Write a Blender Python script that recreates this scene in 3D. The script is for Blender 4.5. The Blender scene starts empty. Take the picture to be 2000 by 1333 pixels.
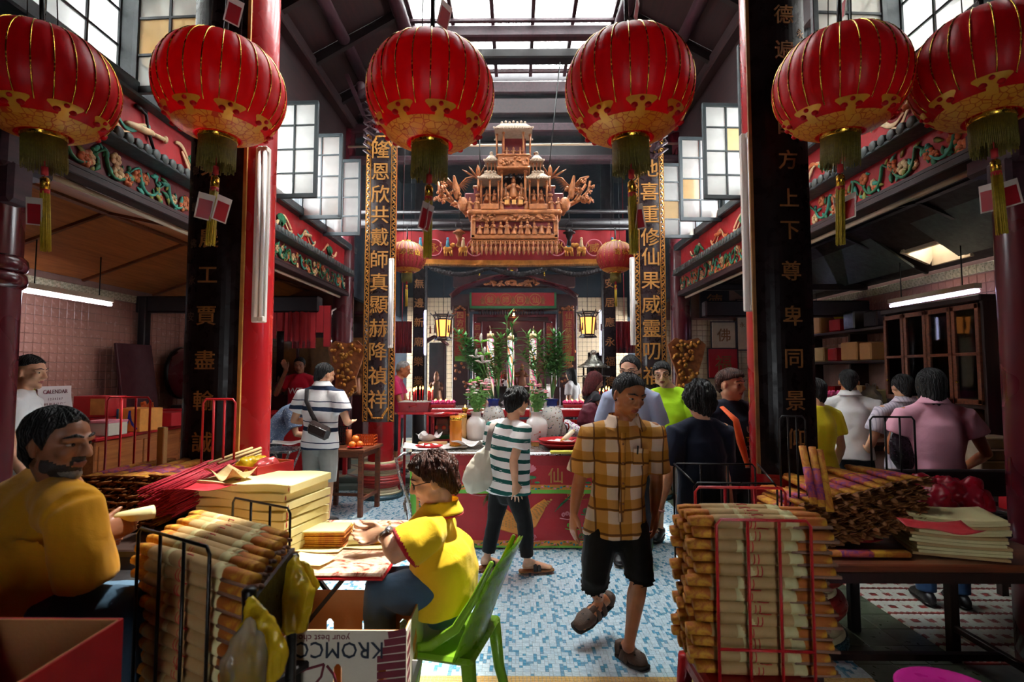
import bpy,bmesh,math,random
from mathutils import Vector,Matrix,Euler,Quaternion,noise
random.seed(7)
SC=bpy.context.scene
COL=SC.collection
PI=math.pi
R=math.radians
V=Vector
# ---------------------------------------------------------------- camera
F=1030.0
EYE=V((0.0,0.0,1.6))
CAM_EUL=Euler((R(90+3.306),0.0,R(0.556)),'XYZ')
cam_data=bpy.data.cameras.new('camera')
cam_data.sensor_width=36.0
cam_data.lens=36.0*F/2000.0
cam_data.clip_start=0.05
cam_data.dof.use_dof=True
cam_data.dof.focus_distance=4.2
cam_data.dof.aperture_fstop=2.8
cam=bpy.data.objects.new('camera',cam_data)
cam.location=EYE
cam.rotation_euler=CAM_EUL
COL.objects.link(cam)
SC.camera=cam
# ---------------------------------------------------------------- world, sun, exposure
W=bpy.data.worlds.new('world')
SC.world=W
W.use_nodes=True
bg=W.node_tree.nodes['Background']
bg.inputs['Color'].default_value=(0.93,0.97,1.0,1)
bg.inputs['Strength'].default_value=17.0
sun_data=bpy.data.lights.new('sun','SUN')
sun_data.energy=30.0
sun_data.angle=R(4)
sun_data.color=(1.0,0.95,0.86)
sun=bpy.data.objects.new('sun',sun_data)
sun.rotation_euler=V((-0.25,-0.33,-1.0)).to_track_quat('-Z','Y').to_euler()
COL.objects.link(sun)
SC.view_settings.view_transform='Standard'
SC.view_settings.look='None'
SC.view_settings.gamma=1.0
SC.view_settings.exposure=0.62
SC.view_settings.use_curve_mapping=False
try:
	SC.cycles.use_denoising=True
	SC.cycles.max_bounces=8
	SC.cycles.diffuse_bounces=5
	SC.cycles.glossy_bounces=3
	SC.cycles.transmission_bounces=6
	SC.cycles.transparent_max_bounces=10
	SC.cycles.sample_clamp_indirect=6.0
	SC.cycles.caustics_reflective=False
	SC.cycles.caustics_refractive=False
except Exception:
	pass
ROT=CAM_EUL.to_matrix()
def P(x,y,Y):
	"""world point seen at pixel x, y of the 2000 x 1333 frame, at depth Y"""
	d=ROT@V(((x-1000)/F,-(y-666.5)/F,-1.0))
	return EYE+d*((Y-EYE.y)/d.y)
def G(x,y,z=0.0):
	d=ROT@V(((x-1000)/F,-(y-666.5)/F,-1.0))
	return EYE+d*((z-EYE.z)/d.z)
	# ---------------------------------------------------------------- materials
def lin(c):
	c=c/255.0
	return c/12.92 if c<=0.04045 else((c+0.055)/1.055)**2.4
def rgb(h):
	h=h.lstrip('#')
	return(lin(int(h[0:2],16)),lin(int(h[2:4],16)),lin(int(h[4:6],16)),1.0)
class NT:
	"""little helper to wire shader nodes"""
	def __init__(s,name):
		s.m=bpy.data.materials.new(name)
		s.m.use_nodes=True
		s.t=s.m.node_tree
		s.n=s.t.nodes
		s.n.clear()
		s.out=s.n.new('ShaderNodeOutputMaterial')
		s._co=None
	def put(s,sock,v):
		if hasattr(v,'is_output')or isinstance(v,bpy.types.NodeSocket):
			s.t.links.new(v,sock)
		elif v is not None:
			if isinstance(v,str):
				v=rgb(v)
			try:
				sock.default_value=v
			except Exception:
				if isinstance(v,(int,float)):
					sock.default_value=(v,v,v,1)[:len(sock.default_value)]
				else:
					sock.default_value=tuple(v)[:len(sock.default_value)]
	def co(s,kind='Object'):
		if s._co is None:
			s._co=s.n.new('ShaderNodeTexCoord')
		return s._co.outputs[kind]
	def xyz(s,v=None):
		n=s.n.new('ShaderNodeSeparateXYZ')
		s.put(n.inputs[0],v if v is not None else s.co())
		return n.outputs[0],n.outputs[1],n.outputs[2]
	def comb(s,x,y,z):
		n=s.n.new('ShaderNodeCombineXYZ')
		s.put(n.inputs[0],x);s.put(n.inputs[1],y);s.put(n.inputs[2],z)
		return n.outputs[0]
	def math(s,op,a,b=None,c=None):
		n=s.n.new('ShaderNodeMath');n.operation=op
		s.put(n.inputs[0],a)
		if b is not None:s.put(n.inputs[1],b)
		if c is not None:s.put(n.inputs[2],c)
		return n.outputs[0]
	def noise(s,scale,detail=3,rough=.55,v=None,dist=0.0):
		n=s.n.new('ShaderNodeTexNoise')
		n.inputs['Scale'].default_value=scale
		n.inputs['Detail'].default_value=detail
		n.inputs['Roughness'].default_value=rough
		n.inputs['Distortion'].default_value=dist
		s.put(n.inputs['Vector'],v if v is not None else s.co())
		return n.outputs[0]
	def vor(s,scale,feature='F1',v=None,out=0):
		n=s.n.new('ShaderNodeTexVoronoi');n.feature=feature
		n.inputs['Scale'].default_value=scale
		s.put(n.inputs['Vector'],v if v is not None else s.co())
		return n.outputs[out]
	def wave(s,scale,dist=2,v=None,bands='X',detail=2):
		n=s.n.new('ShaderNodeTexWave');n.bands_direction=bands
		n.inputs['Scale'].default_value=scale
		n.inputs['Distortion'].default_value=dist
		n.inputs['Detail'].default_value=detail
		s.put(n.inputs['Vector'],v if v is not None else s.co())
		return n.outputs[1]
	def ramp(s,f,stops,interp='LINEAR'):
		n=s.n.new('ShaderNodeValToRGB')
		r=n.color_ramp;r.interpolation=interp
		while len(r.elements)<len(stops):r.elements.new(0.5)
		for e,(p,c)in zip(r.elements,stops):
			e.position=p
			e.color=rgb(c)if isinstance(c,str)else(c if not isinstance(c,(int,float))else(c,c,c,1))
		s.put(n.inputs[0],f)
		return n.outputs[0]
	def mix(s,f,a,b,blend='MIX'):
		n=s.n.new('ShaderNodeMix');n.data_type='RGBA';n.blend_type=blend
		s.put(n.inputs[0],f);s.put(n.inputs[6],a);s.put(n.inputs[7],b)
		return n.outputs[2]
	def stripe(s,coord,period,duty,off=0.0):
		"""1 inside bands of the given period"""
		a=s.math('MULTIPLY_ADD',coord,1.0/period,off)
		return s.math('LESS_THAN',s.math('FRACT',a),duty)
	def bump(s,h,strength=.3,dist=.01):
		n=s.n.new('ShaderNodeBump')
		n.inputs['Strength'].default_value=strength
		n.inputs['Distance'].default_value=dist
		s.put(n.inputs['Height'],h)
		return n.outputs[0]
	def bsdf(s,col,rough=.5,metal=0.0,nrm=None,coat=0.0,spec=None,trans=0.0,alpha=None,sheen=0.0,emit=None,estr=0.0):
		b=s.n.new('ShaderNodeBsdfPrincipled')
		s.put(b.inputs['Base Color'],col)
		s.put(b.inputs['Roughness'],rough)
		b.inputs['Metallic'].default_value=metal
		b.inputs['Coat Weight'].default_value=coat
		b.inputs['Coat Roughness'].default_value=.12
		if spec is not None:b.inputs['Specular IOR Level'].default_value=spec
		b.inputs['Transmission Weight'].default_value=trans
		b.inputs['Sheen Weight'].default_value=sheen
		if alpha is not None:s.put(b.inputs['Alpha'],alpha)
		if nrm is not None:s.put(b.inputs['Normal'],nrm)
		if emit is not None:
			s.put(b.inputs['Emission Color'],emit);b.inputs['Emission Strength'].default_value=estr
		return b.outputs[0]
	def addtrans(s,sh,col,f):
		"""mix in light that passes through thin cloth or paper"""
		t=s.n.new('ShaderNodeBsdfTranslucent');s.put(t.inputs[0],col)
		m=s.n.new('ShaderNodeMixShader');m.inputs[0].default_value=f
		s.t.links.new(sh,m.inputs[1]);s.t.links.new(t.outputs[0],m.inputs[2])
		return m.outputs[0]
	def end(s,sh,disp=None):
		s.t.links.new(sh,s.out.inputs[0])
		return s.m
def scl(c,k):
	if isinstance(c,str):c=rgb(c)
	return(min(1,c[0]*k),min(1,c[1]*k),min(1,c[2]*k),1)
def M(name,col,rough=.5,metal=0,var=.18,scale=9,bump=.15,bscale=40,coat=0,thru=0,spec=None,sheen=0):
	n=NT(name)
	nz=n.noise(scale,4)
	c=n.ramp(nz,[(.25,scl(col,1-var)),(.75,scl(col,1+var))])
	nb=n.bump(n.noise(bscale,3),bump,.01)if bump else None
	rr=n.ramp(n.noise(scale*2.3,2),[(.3,max(.02,rough-.08)),(.7,min(1,rough+.08))])
	sh=n.bsdf(c,rr,metal,nb,coat=coat,spec=spec,sheen=sheen)
	if thru:sh=n.addtrans(sh,scl(col,1),thru)
	return n.end(sh)
def wood(name,dark,light,rough=.45,scale=3,coat=0,axis='X'):
	n=NT(name)
	st={'X':(1,12,12),'Y':(12,1,12),'Z':(12,12,1)}[axis]
	mp=n.n.new('ShaderNodeMapping');mp.inputs['Scale'].default_value=st
	n.put(mp.inputs[0],n.co())
	g=n.noise(scale,6,.6,mp.outputs[0],.6)
	c=n.ramp(g,[(.3,dark),(.7,light)])
	return n.end(n.bsdf(c,rough,0,n.bump(g,.2,.004),coat=coat))
	# ---------------------------------------------------------------- mesh building
class MB:
	def __init__(s):
		s.v=[];s.f=[];s.mi=[];s.sm=[]
	def add(s,verts,faces,mat=0,smooth=False):
		b=len(s.v)
		s.v.extend(verts)
		for f in faces:
			s.f.append([i+b for i in f]);s.mi.append(mat);s.sm.append(smooth)
		return b
	def box(s,c,size,rot=None,mat=0,taper=1.0):
		hx,hy,hz=size[0]/2,size[1]/2,size[2]/2
		vs=[]
		for z in(-1,1):
			k=taper if z>0 else 1.0
			for x,y in((-1,-1),(1,-1),(1,1),(-1,1)):
				vs.append(V((x*hx*k,y*hy*k,z*hz)))
		if rot is not None:
			m=rot if isinstance(rot,Matrix)else Euler(rot).to_matrix()
			vs=[m@v for v in vs]
		c=V(c)
		s.add([v+c for v in vs],[(3,2,1,0),(4,5,6,7),(0,1,5,4),(1,2,6,5),(2,3,7,6),(3,0,4,7)],mat)
		return s
	def cbox(s,c,size,bev=.006,rot=None,mat=0):
		"""box with bevelled edges"""
		hx,hy,hz=size[0]/2,size[1]/2,size[2]/2
		b=min(bev,hx*.9,hy*.9,hz*.9)
		ring=[(-hx,-hy+b),(-hx+b,-hy),(hx-b,-hy),(hx,-hy+b),(hx,hy-b),(hx-b,hy),(-hx+b,hy),(-hx,hy-b)]
		ins=[(-hx+b,-hy+b),(-hx+b,-hy+b),(hx-b,-hy+b),(hx-b,-hy+b),(hx-b,hy-b),(hx-b,hy-b),(-hx+b,hy-b),(-hx+b,hy-b)]
		vs=[V((x,y,-hz))for x,y in ins]+[V((x,y,-hz+b))for x,y in ring]+[V((x,y,hz-b))for x,y in ring]+[V((x,y,hz))for x,y in ins]
		if rot is not None:
			m=rot if isinstance(rot,Matrix)else Euler(rot).to_matrix()
			vs=[m@v for v in vs]
		c=V(c);vs=[v+c for v in vs]
		fs=[]
		for k in range(3):
			for i in range(8):
				j=(i+1)%8
				fs.append((k*8+i,k*8+j,k*8+8+j,k*8+8+i))
		fs.append((24,26,28,30));fs.append((6,4,2,0))
		s.add(vs,fs,mat)
		return s
	def beam(s,p0,p1,w,h,up=V((0,0,1)),mat=0):
		p0,p1=V(p0),V(p1)
		d=(p1-p0);L=d.length;d.normalize()
		a=d.cross(up)
		if a.length<1e-4:a=d.cross(V((1,0,0)))
		a.normalize();b=a.cross(d)
		m=Matrix((a,d,b)).transposed()
		return s.box((p0+p1)/2,(w,L,h),m,mat)
	def loft(s,pts,rads,ref=V((1,0,0)),n=12,mat=0,smooth=True,cap=True,round_=False,power=1.0):
		pts=[V(p)for p in pts]
		rads=[(r,r)if isinstance(r,(int,float))else r for r in rads]
		if round_:
			t0=(pts[0]-pts[1]).normalized();t1=(pts[-1]-pts[-2]).normalized()
			r0,r1=rads[0],rads[-1]
			k0,k1=min(r0),min(r1)
			pts=[pts[0]+t0*k0,pts[0]+t0*k0*.8]+pts+[pts[-1]+t1*k1*.8,pts[-1]+t1*k1]
			rads=[(r0[0]*.25,r0[1]*.25),(r0[0]*.66,r0[1]*.66)]+rads+[(r1[0]*.66,r1[1]*.66),(r1[0]*.25,r1[1]*.25)]
		b=len(s.v);N=len(pts);vs=[]
		ref=V(ref)
		for i in range(N):
			t=pts[min(i+1,N-1)]-pts[max(i-1,0)]
			if t.length<1e-9:t=V((0,0,1))
			t.normalize()
			a=ref-t*ref.dot(t)
			if a.length<1e-3:a=V((0,1,0))-t*t.y
			if a.length<1e-3:a=V((0,0,1))-t*t.z
			a.normalize();c=t.cross(a)
			ref=a
			ra,rb=rads[i]
			for k in range(n):
				th=2*PI*k/n
				cx,sx=math.cos(th),math.sin(th)
				if power!=1.0:
					cx=math.copysign(abs(cx)**power,cx);sx=math.copysign(abs(sx)**power,sx)
				vs.append(pts[i]+a*(cx*ra)+c*(sx*rb))
		fs=[]
		for i in range(N-1):
			for k in range(n):
				j=(k+1)%n
				fs.append((i*n+k,i*n+j,(i+1)*n+j,(i+1)*n+k))
		if cap:
			fs.append(tuple(range(n-1,-1,-1)));fs.append(tuple((N-1)*n+k for k in range(n)))
		s.add(vs,fs,mat,smooth)
		return s
	def tube(s,pts,r,n=8,mat=0,ref=V((0.123,0.3,0.94))):
		return s.loft(pts,[r]*len(pts)if isinstance(r,(int,float))else r,ref,n,mat)
	def cyl(s,p0,p1,r0,r1=None,n=16,mat=0,smooth=True):
		r1=r0 if r1 is None else r1
		return s.loft([p0,p1],[r0,r1],V((.2,.9,.1)),n,mat,smooth)
	def lathe(s,prof,c=(0,0,0),n=24,mat=0,smooth=True,sx=1,sy=1,rib=0,nrib=0):
		"""profile of (r, z) turned round the vertical axis"""
		c=V(c);vs=[];fs=[]
		for r,z in prof:
			for k in range(n):
				th=2*PI*k/n
				rr=r*(1+(rib*math.cos(nrib*th)if nrib else 0))
				vs.append(c+V((math.cos(th)*rr*sx,math.sin(th)*rr*sy,z)))
		for i in range(len(prof)-1):
			for k in range(n):
				j=(k+1)%n
				fs.append((i*n+k,i*n+j,(i+1)*n+j,(i+1)*n+k))
		if prof[0][0]>1e-5:fs.append(tuple(range(n-1,-1,-1)))
		if prof[-1][0]>1e-5:fs.append(tuple((len(prof)-1)*n+k for k in range(n)))
		s.add(vs,fs,mat,smooth)
		return s
	def ball(s,c,r,rot=None,nu=12,nv=8,mat=0):
		if isinstance(r,(int,float)):r=(r,r,r)
		c=V(c);vs=[V((0,0,-r[2]))]
		for j in range(1,nv):
			ph=-PI/2+PI*j/nv
			for i in range(nu):
				th=2*PI*i/nu
				vs.append(V((r[0]*math.cos(ph)*math.cos(th),r[1]*math.cos(ph)*math.sin(th),r[2]*math.sin(ph))))
		vs.append(V((0,0,r[2])))
		if rot is not None:
			m=rot if isinstance(rot,Matrix)else Euler(rot).to_matrix()
			vs=[m@v for v in vs]
		fs=[]
		for i in range(nu):fs.append((0,1+(i+1)%nu,1+i))
		for j in range(nv-2):
			for i in range(nu):
				a=1+j*nu+i;b2=1+j*nu+(i+1)%nu
				fs.append((a,b2,b2+nu,a+nu))
		L=len(vs)-1;o=1+(nv-2)*nu
		for i in range(nu):fs.append((o+i,o+(i+1)%nu,L))
		s.add([v+c for v in vs],fs,mat,True)
		return s
	def prism(s,poly,depth,m=None,mat=0,smooth=False):
		"""flat outline (list of x, y) extruded along its z by depth; m places it"""
		n=len(poly)
		vs=[V((x,y,0))for x,y in poly]+[V((x,y,depth))for x,y in poly]
		if m is not None:vs=[m@v for v in vs]
		fs=[tuple(range(n-1,-1,-1)),tuple(range(n,2*n))]
		for i in range(n):
			j=(i+1)%n
			fs.append((i,j,n+j,n+i))
		s.add(vs,fs,mat,smooth)
		return s
	def grid(s,fn,nu,nv,mat=0,smooth=True,wrap=False):
		vs=[];fs=[]
		cols=nu if wrap else nu+1
		for j in range(nv+1):
			for i in range(cols):
				vs.append(V(fn(i/nu,j/nv)))
		for j in range(nv):
			for i in range(nu):
				a=j*cols+i;b=j*cols+(i+1)%cols
				fs.append((a,b,b+cols,a+cols))
		s.add(vs,fs,mat,smooth)
		return s
	def sheet(s,fn,nu,nv,t,mat=0,smooth=True):
		"""grid with thickness t downwards (z)"""
		nrm=V((0,0,-t))
		b=len(s.v)
		s.grid(fn,nu,nv,mat,smooth)
		s.grid(lambda u,v:V(fn(1-u,v))+nrm,nu,nv,mat,smooth)
		C=nu+1;T=C*(nv+1)
		fs=[]
		top=lambda i,j:j*C+i
		bot=lambda i,j:T+j*C+(nu-i)
		for i in range(nu):
			fs.append((top(i+1,0),top(i,0),bot(i,0),bot(i+1,0)))
			fs.append((top(i,nv),top(i+1,nv),bot(i+1,nv),bot(i,nv)))
		for j in range(nv):
			fs.append((top(0,j),top(0,j+1),bot(0,j+1),bot(0,j)))
			fs.append((top(nu,j+1),top(nu,j),bot(nu,j),bot(nu,j+1)))
		for f in fs:
			s.f.append([i+b for i in f]);s.mi.append(mat);s.sm.append(False)
		return s
	def mesh(s,me,m,mat=0):
		"""bring in a mesh datablock under matrix m"""
		s.add([m@v.co for v in me.vertices],[list(p.vertices)for p in me.polygons],mat)
		return s
	def data(s,name,mats,off=None):
		me=bpy.data.meshes.new(name)
		vs=s.v if off is None else[v-off for v in map(V,s.v)]
		me.from_pydata([tuple(v)for v in vs],[],s.f)
		if not isinstance(mats,(list,tuple)):mats=[mats]
		for m in mats:me.materials.append(m)
		me.polygons.foreach_set('material_index',s.mi)
		me.polygons.foreach_set('use_smooth',s.sm)
		me.update()
		return me
	def build(s,name,mats,parent=None,loc=None):
		"""link as one object. Without a parent, loc moves the origin there (vertices are given in world space)"""
		off=V(loc)if loc is not None else None
		if parent is not None and off is None:off=V(parent.get('org',(0,0,0)))
		o=bpy.data.objects.new(name,s.data(name,mats,off))
		COL.objects.link(o)
		if parent is not None:
			o.parent=parent
			o['org']=list(parent.get('org',(0,0,0)))
		else:
			if loc is not None:o.location=loc
			o['org']=list(loc)if loc is not None else[0,0,0]
		return o
def tag(o,label=None,cat=None,group=None,kind=None):
	if label:o['label']=label
	if cat:o['category']=cat
	if group:o['group']=group
	if kind:o['kind']=kind
	return o
def thing(name,label,cat,loc=(0,0,0),rz=0.0,group=None):
	"""Empty at the base of a thing; parts are given in world space (rz = 0) or local space (after local=True)"""
	o=bpy.data.objects.new(name,None)
	o.empty_display_size=.1
	COL.objects.link(o)
	o.location=loc;o.rotation_euler=(0,0,rz)
	o['org']=list(loc)
	return tag(o,label,cat,group)
def lthing(name,label,cat,loc=(0,0,0),rz=0.0,group=None):
	o=thing(name,label,cat,loc,rz,group)
	o['org']=[0,0,0]
	return o
ORD='first second third fourth fifth sixth seventh eighth ninth tenth eleventh twelfth thirteenth fourteenth fifteenth sixteenth'.split()
def struct(name,mb,mats,parent=None,loc=None):
	o=mb.build(name,mats,parent,loc)
	if parent is None:o['kind']='structure'
	return o
def link_copy(o,parent=None):
	c=o.copy();COL.objects.link(c);c.parent=parent
	return c
KIDS={}
def tree_copy(o,label=None,group=None,loc=None,rot=None,scale=None):
	"""copy of a thing, its parts and their sub-parts"""
	c=link_copy(o)
	for ch in o.children:
		d=link_copy(ch,c)
		for g in ch.children:link_copy(g,d)
	if label:c['label']=label
	if group:c['group']=group
	if loc is not None:c.location=loc
	if rot is not None:c.rotation_euler=rot
	if scale is not None:c.scale=scale
	return c
def inst(me,name,parent=None,loc=(0,0,0),rot=(0,0,0),scale=(1,1,1)):
	o=bpy.data.objects.new(name,me)
	COL.objects.link(o)
	if parent is not None:
		o.parent=parent
		loc=V(loc)-V(parent.get('org',(0,0,0)))
	o.location=loc
	o.rotation_euler=rot if not isinstance(rot,Matrix)else rot.to_euler()
	o.scale=scale
	return o
def nz(p,s=1.0,seed=0.0):
	return noise.noise(V((p[0]*s+seed,p[1]*s+seed*.7,p[2]*s-seed*.3)))
	# ---------------------------------------------------------------- letter shapes
GLY={}
def glyph_batch(strings):
	todo=[]
	for t in strings:
		if t in GLY:continue
		cu=bpy.data.curves.new('lettering','FONT')
		cu.body=t;cu.size=1.0;cu.extrude=.02;cu.resolution_u=2;cu.offset=.006 if ord(t[0])>999 else .0
		cu.align_x='CENTER'
		o=bpy.data.objects.new('lettering',cu);COL.objects.link(o)
		todo.append((t,o))
	dg=bpy.context.evaluated_depsgraph_get()
	for t,o in todo:
		me=bpy.data.meshes.new_from_object(o.evaluated_get(dg))
		xs=[v.co.x for v in me.vertices];ys=[v.co.y for v in me.vertices]
		cx,cy=(max(xs)+min(xs))/2,(max(ys)+min(ys))/2
		for v in me.vertices:v.co.x-=cx;v.co.y-=cy
		me.update()
		GLY[t]=me
		cu=o.data
		bpy.data.objects.remove(o);bpy.data.curves.remove(cu)
TEXTS=list("志行士農工賈盡輸誠德遍四方上下尊卑同景仰隆恩欣共戴師真顯赫降禎祥吉地喜重修仙果威靈叨福爺宮逹慈雲功潤澤廟新樂業安居應佛法無邊永春柑")+[
'KROMCO','your best choice!','MANDARIN','LOKAM','WT','CALENDAR','UN','ALWAYS','STYLE','TIME','1 2 3 4 5 6 7','8 9 10 11 12 13 14','15 16 17 18 19 20 21','22 23 24 25 26 27 28','人']
glyph_batch(TEXTS)
def put_text(mb,t,m,size,mat=0,sx=1.0):
	"""flat lettering t added to mb; m maps x right, y up, z out of the surface"""
	mb.mesh(GLY[t],m@Matrix.Diagonal((size*sx,size,size,1)),mat)
	# ---------------------------------------------------------------- organic shapes, merged later in one batch
DEFER=[]
def organic(mb,name,mats,parent,voxel,smooth=2,post=None,loc=None,fac=.5):
	o=mb.build(name,mats,parent,loc)
	md=o.modifiers.new('Remesh','REMESH');md.mode='VOXEL';md.voxel_size=voxel;md.use_smooth_shade=True
	if smooth:
		ms=o.modifiers.new('Smooth','SMOOTH');ms.factor=fac;ms.iterations=smooth
	DEFER.append((o,mats if isinstance(mats,(list,tuple))else[mats],post))
	return o
def finish_organic():
	dg=bpy.context.evaluated_depsgraph_get()
	done=[]
	for o,mats,post in DEFER:
		done.append(bpy.data.meshes.new_from_object(o.evaluated_get(dg)))
	for(o,mats,post),me in zip(DEFER,done):
		o.modifiers.clear()
		old=o.data
		o.data=me
		bpy.data.meshes.remove(old)
		me.materials.clear()
		for m in mats:me.materials.append(m)
		if post:post(me,V(o.get('org',(0,0,0))))
		me.polygons.foreach_set('use_smooth',[True]*len(me.polygons))
		me.update()
		# ================================================================ shared materials
MAT={}
MAT['red_lacquer']=M('red_lacquer','#a8161c',.28,0,.04,1.2,.03,20,coat=.4)
MAT['maroon_lacquer']=M('maroon_lacquer','#54121c',.3,0,.04,1.2,.03,20,coat=.3)
MAT['black_wood']=M('black_wood','#1b1416',.4,0,.3,6,.12,30)
MAT['roof_wood']=wood('roof_wood','#190a0c','#321516',.55,2,0,'Y')
MAT['purple_wood']=wood('purple_wood','#29141b','#44222c',.5,2,0,'Y')
MAT['brown_wood']=wood('brown_wood','#4a2213','#7b4022',.42,3,0,'X')
MAT['dark_brown']=wood('dark_brown','#1a0c08','#2e170e',.45,3,0,'Z')
MAT['window_frame']=M('window_frame','#2c3437',.5,0,.25,10,.15,40)
MAT['gilt']=M('gilt','#c98a3c',.38,.55,.25,14,.2,60)
MAT['gilt_wood']=M('gilt_wood','#9e5d30',.42,.2,.45,18,.5,70)
MAT['gold_paint']=M('gold_paint','#c08743',.5,.2,.25,12,.1,40)
MAT['gold_dull']=M('gold_dull','#8a5a2a',.5,.2,.3,12,.1,40)
MAT['white_plastic']=M('white_plastic','#dfd8d0',.35,0,.06,6,0)
MAT['cream_paint']=M('cream_paint','#c9b498',.5,0,.12,8,.1)
MAT['black_metal']=M('black_metal','#15100f',.35,.3,.2,20,.1,60)
MAT['red_metal']=M('red_metal','#c01f28',.35,0,.15,20,.05,60)
MAT['steel']=M('steel','#b9b7b4',.28,.85,.1,20,.05,60)
MAT['grey_slab']=M('grey_slab','#4c4c4a',.5,0,.25,5,.12,25)
MAT['haze_navy_wall']=M('haze_navy_wall','#10202c',.7,0,.3,3,.1,20)  # black wall with the blue of the haze put into its colour
MAT['red_band']=M('red_band','#a81c22',.45,0,.2,6,.15,30)
MAT['wine_band']=M('wine_band','#6b1a1e',.5,0,.25,8,.2,30)
MAT['green_relief']=M('green_relief','#2f7a52',.5,0,.35,18,.2,50)
MAT['teal_relief']=M('teal_relief','#3f9a84',.5,0,.3,18,.2,50)
MAT['orange_relief']=M('orange_relief','#c9703f',.5,0,.3,18,.2,50)
MAT['olive_relief']=M('olive_relief','#8f8f3a',.5,0,.3,18,.2,50)
MAT['cream_relief']=M('cream_relief','#d8b88a',.5,0,.25,18,.2,50)
MAT['eave']=M('eave','#4b5350',.5,0,.3,14,.25,50)
MAT['pale_tile']=M('pale_tile','#cde0e8',.25,0,.06,30,0)
MAT['pale_tile_2']=M('pale_tile_2','#bdd5e0',.25,0,.06,30,0)
MAT['blue_tile']=M('blue_tile','#5598bb',.25,0,.12,30,0)
MAT['blue_tile_2']=M('blue_tile_2','#6c9cba',.25,0,.1,30,0)
MAT['grout']=M('grout','#8d9499',.8,0,.15,20,.1)
MAT['yellow_tile']=M('yellow_tile','#d9b06a',.3,0,.1,30,0)
MAT['olive_tile']=M('olive_tile','#4a5240',.35,0,.15,8,0)
MAT['pink_tile']=M('pink_tile','#a8796a',.22,0,.07,7,0)
MAT['cream_tile']=M('cream_tile','#cdbb9d',.22,0,.1,7,0)
MAT['pink_grout']=M('pink_grout','#8c6a5e',.8,0,.1,20,.1)
MAT['plywood']=wood('plywood','#8a4a20','#b26a34',.5,2,0,'Y')
MAT['old_ply']=M('old_ply','#21120e',.6,0,.4,6,.2,20)
MAT['concrete']=M('concrete','#9c9a92',.7,0,.15,4,.2,20)
def glazing(name,tint,clear,rough=.1):
	n=NT(name)
	t=n.n.new('ShaderNodeBsdfTransparent');n.put(t.inputs[0],tint)
	tr=n.n.new('ShaderNodeBsdfTranslucent')
	n.put(tr.inputs[0],n.ramp(n.noise(4,3),[(.3,scl(tint,.8)),(.7,tint)]))
	m=n.n.new('ShaderNodeMixShader');m.inputs[0].default_value=clear
	n.t.links.new(tr.outputs[0],m.inputs[1]);n.t.links.new(t.outputs[0],m.inputs[2])
	g=n.n.new('ShaderNodeBsdfGlossy');g.inputs['Roughness'].default_value=rough
	fr=n.n.new('ShaderNodeFresnel');fr.inputs[0].default_value=1.35
	m2=n.n.new('ShaderNodeMixShader')
	n.t.links.new(fr.outputs[0],m2.inputs[0]);n.t.links.new(m.outputs[0],m2.inputs[1]);n.t.links.new(g.outputs[0],m2.inputs[2])
	return n.end(m2.outputs[0])
MAT['frosted']=glazing('frosted_glass',(.95,.95,.92,1),.3)
MAT['amber_pane']=glazing('amber_frosted_glass',(.97,.8,.55,1),.25)
MAT['roof_glass']=glazing('roof_glass',(.93,.95,.95,1),.6)
MAT['clear_glass']=glazing('clear_glass',(.97,.98,.98,1),.97,.03)
# ================================================================ floor
HW=2.45
fl=MB();fl.box((0,-.3,-.052),(10.4,6.2,.1));fl.box((0,5.1,-.0535),(2*HW,4.6,.1),mat=1)
for sx in(-1,1):fl.box((sx*(HW+1.4),5.1,-.052),(2.8,4.6,.1))
floor=struct('floor',fl,[MAT['grey_slab'],MAT['grout']])
b=MB()
for k in range(23):
	for q in range(3):b.cbox((1.955+.2*q,2.9+.2*k,-.006),(.196,.196,.014),.003)
tag(b.build('slate_tiles',[MAT['olive_tile']],floor),kind='stuff')
U=.02
rng=random.Random(11)
def sheet_pattern(N=15):
	used=[[False]*N for _ in range(N)];out=[]
	for j in range(N):
		for i in range(N):
			if used[j][i]:continue
			r=rng.random();w=h=1
			free=lambda a,b:i+a<=N and j+b<=N and not any(used[j+q][i+p]for p in range(a)for q in range(b))
			if r<.34 and free(2,2):w=h=2
			elif r<.60 and free(2,1):w=2
			elif r<.76 and free(1,2):h=2
			for p in range(w):
				for q in range(h):used[j+q][i+p]=True
			blue={(1,1):.55,(2,1):.3,(1,2):.35,(2,2):0}[(w,h)]
			m=(2+(rng.random()<.35))if rng.random()<blue else int(rng.random()<.4)
			out.append((i,j,w,h,m))
	return out
PAT=sheet_pattern()
tm=[MAT['pale_tile'],MAT['pale_tile_2'],MAT['blue_tile'],MAT['blue_tile_2']]
mos=MB();cand=[]
nx=int(2*HW/U/15)+1;ny=int((7.3-2.87)/U/15)+1
g=.0009
def add_tile(mb,x0,y0,x1,y1,m,sides=True,z=0.0,h=.0025):
	x0+=g;y0+=g;x1-=g;y1-=g
	vs=[(x0,y0,z),(x1,y0,z),(x1,y1,z),(x0,y1,z)]
	fs=[(0,1,2,3)]
	if sides:
		vs+=[(x0,y0,z-h),(x1,y0,z-h),(x1,y1,z-h),(x0,y1,z-h)]
		fs+=[(0,4,5,1),(1,5,6,2),(3,2,6,7),(0,3,7,4)]
	mb.add([V(v)for v in vs],fs,m)
for b in range(ny):
	for a in range(nx):
		for(i,j,w,h,m)in PAT:
			x0=-HW+(a*15+i)*U;y0=2.87+(b*15+j)*U
			x1=x0+w*U;y1=y0+h*U
			if x0>1.84 or y1>7.34:continue
			if y0<3.1 and-.3<x0<1.0 and w*h>=2 and len(cand)<150:
				cand.append((x0,y0,w,h,m));continue
			add_tile(mos,x0,y0,x1,y1,m,y0<4.2)
tag(mos.build('mosaic_tiles',tm,floor),kind='stuff')
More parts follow.
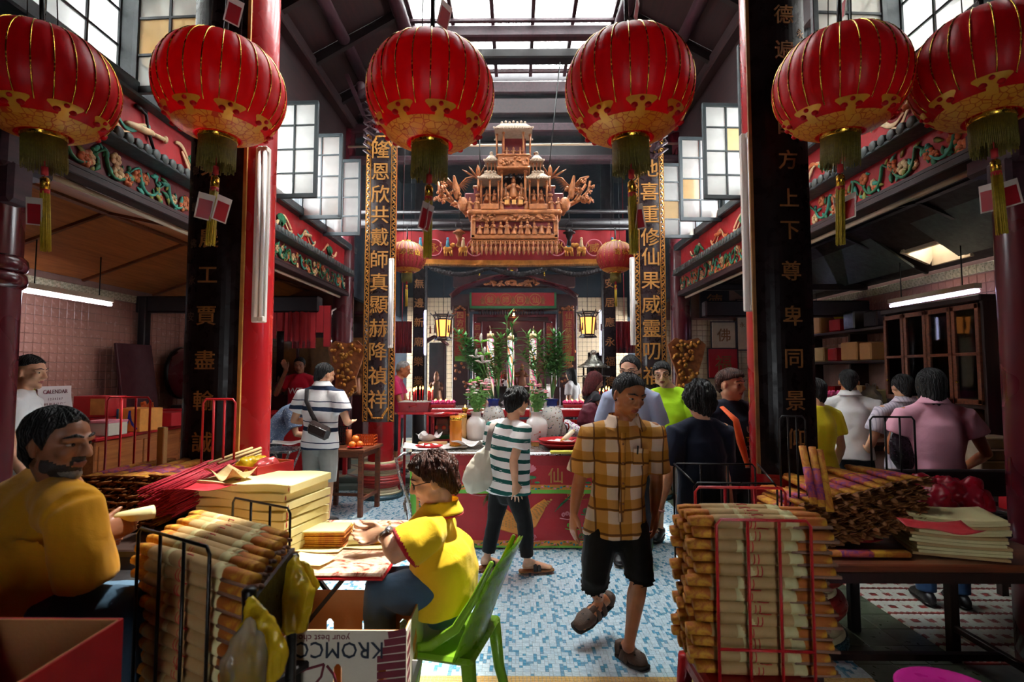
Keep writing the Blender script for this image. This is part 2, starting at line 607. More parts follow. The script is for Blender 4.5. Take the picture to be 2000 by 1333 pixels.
tiny={}
def tile_obj(w,h,m,x0,y0,mats,nm):
	k=(w,h,m,nm)
	if k not in tiny:
		t=MB();add_tile(t,-w*U/2,-h*U/2,w*U/2,h*U/2,0);tiny[k]=t.data(nm,mats[m])
	inst(tiny[k],nm,floor,(x0+w*U/2,y0+h*U/2,0))
for(x0,y0,w,h,m)in cand:tile_obj(w,h,m,x0,y0,tm,'mosaic_tile')
yt=MB()
for r in range(3):
	for c in range(int((HW+1.85)/U)):
		x0=-HW+c*U;y0=2.81+r*U
		add_tile(yt,x0,y0,x0+U,y0+U,0)
tag(yt.build('border_tiles',[MAT['yellow_tile']],floor),kind='stuff')
ot=MB()
for r in range(10):
	for c in range(int(3.4/U)):
		x0=-1.6+c*U;y0=2.81-(r+1)*U
		add_tile(ot,x0,y0,x0+U,y0+U,0,True,.0005)
tag(ot.build('green_border_tiles',[MAT['olive_tile']],floor),kind='stuff')
# patterned tiles of the right aisle
n=NT('zigzag_tile')
x,y,z=n.xyz()
zz=n.math('ADD',y,n.math('MULTIPLY',n.math('PINGPONG',x,.02),.8))
f1=n.stripe(zz,.1,.3)
f2=n.math('LESS_THAN',n.math('ABSOLUTE',y),.022)
f3=n.math('MULTIPLY',f2,n.stripe(x,.1,.5,.25))
MAT['zigzag_tile']=n.end(n.bsdf(n.mix(n.math('MAXIMUM',f3,n.math('MULTIPLY',f1,n.math('SUBTRACT',1.0,f2))),'#b9bdb2','#7d2c26'),.3))
t=MB();t.cbox((0,0,0),(.196,.196,.012),.003);zt=t.data('patterned_floor_tile',MAT['zigzag_tile'])
for i in range(10):
	for j in range(9):
		inst(zt,'patterned_floor_tile',floor,(2.55+i*.2,3.1+j*.2,.0))
		# raised floor of the rear hall, two steps
n=NT('rear_floor')
x,y,z=n.xyz()
ck=n.math('ABSOLUTE',n.math('SUBTRACT',n.stripe(x,.8,.5),n.stripe(y,.8,.5)))
MAT['rear_floor']=n.end(n.bsdf(n.mix(n.stripe(n.math('ADD',x,y),.57,.12),n.mix(ck,'#7f8d88','#b7a98a'),'#6d2f2c'),.35))
rf=MB();rf.box((0,9.6,.04),(10.2,4.5,.2));
fr2=struct('floor_rear_hall',rf,[MAT['rear_floor']])
st=MB()
st.cbox((0,7.27,.03),(10.2,.2,.065),.006);st.cbox((0,7.36,.1),(10.2,.06,.08),.006)
struct('trim_step_edge',st,[M('step_stone','#5f6a63',.5,0,.2,5,.1)])
# ================================================================ walls with tiles
XL,XR=-5.1,4.75
w=MB();w.box((XL-.06,3.3,1.4),(.1,12.8,2.9));wall_left=struct('wall_left',w,[MAT['pink_grout']])
w=MB();w.box((XR+.06,3.3,1.4),(.1,12.8,2.9));wall_right=struct('wall_right',w,[MAT['pink_grout']])
def tiles_on(wall,name,mat,pts,size,rot,near=290):
	t=MB();t.cbox((0,0,0),size,.004);me=t.data(name,mat)
	pts=sorted(pts,key=lambda p:(V(p)-EYE).length)
	for p in pts[:near]:inst(me,name,wall,p,rot)
	if len(pts)>near:
		r=MB();m=Euler(rot).to_matrix().to_4x4()
		for p in pts[near:]:r.mesh(me,Matrix.Translation(V(p))@m)
		tag(r.build(name+'s_beyond',mat,wall),kind='stuff')
T=.1
tiles_on(wall_left,'wall_tile',MAT['pink_tile'],
[(XL-.008,4.55+T*j,.85+T*k)for j in range(50)for k in range(17)],(.012,T-.005,T-.005),(0,0,0))
tiles_on(wall_right,'wall_tile',MAT['pink_tile'],
[(XR+.008,4.2+T*j,1.85+T*k)for j in range(52)for k in range(8)],(.012,T-.005,T-.005),(0,0,0))
# patterned border course along the top of the tiled walls
n=NT('border_course')
vo=n.vor(38)
MAT['border_course']=n.end(n.bsdf(n.ramp(vo,[(.25,'#b9ad8c'),(.35,'#7d8268'),(.5,'#c9bfa0')]),.3))
t=MB();t.cbox((0,0,0),(.014,T-.004,T-.004),.004);bc=t.data('border_tile',MAT['border_course'])
for j in range(48):
	inst(bc,'border_tile',wall_left,(XL-.006,4.55+T*j,2.56))
	inst(bc,'border_tile',wall_right,(XR+.006,4.2+T*j,2.66))
	# rear walls
w=MB();w.box((0,11.75,3.0),(10.2,.1,6.2));wall_rear=struct('wall_rear',w,[MAT['haze_navy_wall']])
w=MB();w.box((-3.9,9.75,1.6),(2.5,.1,3.2));wall_rear_left=struct('wall_rear_left',w,[MAT['pink_grout']])
w=MB();w.box((3.7,9.75,1.65),(2.2,.1,3.3));wall_rear_right=struct('wall_rear_right',w,[MAT['pink_grout']])
tiles_on(wall_rear,'wall_tile',MAT['cream_tile'],
[(sx*(1.2+T*j),11.695,1.0+T*k)for sx in(-1,1)for j in range(13)for k in range(23)],(T-.005,.012,T-.005),(0,0,0))
tiles_on(wall_rear_left,'wall_tile',MAT['cream_tile'],
[(-2.75-T*j,9.695,1.1+T*k)for j in range(22)for k in range(15)],(T-.005,.012,T-.005),(0,0,0))
tiles_on(wall_rear_right,'wall_tile',MAT['cream_tile'],
[(2.65+T*j,9.695,1.1+T*k)for j in range(20)for k in range(15)],(T-.005,.012,T-.005),(0,0,0))
# walls round the entrance behind the photographer
w=MB()
w.box((-2.9,-3.05,2.3),(4.6,.1,4.6));w.box((2.9,-3.05,2.3),(4.6,.1,4.6));w.box((0,-3.05,3.4),(1.3,.1,2.4));w.box((-.2,-3.05,1.1),(.9,.08,2.2))  # last box: unseen panel added to cut the light through the entrance
struct('wall_front',w,[MAT['haze_navy_wall']])
w=MB();w.box((0,-.3,4.66),(10.4,5.6,.1));struct('ceiling_front',w,[MAT['roof_wood']])  # unseen roof over the camera, put in to keep the foreground dark
w=MB()
for sx in(-1,1):w.box((sx*5.16,-.3,3.7),(.1,5.6,1.9))
struct('wall_entrance_sides',w,[MAT['haze_navy_wall']])
w=MB();w.box((0,2.42,5.45),(5.4,.1,1.7))
for sx in(-1,1):w.box((sx*3.95,2.45,3.85),(2.5,.1,1.7))
struct('wall_over_entrance',w,[MAT['roof_wood']])
# ================================================================ aisle ceilings: a low gable over each side
def aisle(side,xo,xr,xi,zr,zo,zi,mat,name):
	o=bpy.data.objects.new(name,None);COL.objects.link(o);o['kind']='structure';o['org']=[0,0,0]
	n_=0
	for(xa,za,xb,zb)in((xo,zo,xr,zr),(xr,zr,xi,zi)):
		for j in range(6):
			y0=2.5+j*1.2
			m=MB()
			if side=='right' and j==2 and xa==xo:
			# panel with the roof light cut in it
				q=lambda s,yy:V((xa+(xb-xa)*s,yy,za+(zb-za)*s))
				a0,a1,b0,b1=.12,.42,y0+.45,y0+.95
				for(s0,s1,ya,yb)in((0,a0,y0,y0+1.19),(a1,1,y0,y0+1.19),(a0,a1,y0,b0),(a0,a1,b1,y0+1.19)):
					vs=[q(s0,ya),q(s1,ya),q(s1,yb),q(s0,yb)]
					m.add(vs+[v+V((0,0,.03))for v in vs],[(0,1,2,3),(7,6,5,4),(0,4,5,1),(1,5,6,2),(2,6,7,3),(3,7,4,0)])
				f=MB()
				cs=[q(a0,b0),q(a1,b0),q(a1,b1),q(a0,b1)]
				for k in range(4):
					f.beam(cs[k]+V((0,0,.1)),cs[(k+1)%4]+V((0,0,.1)),.04,.26)
				lf=f.build('roof_light_frame',[MAT['cream_paint']],o)
				gl=MB();vs=[c+V((0,0,.2))for c in cs]
				gl.add(vs+[v+V((0,0,.006))for v in vs],[(0,1,2,3),(7,6,5,4),(0,4,5,1),(1,5,6,2),(2,6,7,3),(3,7,4,0)])
				gl.build('pane',[MAT['roof_glass']],lf)
			else:
				vs=[V((xa,y0,za)),V((xb,y0,zb)),V((xb,y0+1.19,zb)),V((xa,y0+1.19,za))]
				m.add(vs+[v+V((0,0,.03))for v in vs],[(0,1,2,3),(7,6,5,4),(0,4,5,1),(1,5,6,2),(2,6,7,3),(3,7,4,0)])
			m.build('ceiling_panel',[mat],o)
			b=MB();b.beam((xa,y0-.005,za-.012),(xb,y0-.005,zb-.012),.035,.03);b.build('batten',[MAT['brown_wood']if side=='left' else MAT['black_wood']],o)
	b=MB();b.beam((xr,2.4,zr-.015),(xr,9.7,zr-.015),.07,.03);b.build('ridge_batten',[MAT['brown_wood']if side=='left' else MAT['black_wood']],o)
	# the roof covering over the panels keeps the daylight out
	r=MB()
	for(xa,za,xb,zb)in((xo-.3,zo-.05,xr,zr),(xr,zr,xi,zi)):
		for(ya,yb)in(((2.3,9.8),)if side=='left' else((2.3,5.3),(5.9,9.8))):
			vs=[V((xa,ya,za+.06)),V((xb,ya,zb+.06)),V((xb,yb,zb+.06)),V((xa,yb,za+.06))]
			r.add(vs+[v+V((0,0,.03))for v in vs],[(0,1,2,3),(7,6,5,4),(0,4,5,1),(1,5,6,2),(2,6,7,3),(3,7,4,0)])
	r.build('roof_covering',[MAT['eave']],o)
	return o
aisle('left',XL,-3.9,-2.68,3.12,2.68,2.86,MAT['plywood'],'ceiling_aisle_left')
aisle('right',XR,3.75,2.53,3.2,2.75,2.92,MAT['old_ply'],'ceiling_aisle_right')
# dark tie beams of the aisles
b=MB();b.cbox((-3.9,7.05,2.5),(2.5,.16,.22),.02);b.cbox((-5.0,7.0,1.3),(.1,.12,2.6),.01)
struct('beam_aisle_left',b,[MAT['black_wood']])
b=MB();b.cbox((3.7,7.2,2.45),(2.3,.16,.22),.02);b.cbox((3.7,7.2,2.75),(2.3,.1,.08),.01)
struct('beam_aisle_right',b,[MAT['black_wood']])
# ================================================================ upper walls, windows
OFF=-.06
def side_x(s):return-2.62 if s<0 else 2.5
uw={}
for s in(-1,1):
	X=side_x(s)
	m=MB();m.box((X+s*.05,5.3,4.98),(.1,5.9,1.0));m.cbox((X,5.3,4.56),(.16,5.9,.12),.01);m.cbox((X-s*.03,5.3,5.42),(.2,5.9,.16),.02)
	struct('wall_upper_left' if s<0 else 'wall_upper_right',m,[MAT['roof_wood']])
	m=MB();m.cbox((X-s*.02,5.25,3.49),(.16,5.9,.1),.012);struct('sill_left' if s<0 else 'sill_right',m,[MAT['window_frame']])
	m=MB()
	for y in(2.52,3.44,4.36,5.28,6.2,7.12,8.04):m.cbox((X,y,4.03),(.1,.09,1.0),.01)
	struct('trim_window_posts_left' if s<0 else 'trim_window_posts_right',m,[MAT['window_frame']])
WN=[0]
def sash(w,h,cols,rows,amber=()):
	"""leaf with panes; local: hinge at x = 0, foot at z = 0"""
	fr=MB();t=.032
	fr.cbox((t/2,0,h/2),(t*1.2,.035,h),.004);fr.cbox((w-t/2,0,h/2),(t*1.2,.035,h),.004)
	fr.cbox((w/2,0,t/2),(w,.035,t*1.5),.004);fr.cbox((w/2,0,h-t/2),(w,.035,t*1.3),.004)
	mu=MB()
	for i in range(1,cols):mu.box((w*i/cols,0,h/2),(.016,.022,h))
	for j in range(1,rows):mu.box((w/2,0,h*j/rows),(w,.022,.016))
	pn=MB();pn.box((0,0,0),(w/cols-.004,.004,h/rows-.004))
	return fr.data('frame',MAT['window_frame']),mu.data('glazing_bars',MAT['window_frame']),pn.data('pane',MAT['frosted']),pn.data('pane',MAT['amber_pane']),w,h,cols,rows
SA=sash(.5,1.02,2,4)
SB=sash(.86,.98,3,4)
def window(sa,loc,rz,amber=0):
	fm,mm,pm,pa,w,h,cols,rows=sa
	WN[0]+=1
	o=lthing('window_%d'%WN[0],None,None,loc,rz);o['kind']='structure'
	f=inst(fm,'frame',o);f['org']=[0,0,0]
	inst(mm,'glazing_bars',f)
	for i in range(cols):
		for j in range(rows):
			am=amber and 0<j<3 and rng.random()<amber
			inst(pa if am else pm,'pane',o,(w*(i+.5)/cols,0,h*(j+.5)/rows))
	return o
for y in(3.40,4.42,5.36,6.12,6.88):window(SA,(-2.57,y,3.40 if y>5 else 3.46),R(-3),.12)
for y in(3.40,4.55,5.45,6.25,7.06):window(SA,(2.45,y,3.40 if y>5 else 3.46),R(183),.45)
for s in(-1,1):
	X=side_x(s)
	for y in(2.56,3.48,4.4):window(SB,(X+s*.06,y,3.54),R(90),.1)
	# ================================================================ roof over the court: sloping boards, beams, glazed top
for s in(-1,1):
	X=side_x(s);xe=1.32*s+OFF
	o=bpy.data.objects.new('ceiling_court_left' if s<0 else 'ceiling_court_right',None);COL.objects.link(o);o['kind']='structure';o['org']=[0,0,0]
	for j in range(6):
		y0=2.5+j*.96
		m=MB()
		vs=[V((X+s*.1,y0,5.46)),V((xe,y0,6.2)),V((xe,y0+.95,6.2)),V((X+s*.1,y0+.95,5.46))]
		m.add(vs+[v+V((0,0,.05))for v in vs],[(0,1,2,3),(7,6,5,4),(0,4,5,1),(1,5,6,2),(2,6,7,3),(3,7,4,0)])
		m.build('roof_board',[MAT['roof_wood']],o)
		b=MB();b.beam((X,y0,5.40),(xe,y0,6.13),.07,.1);b.build('rafter',[MAT['black_wood']],o)
	b=MB();b.cyl((X*.82,2.5,5.72),(X*.82,8.2,5.72),.075,None,14);b.build('purlin',[MAT['purple_wood']],o)
	b=MB();b.cyl((xe+s*.08,2.5,6.06),(xe+s*.08,8.2,6.06),.09,None,14);b.build('purlin',[MAT['purple_wood']],o)
sky=lthing('window_roof',None,None);sky['kind']='structure'
f=MB()
xs=[OFF-1.32+.53*i for i in range(6)]
for xx in xs:f.cbox((xx,5.7,6.24),(.05,4.6,.08),.006)
for yy in(3.4,4.4,5.3,6.15,7.0,7.95):f.cbox((OFF,yy,6.27),(2.7,.04,.06),.006)
fo=f.build('frame',[MAT['purple_wood']],sky)
ys=(3.4,4.4,5.3,6.15,7.0,7.95)
for i in range(5):
	for j in range(5):
		p=MB();x0,x1,y0,y1=xs[i]+.01,xs[i+1]-.01,ys[j],ys[j+1]
		# corrugated clear sheet
		p.sheet(lambda u,v:(x0+(x1-x0)*u,y0+(y1-y0)*v,6.315+.012*math.sin(u*5*2*PI)),20,1,.004)
		p.build('pane',[MAT['roof_glass']],sky)
b=MB();b.box((OFF,2.92,6.24),(2.8,.96,.06));struct('ceiling_shade_board',b,[MAT['roof_wood']])  # unseen board added to shorten the glazed roof and darken the foreground
b=MB();b.cbox((OFF,6.75,6.08),(2.75,.14,.16),.02);b.cbox((OFF,6.62,6.17),(2.75,.05,.05),.01);struct('beam_purple',b,[MAT['purple_wood']])
b=MB();b.cbox((OFF,7.22,6.05),(2.9,.2,.14),.02);struct('beam_black',b,[MAT['black_wood']])
for k,(y,z,h,dd,mt)in enumerate(((8.0,6.02,.2,.1,'purple_wood'),(8.02,5.72,.26,.12,'roof_wood'),(8.0,5.36,.14,.18,'purple_wood'),(8.06,5.02,.3,.1,'black_wood'),(7.96,4.86,.1,.16,'purple_wood'))):
	b=MB();b.cbox((-.06,y,z),(5.2,dd,h),.02);struct('beam_rear',b,[MAT[mt]])
b=MB();b.box((-.06,8.12,5.85),(5.3,.06,.95));struct('wall_gable',b,[MAT['black_wood']])
b=MB();b.box((0,9.9,5.9),(10.2,3.7,.1));struct('ceiling_rear',b,[MAT['black_wood']])
b=MB()
for s in(-1,1):b.box((side_x(s)+s*.05,9.95,4.35),(.1,3.6,3.1))
struct('wall_rear_sides',b,[MAT['haze_navy_wall']])
# carved corner brackets under the rear beams
for s in(-1,1):
	b=MB()
	px=-1.76 if s<0 else 1.71
	for k in range(9):
		a=k/8
		b.ball((px+s*(.28-.26*a),6.66,5.3-.9*a+.05*math.sin(k*2.3)),(.07,.05,.09),(0,k,0),7,5)
		b.tube([(px+s*(.1+.1*math.cos(k)),6.6,5.2-.09*k),(px+s*(.2),6.58,5.15-.09*k),(px+s*.05,6.6,5.05-.09*k)],.018,6)
	b.beam((px+s*.45,6.62,5.45),(px,6.62,4.4),.05,.05)
	tag(b.build('carved_bracket',[MAT['purple_wood']]),'carved dark bracket high on the %s rear column of the court'%('left' if s<0 else 'right'),'bracket')
	# rear beams, tie bars, window above the altar
b=MB();b.cyl((-2.6,7.75,3.98),(2.5,7.75,3.98),.03,None,10);b.cyl((-2.6,7.9,3.85),(2.5,7.9,3.85),.07,None,12);struct('beam_tie',b,[MAT['black_wood']])
b=MB();b.cyl((-2.5,7.6,4.92),(2.4,7.6,4.95),.018,None,8,0);struct('trim_conduit',b,[MAT['cream_paint']])
wn=lthing('window_rear',None,None);wn['kind']='structure'
f=MB()
for z0 in(5.62,5.85,6.06):f.box((-.08,11.6,z0),(1.3,.06,.03))
for k in range(6):f.box((-.73+.26*k,11.6,5.85),(.03,.06,.46))
f.build('frame',[MAT['window_frame']],wn)
for k in range(5):
	for q in range(2):
		p=MB();p.box((-.6+.26*k,11.62,5.735+.215*q),(.235,.01,.195));p.build('pane',[MAT['frosted']],wn)
		# ================================================================ incense haze in the court and the rear hall
n=NT('incense_haze')
vs=n.n.new('ShaderNodeVolumeScatter');vs.inputs['Color'].default_value=(.78,.88,1,1);vs.inputs['Density'].default_value=.008;vs.inputs['Anisotropy'].default_value=.35
n.t.links.new(vs.outputs[0],n.out.inputs[1])
MAT['haze']=n.m
m=MB();m.box((-.05,9.0,2.95),(5.0,5.2,5.5));tag(m.build('incense_haze',[MAT['haze']]),kind='stuff')
# ================================================================ columns
def column(x,y,r,z1,mat,ped=False,z0=0.0,ring=None):
	m=MB();m.lathe([(r,z0),(r*1.0,z0+.6),(r*.985,z1*.6),(r*.95,z1)],(x,y,0),32)
	o=m.build('column',[mat],None,(x,y,z0));o['kind']='structure'
	if ring:
		b=MB()
		for zz in ring:b.lathe([(r,zz-.05),(r+.02,zz-.03),(r+.025,zz),(r+.02,zz+.03),(r,zz+.05)],(x,y,0),32)
		b.build('ring_moulding',[mat],o)
	if ped:
		p=MB()
		pr=[(.30,0),(.30,.05),(.285,.06),(.27,.085),(.245,.12),(.24,.14),(.27,.165),(.295,.2),(.30,.235),(.285,.27),(.25,.295),(.235,.32),(.25,.345),(.285,.37),(.29,.38),(.29,.45),(.275,.455),(r+.01,.457)]
		k=r/.17
		for i in range(len(pr)-1):
			zc=(pr[i][1]+pr[i+1][1])/2
			mt=2 if zc<.06 else(1 if zc<.15 else(0 if zc<.29 else(1 if zc<.37 else(0 if zc<.452 else 1))))
			p.lathe([(pr[i][0]*k,pr[i][1]),(pr[i+1][0]*k,pr[i+1][1])],(x,y,z0),32,mt)
		p.build('pedestal',[MAT['pedestal_red'],MAT['pedestal_cream'],MAT['pedestal_teal']],o)
	return o
MAT['pedestal_red']=M('pedestal_red','#a8322c',.35,0,.15,12,.1)
MAT['pedestal_cream']=M('pedestal_cream','#cfc096',.4,0,.15,12,.1)
MAT['pedestal_teal']=M('pedestal_teal','#24444c',.3,0,.15,40,.05)
C1=(-1.77,3.36);C2=(1.66,3.36);C3=(-1.76,6.87);C4=(1.71,6.9)
column(*C1,.185,6.1,MAT['red_lacquer'],True)
column(*C2,.185,6.1,MAT['red_lacquer'],True)
column(*C3,.165,5.6,MAT['red_lacquer'],True)
column(*C4,.165,5.6,MAT['red_lacquer'],True)
column(-3.04,2.98,.145,4.6,MAT['maroon_lacquer'],ring=(2.22,2.13))
column(2.9,2.98,.15,4.6,MAT['maroon_lacquer'])
column(-2.66,8.0,.155,5.5,MAT['maroon_lacquer'],z0=.14)
column(2.52,8.1,.155,5.5,MAT['maroon_lacquer'],z0=.14)
for x in(-1.66,1.56):column(x,9.0,.12,5.6,MAT['black_wood'],z0=.14)
# ================================================================ couplet boards
def arc_board(name,label,cx,cy,rad,half,z0,z1,mats,border=0.0,ry=.0):
	"""curved board facing the entrance, centred on x = cx, fixed round a column at (cx, cy)"""
	o=thing(name,label,'sign board',(cx,cy-rad,z0))
	m=MB();N=14;th=.028
	a0=math.asin(half/rad)
	pt=lambda a,r,z:V((cx+math.sin(a)*r,cy-math.cos(a)*r,z))
	vs=[];fs=[]
	for k in range(N+1):
		a=-a0+2*a0*k/N
		for r,z in((rad,z0),(rad,z1),(rad-th,z1),(rad-th,z0)):vs.append(pt(a,r,z))
	for k in range(N):
		for q in range(4):fs.append((k*4+q,(k+1)*4+q,(k+1)*4+(q+1)%4,k*4+(q+1)%4))
	fs.append((0,1,2,3));fs.append((N*4+3,N*4+2,N*4+1,N*4))
	m.add(vs,fs,0,False)
	m.build('board',mats[0],o)
	return o,pt,a0
MAT['board_black']=M('board_black','#170d0e',.3,0,.3,6,.06,30,coat=.0,spec=.12)
MAT['board_dark']=M('board_dark','#2c2124',.3,0,.2,5,.08,30,coat=.2)
def chars(o,pt,rad,text,pxs,Y,size,mat,a=0.0):
	cache={}
	for ch,(x,y)in zip(text,pxs):
		if ch in(' ','_'):continue
		p=P(x,y,Y)
		m=MB();q=pt(a,rad+.003,p.z)
		rot=Euler((R(90),0,a)).to_matrix().to_4x4()
		put_text(m,ch,Matrix.Translation(q)@rot,size)
		m.build('character',[mat],o)
fl_pts=[(412,y)for y in(80,160,250,326,398,465,537,617,703,783,864)]
o,pt,a0=arc_board('couplet_board','black couplet board with dull gold characters on the left front column',-1.845,3.36,.26,.165,1.0,4.7,[MAT['board_black']])
chars(o,pt,.26,'四方安樂士農工賈盡輸誠',fl_pts,3.1,.125,MAT['gold_dull'])
m=MB()
for k,ch in enumerate('德慈佛永安'):
	put_text(m,ch,Matrix.Translation(pt(-.42,.262,P(383,330+k*72,3.1).z))@Euler((R(90),0,-.42)).to_matrix().to_4x4(),.06)
for k,ch in enumerate('吉日'[:1]):pass
m.build('small_inscription',[M('gold_faint','#4a3122',.5,0,.2,10,0)],o)
b=MB();b.beam(pt(a0+.04,.262,1.0),pt(a0+.04,.262,4.7),.014,.02);b.build('edge_strip',[MAT['gold_paint']],o)
fr_pts=[(1500+y*.0545+20,y)for y in(28,97,172,246,312,386,450,529,617,701,783,857)]
o,pt,a0=arc_board('couplet_board','black couplet board with dull gold characters on the right front column beside the red edge',1.60,3.40,.30,.17,1.0,4.7,[MAT['board_black']])
chars(o,pt,.30,'德遍四方上_下尊卑同景仰'.replace('_',''),[fr_pts[i]for i in(0,1,3,4,5,6,7,8,9,10,11)],3.1,.125,MAT['gold_dull'],.06)
b=MB();b.beam(pt(-a0-.03,.30,1.0),pt(-a0-.03,.30,4.7),.014,.02);b.build('edge_strip',[MAT['gold_dull']],o)
m=MB()
for k,ch in enumerate('永春佛'):put_text(m,ch,Matrix.Translation(pt(.45,.302,P(1560,60+40*k,3.1).z))@Euler((R(90),0,.45)).to_matrix().to_4x4(),.06)
m.build('small_inscription',[MAT['gold_dull']],o)
def inner_board(label,cx,cy,text,ys,px,mirror):
	rad,half=.42,.195;z0,z1=.97,4.66
	o,pt,a0=arc_board('couplet_board',label,cx,cy,rad,half,z0,z1,[MAT['board_dark']])
	# gilt openwork border: curls between two rails on either edge and across the foot and head
	m=MB()
	for s in(-1,1):
		ac=s*(a0-.085)
		for rail in(-.075,.075):
			m.beam(pt(ac+rail,rad+.004,z0+.01),pt(ac+rail,rad+.004,z1-.01),.008,.01)
		for k in range(66):
			z=z0+.04+(z1-z0-.08)*k/65
			d=.045 if k%2 else-.045
			m.tube([pt(ac-d,rad+.006,z-.025),pt(ac+d*.6,rad+.009,z-.012),pt(ac+d,rad+.009,z+.01),pt(ac,rad+.008,z+.026),pt(ac-d*.9,rad+.006,z+.012)],.0062,5)
	for z in(z0+.012,z1-.012):
		m.beam(pt(-a0,rad+.004,z),pt(a0,rad+.004,z),.01,.02)
	m.build('gilt_border',[MAT['gilt']],o)
	c=MB()
	for z,sg in((z0+.05,1),(z1-.05,-1)):
		for s in(-1,1):
			for k in range(5):
				q=pt(s*(a0-.2-.03*k),rad+.004,z+sg*(.03+.02*(4-k)))
				c.ball(q,(.016,.006,.02),None,7,5)
		for k in range(7):c.ball(pt((k-3)*.05,rad+.004,z),(.016,.006,.013),None,7,5)
	c.build('corner_scrolls',[MAT['gilt']],o)
	chars(o,pt,rad,text,[(px,y)for y in ys],6.5,.245,MAT['gold_paint'])
	b=MB();b.beam(pt(-a0,rad+.002,2.84),pt(a0,rad+.002,2.84),.006,.012);b.build('joint_strip',[MAT['steel']],o)
	m=MB()
	for k,ch in enumerate('四方同景仰福德'):put_text(m,ch,Matrix.Translation(pt(mirror*.25,rad+.003,2.75-.14*k))@Euler((R(90),0,mirror*.25)).to_matrix().to_4x4(),.06)
	m.build('small_inscription',[MAT['gold_dull']],o)
inner_board('tall dark couplet board with gilt openwork border on the rear left column',-1.74,7.0,'隆恩欣共戴師真顯赫降禎祥',(287,331,375,416,460,504,549,594,640,686,734,781),733,-1)
inner_board('tall dark couplet board with gilt openwork border on the rear right column',1.69,7.05,'吉地喜重修仙果威靈叨福業',(280,321,367,412,458,497,545,592,640,686,734,781),1270,1)
# gold-lettered black boards on the far columns
for x,t in((-1.66,'佛法無邊新廟樂業'),(1.56,'四方安居應永福德')):
	o=thing('slim_board','slim black board with faint gold characters on the far %s column'%('left' if x<0 else 'right'),'sign board',(x,8.86,1.2))
	m=MB();m.cbox((x,8.865,2.6),(.2,.02,2.8),.004);m.build('board',[MAT['board_black']],o)
	m=MB()
	for k,ch in enumerate(t):put_text(m,ch,Matrix.Translation((x,8.852,3.75-.33*k))@Euler((R(90),0,0)).to_matrix().to_4x4(),.17)
	m.build('inscription',[MAT['gold_dull']],o)
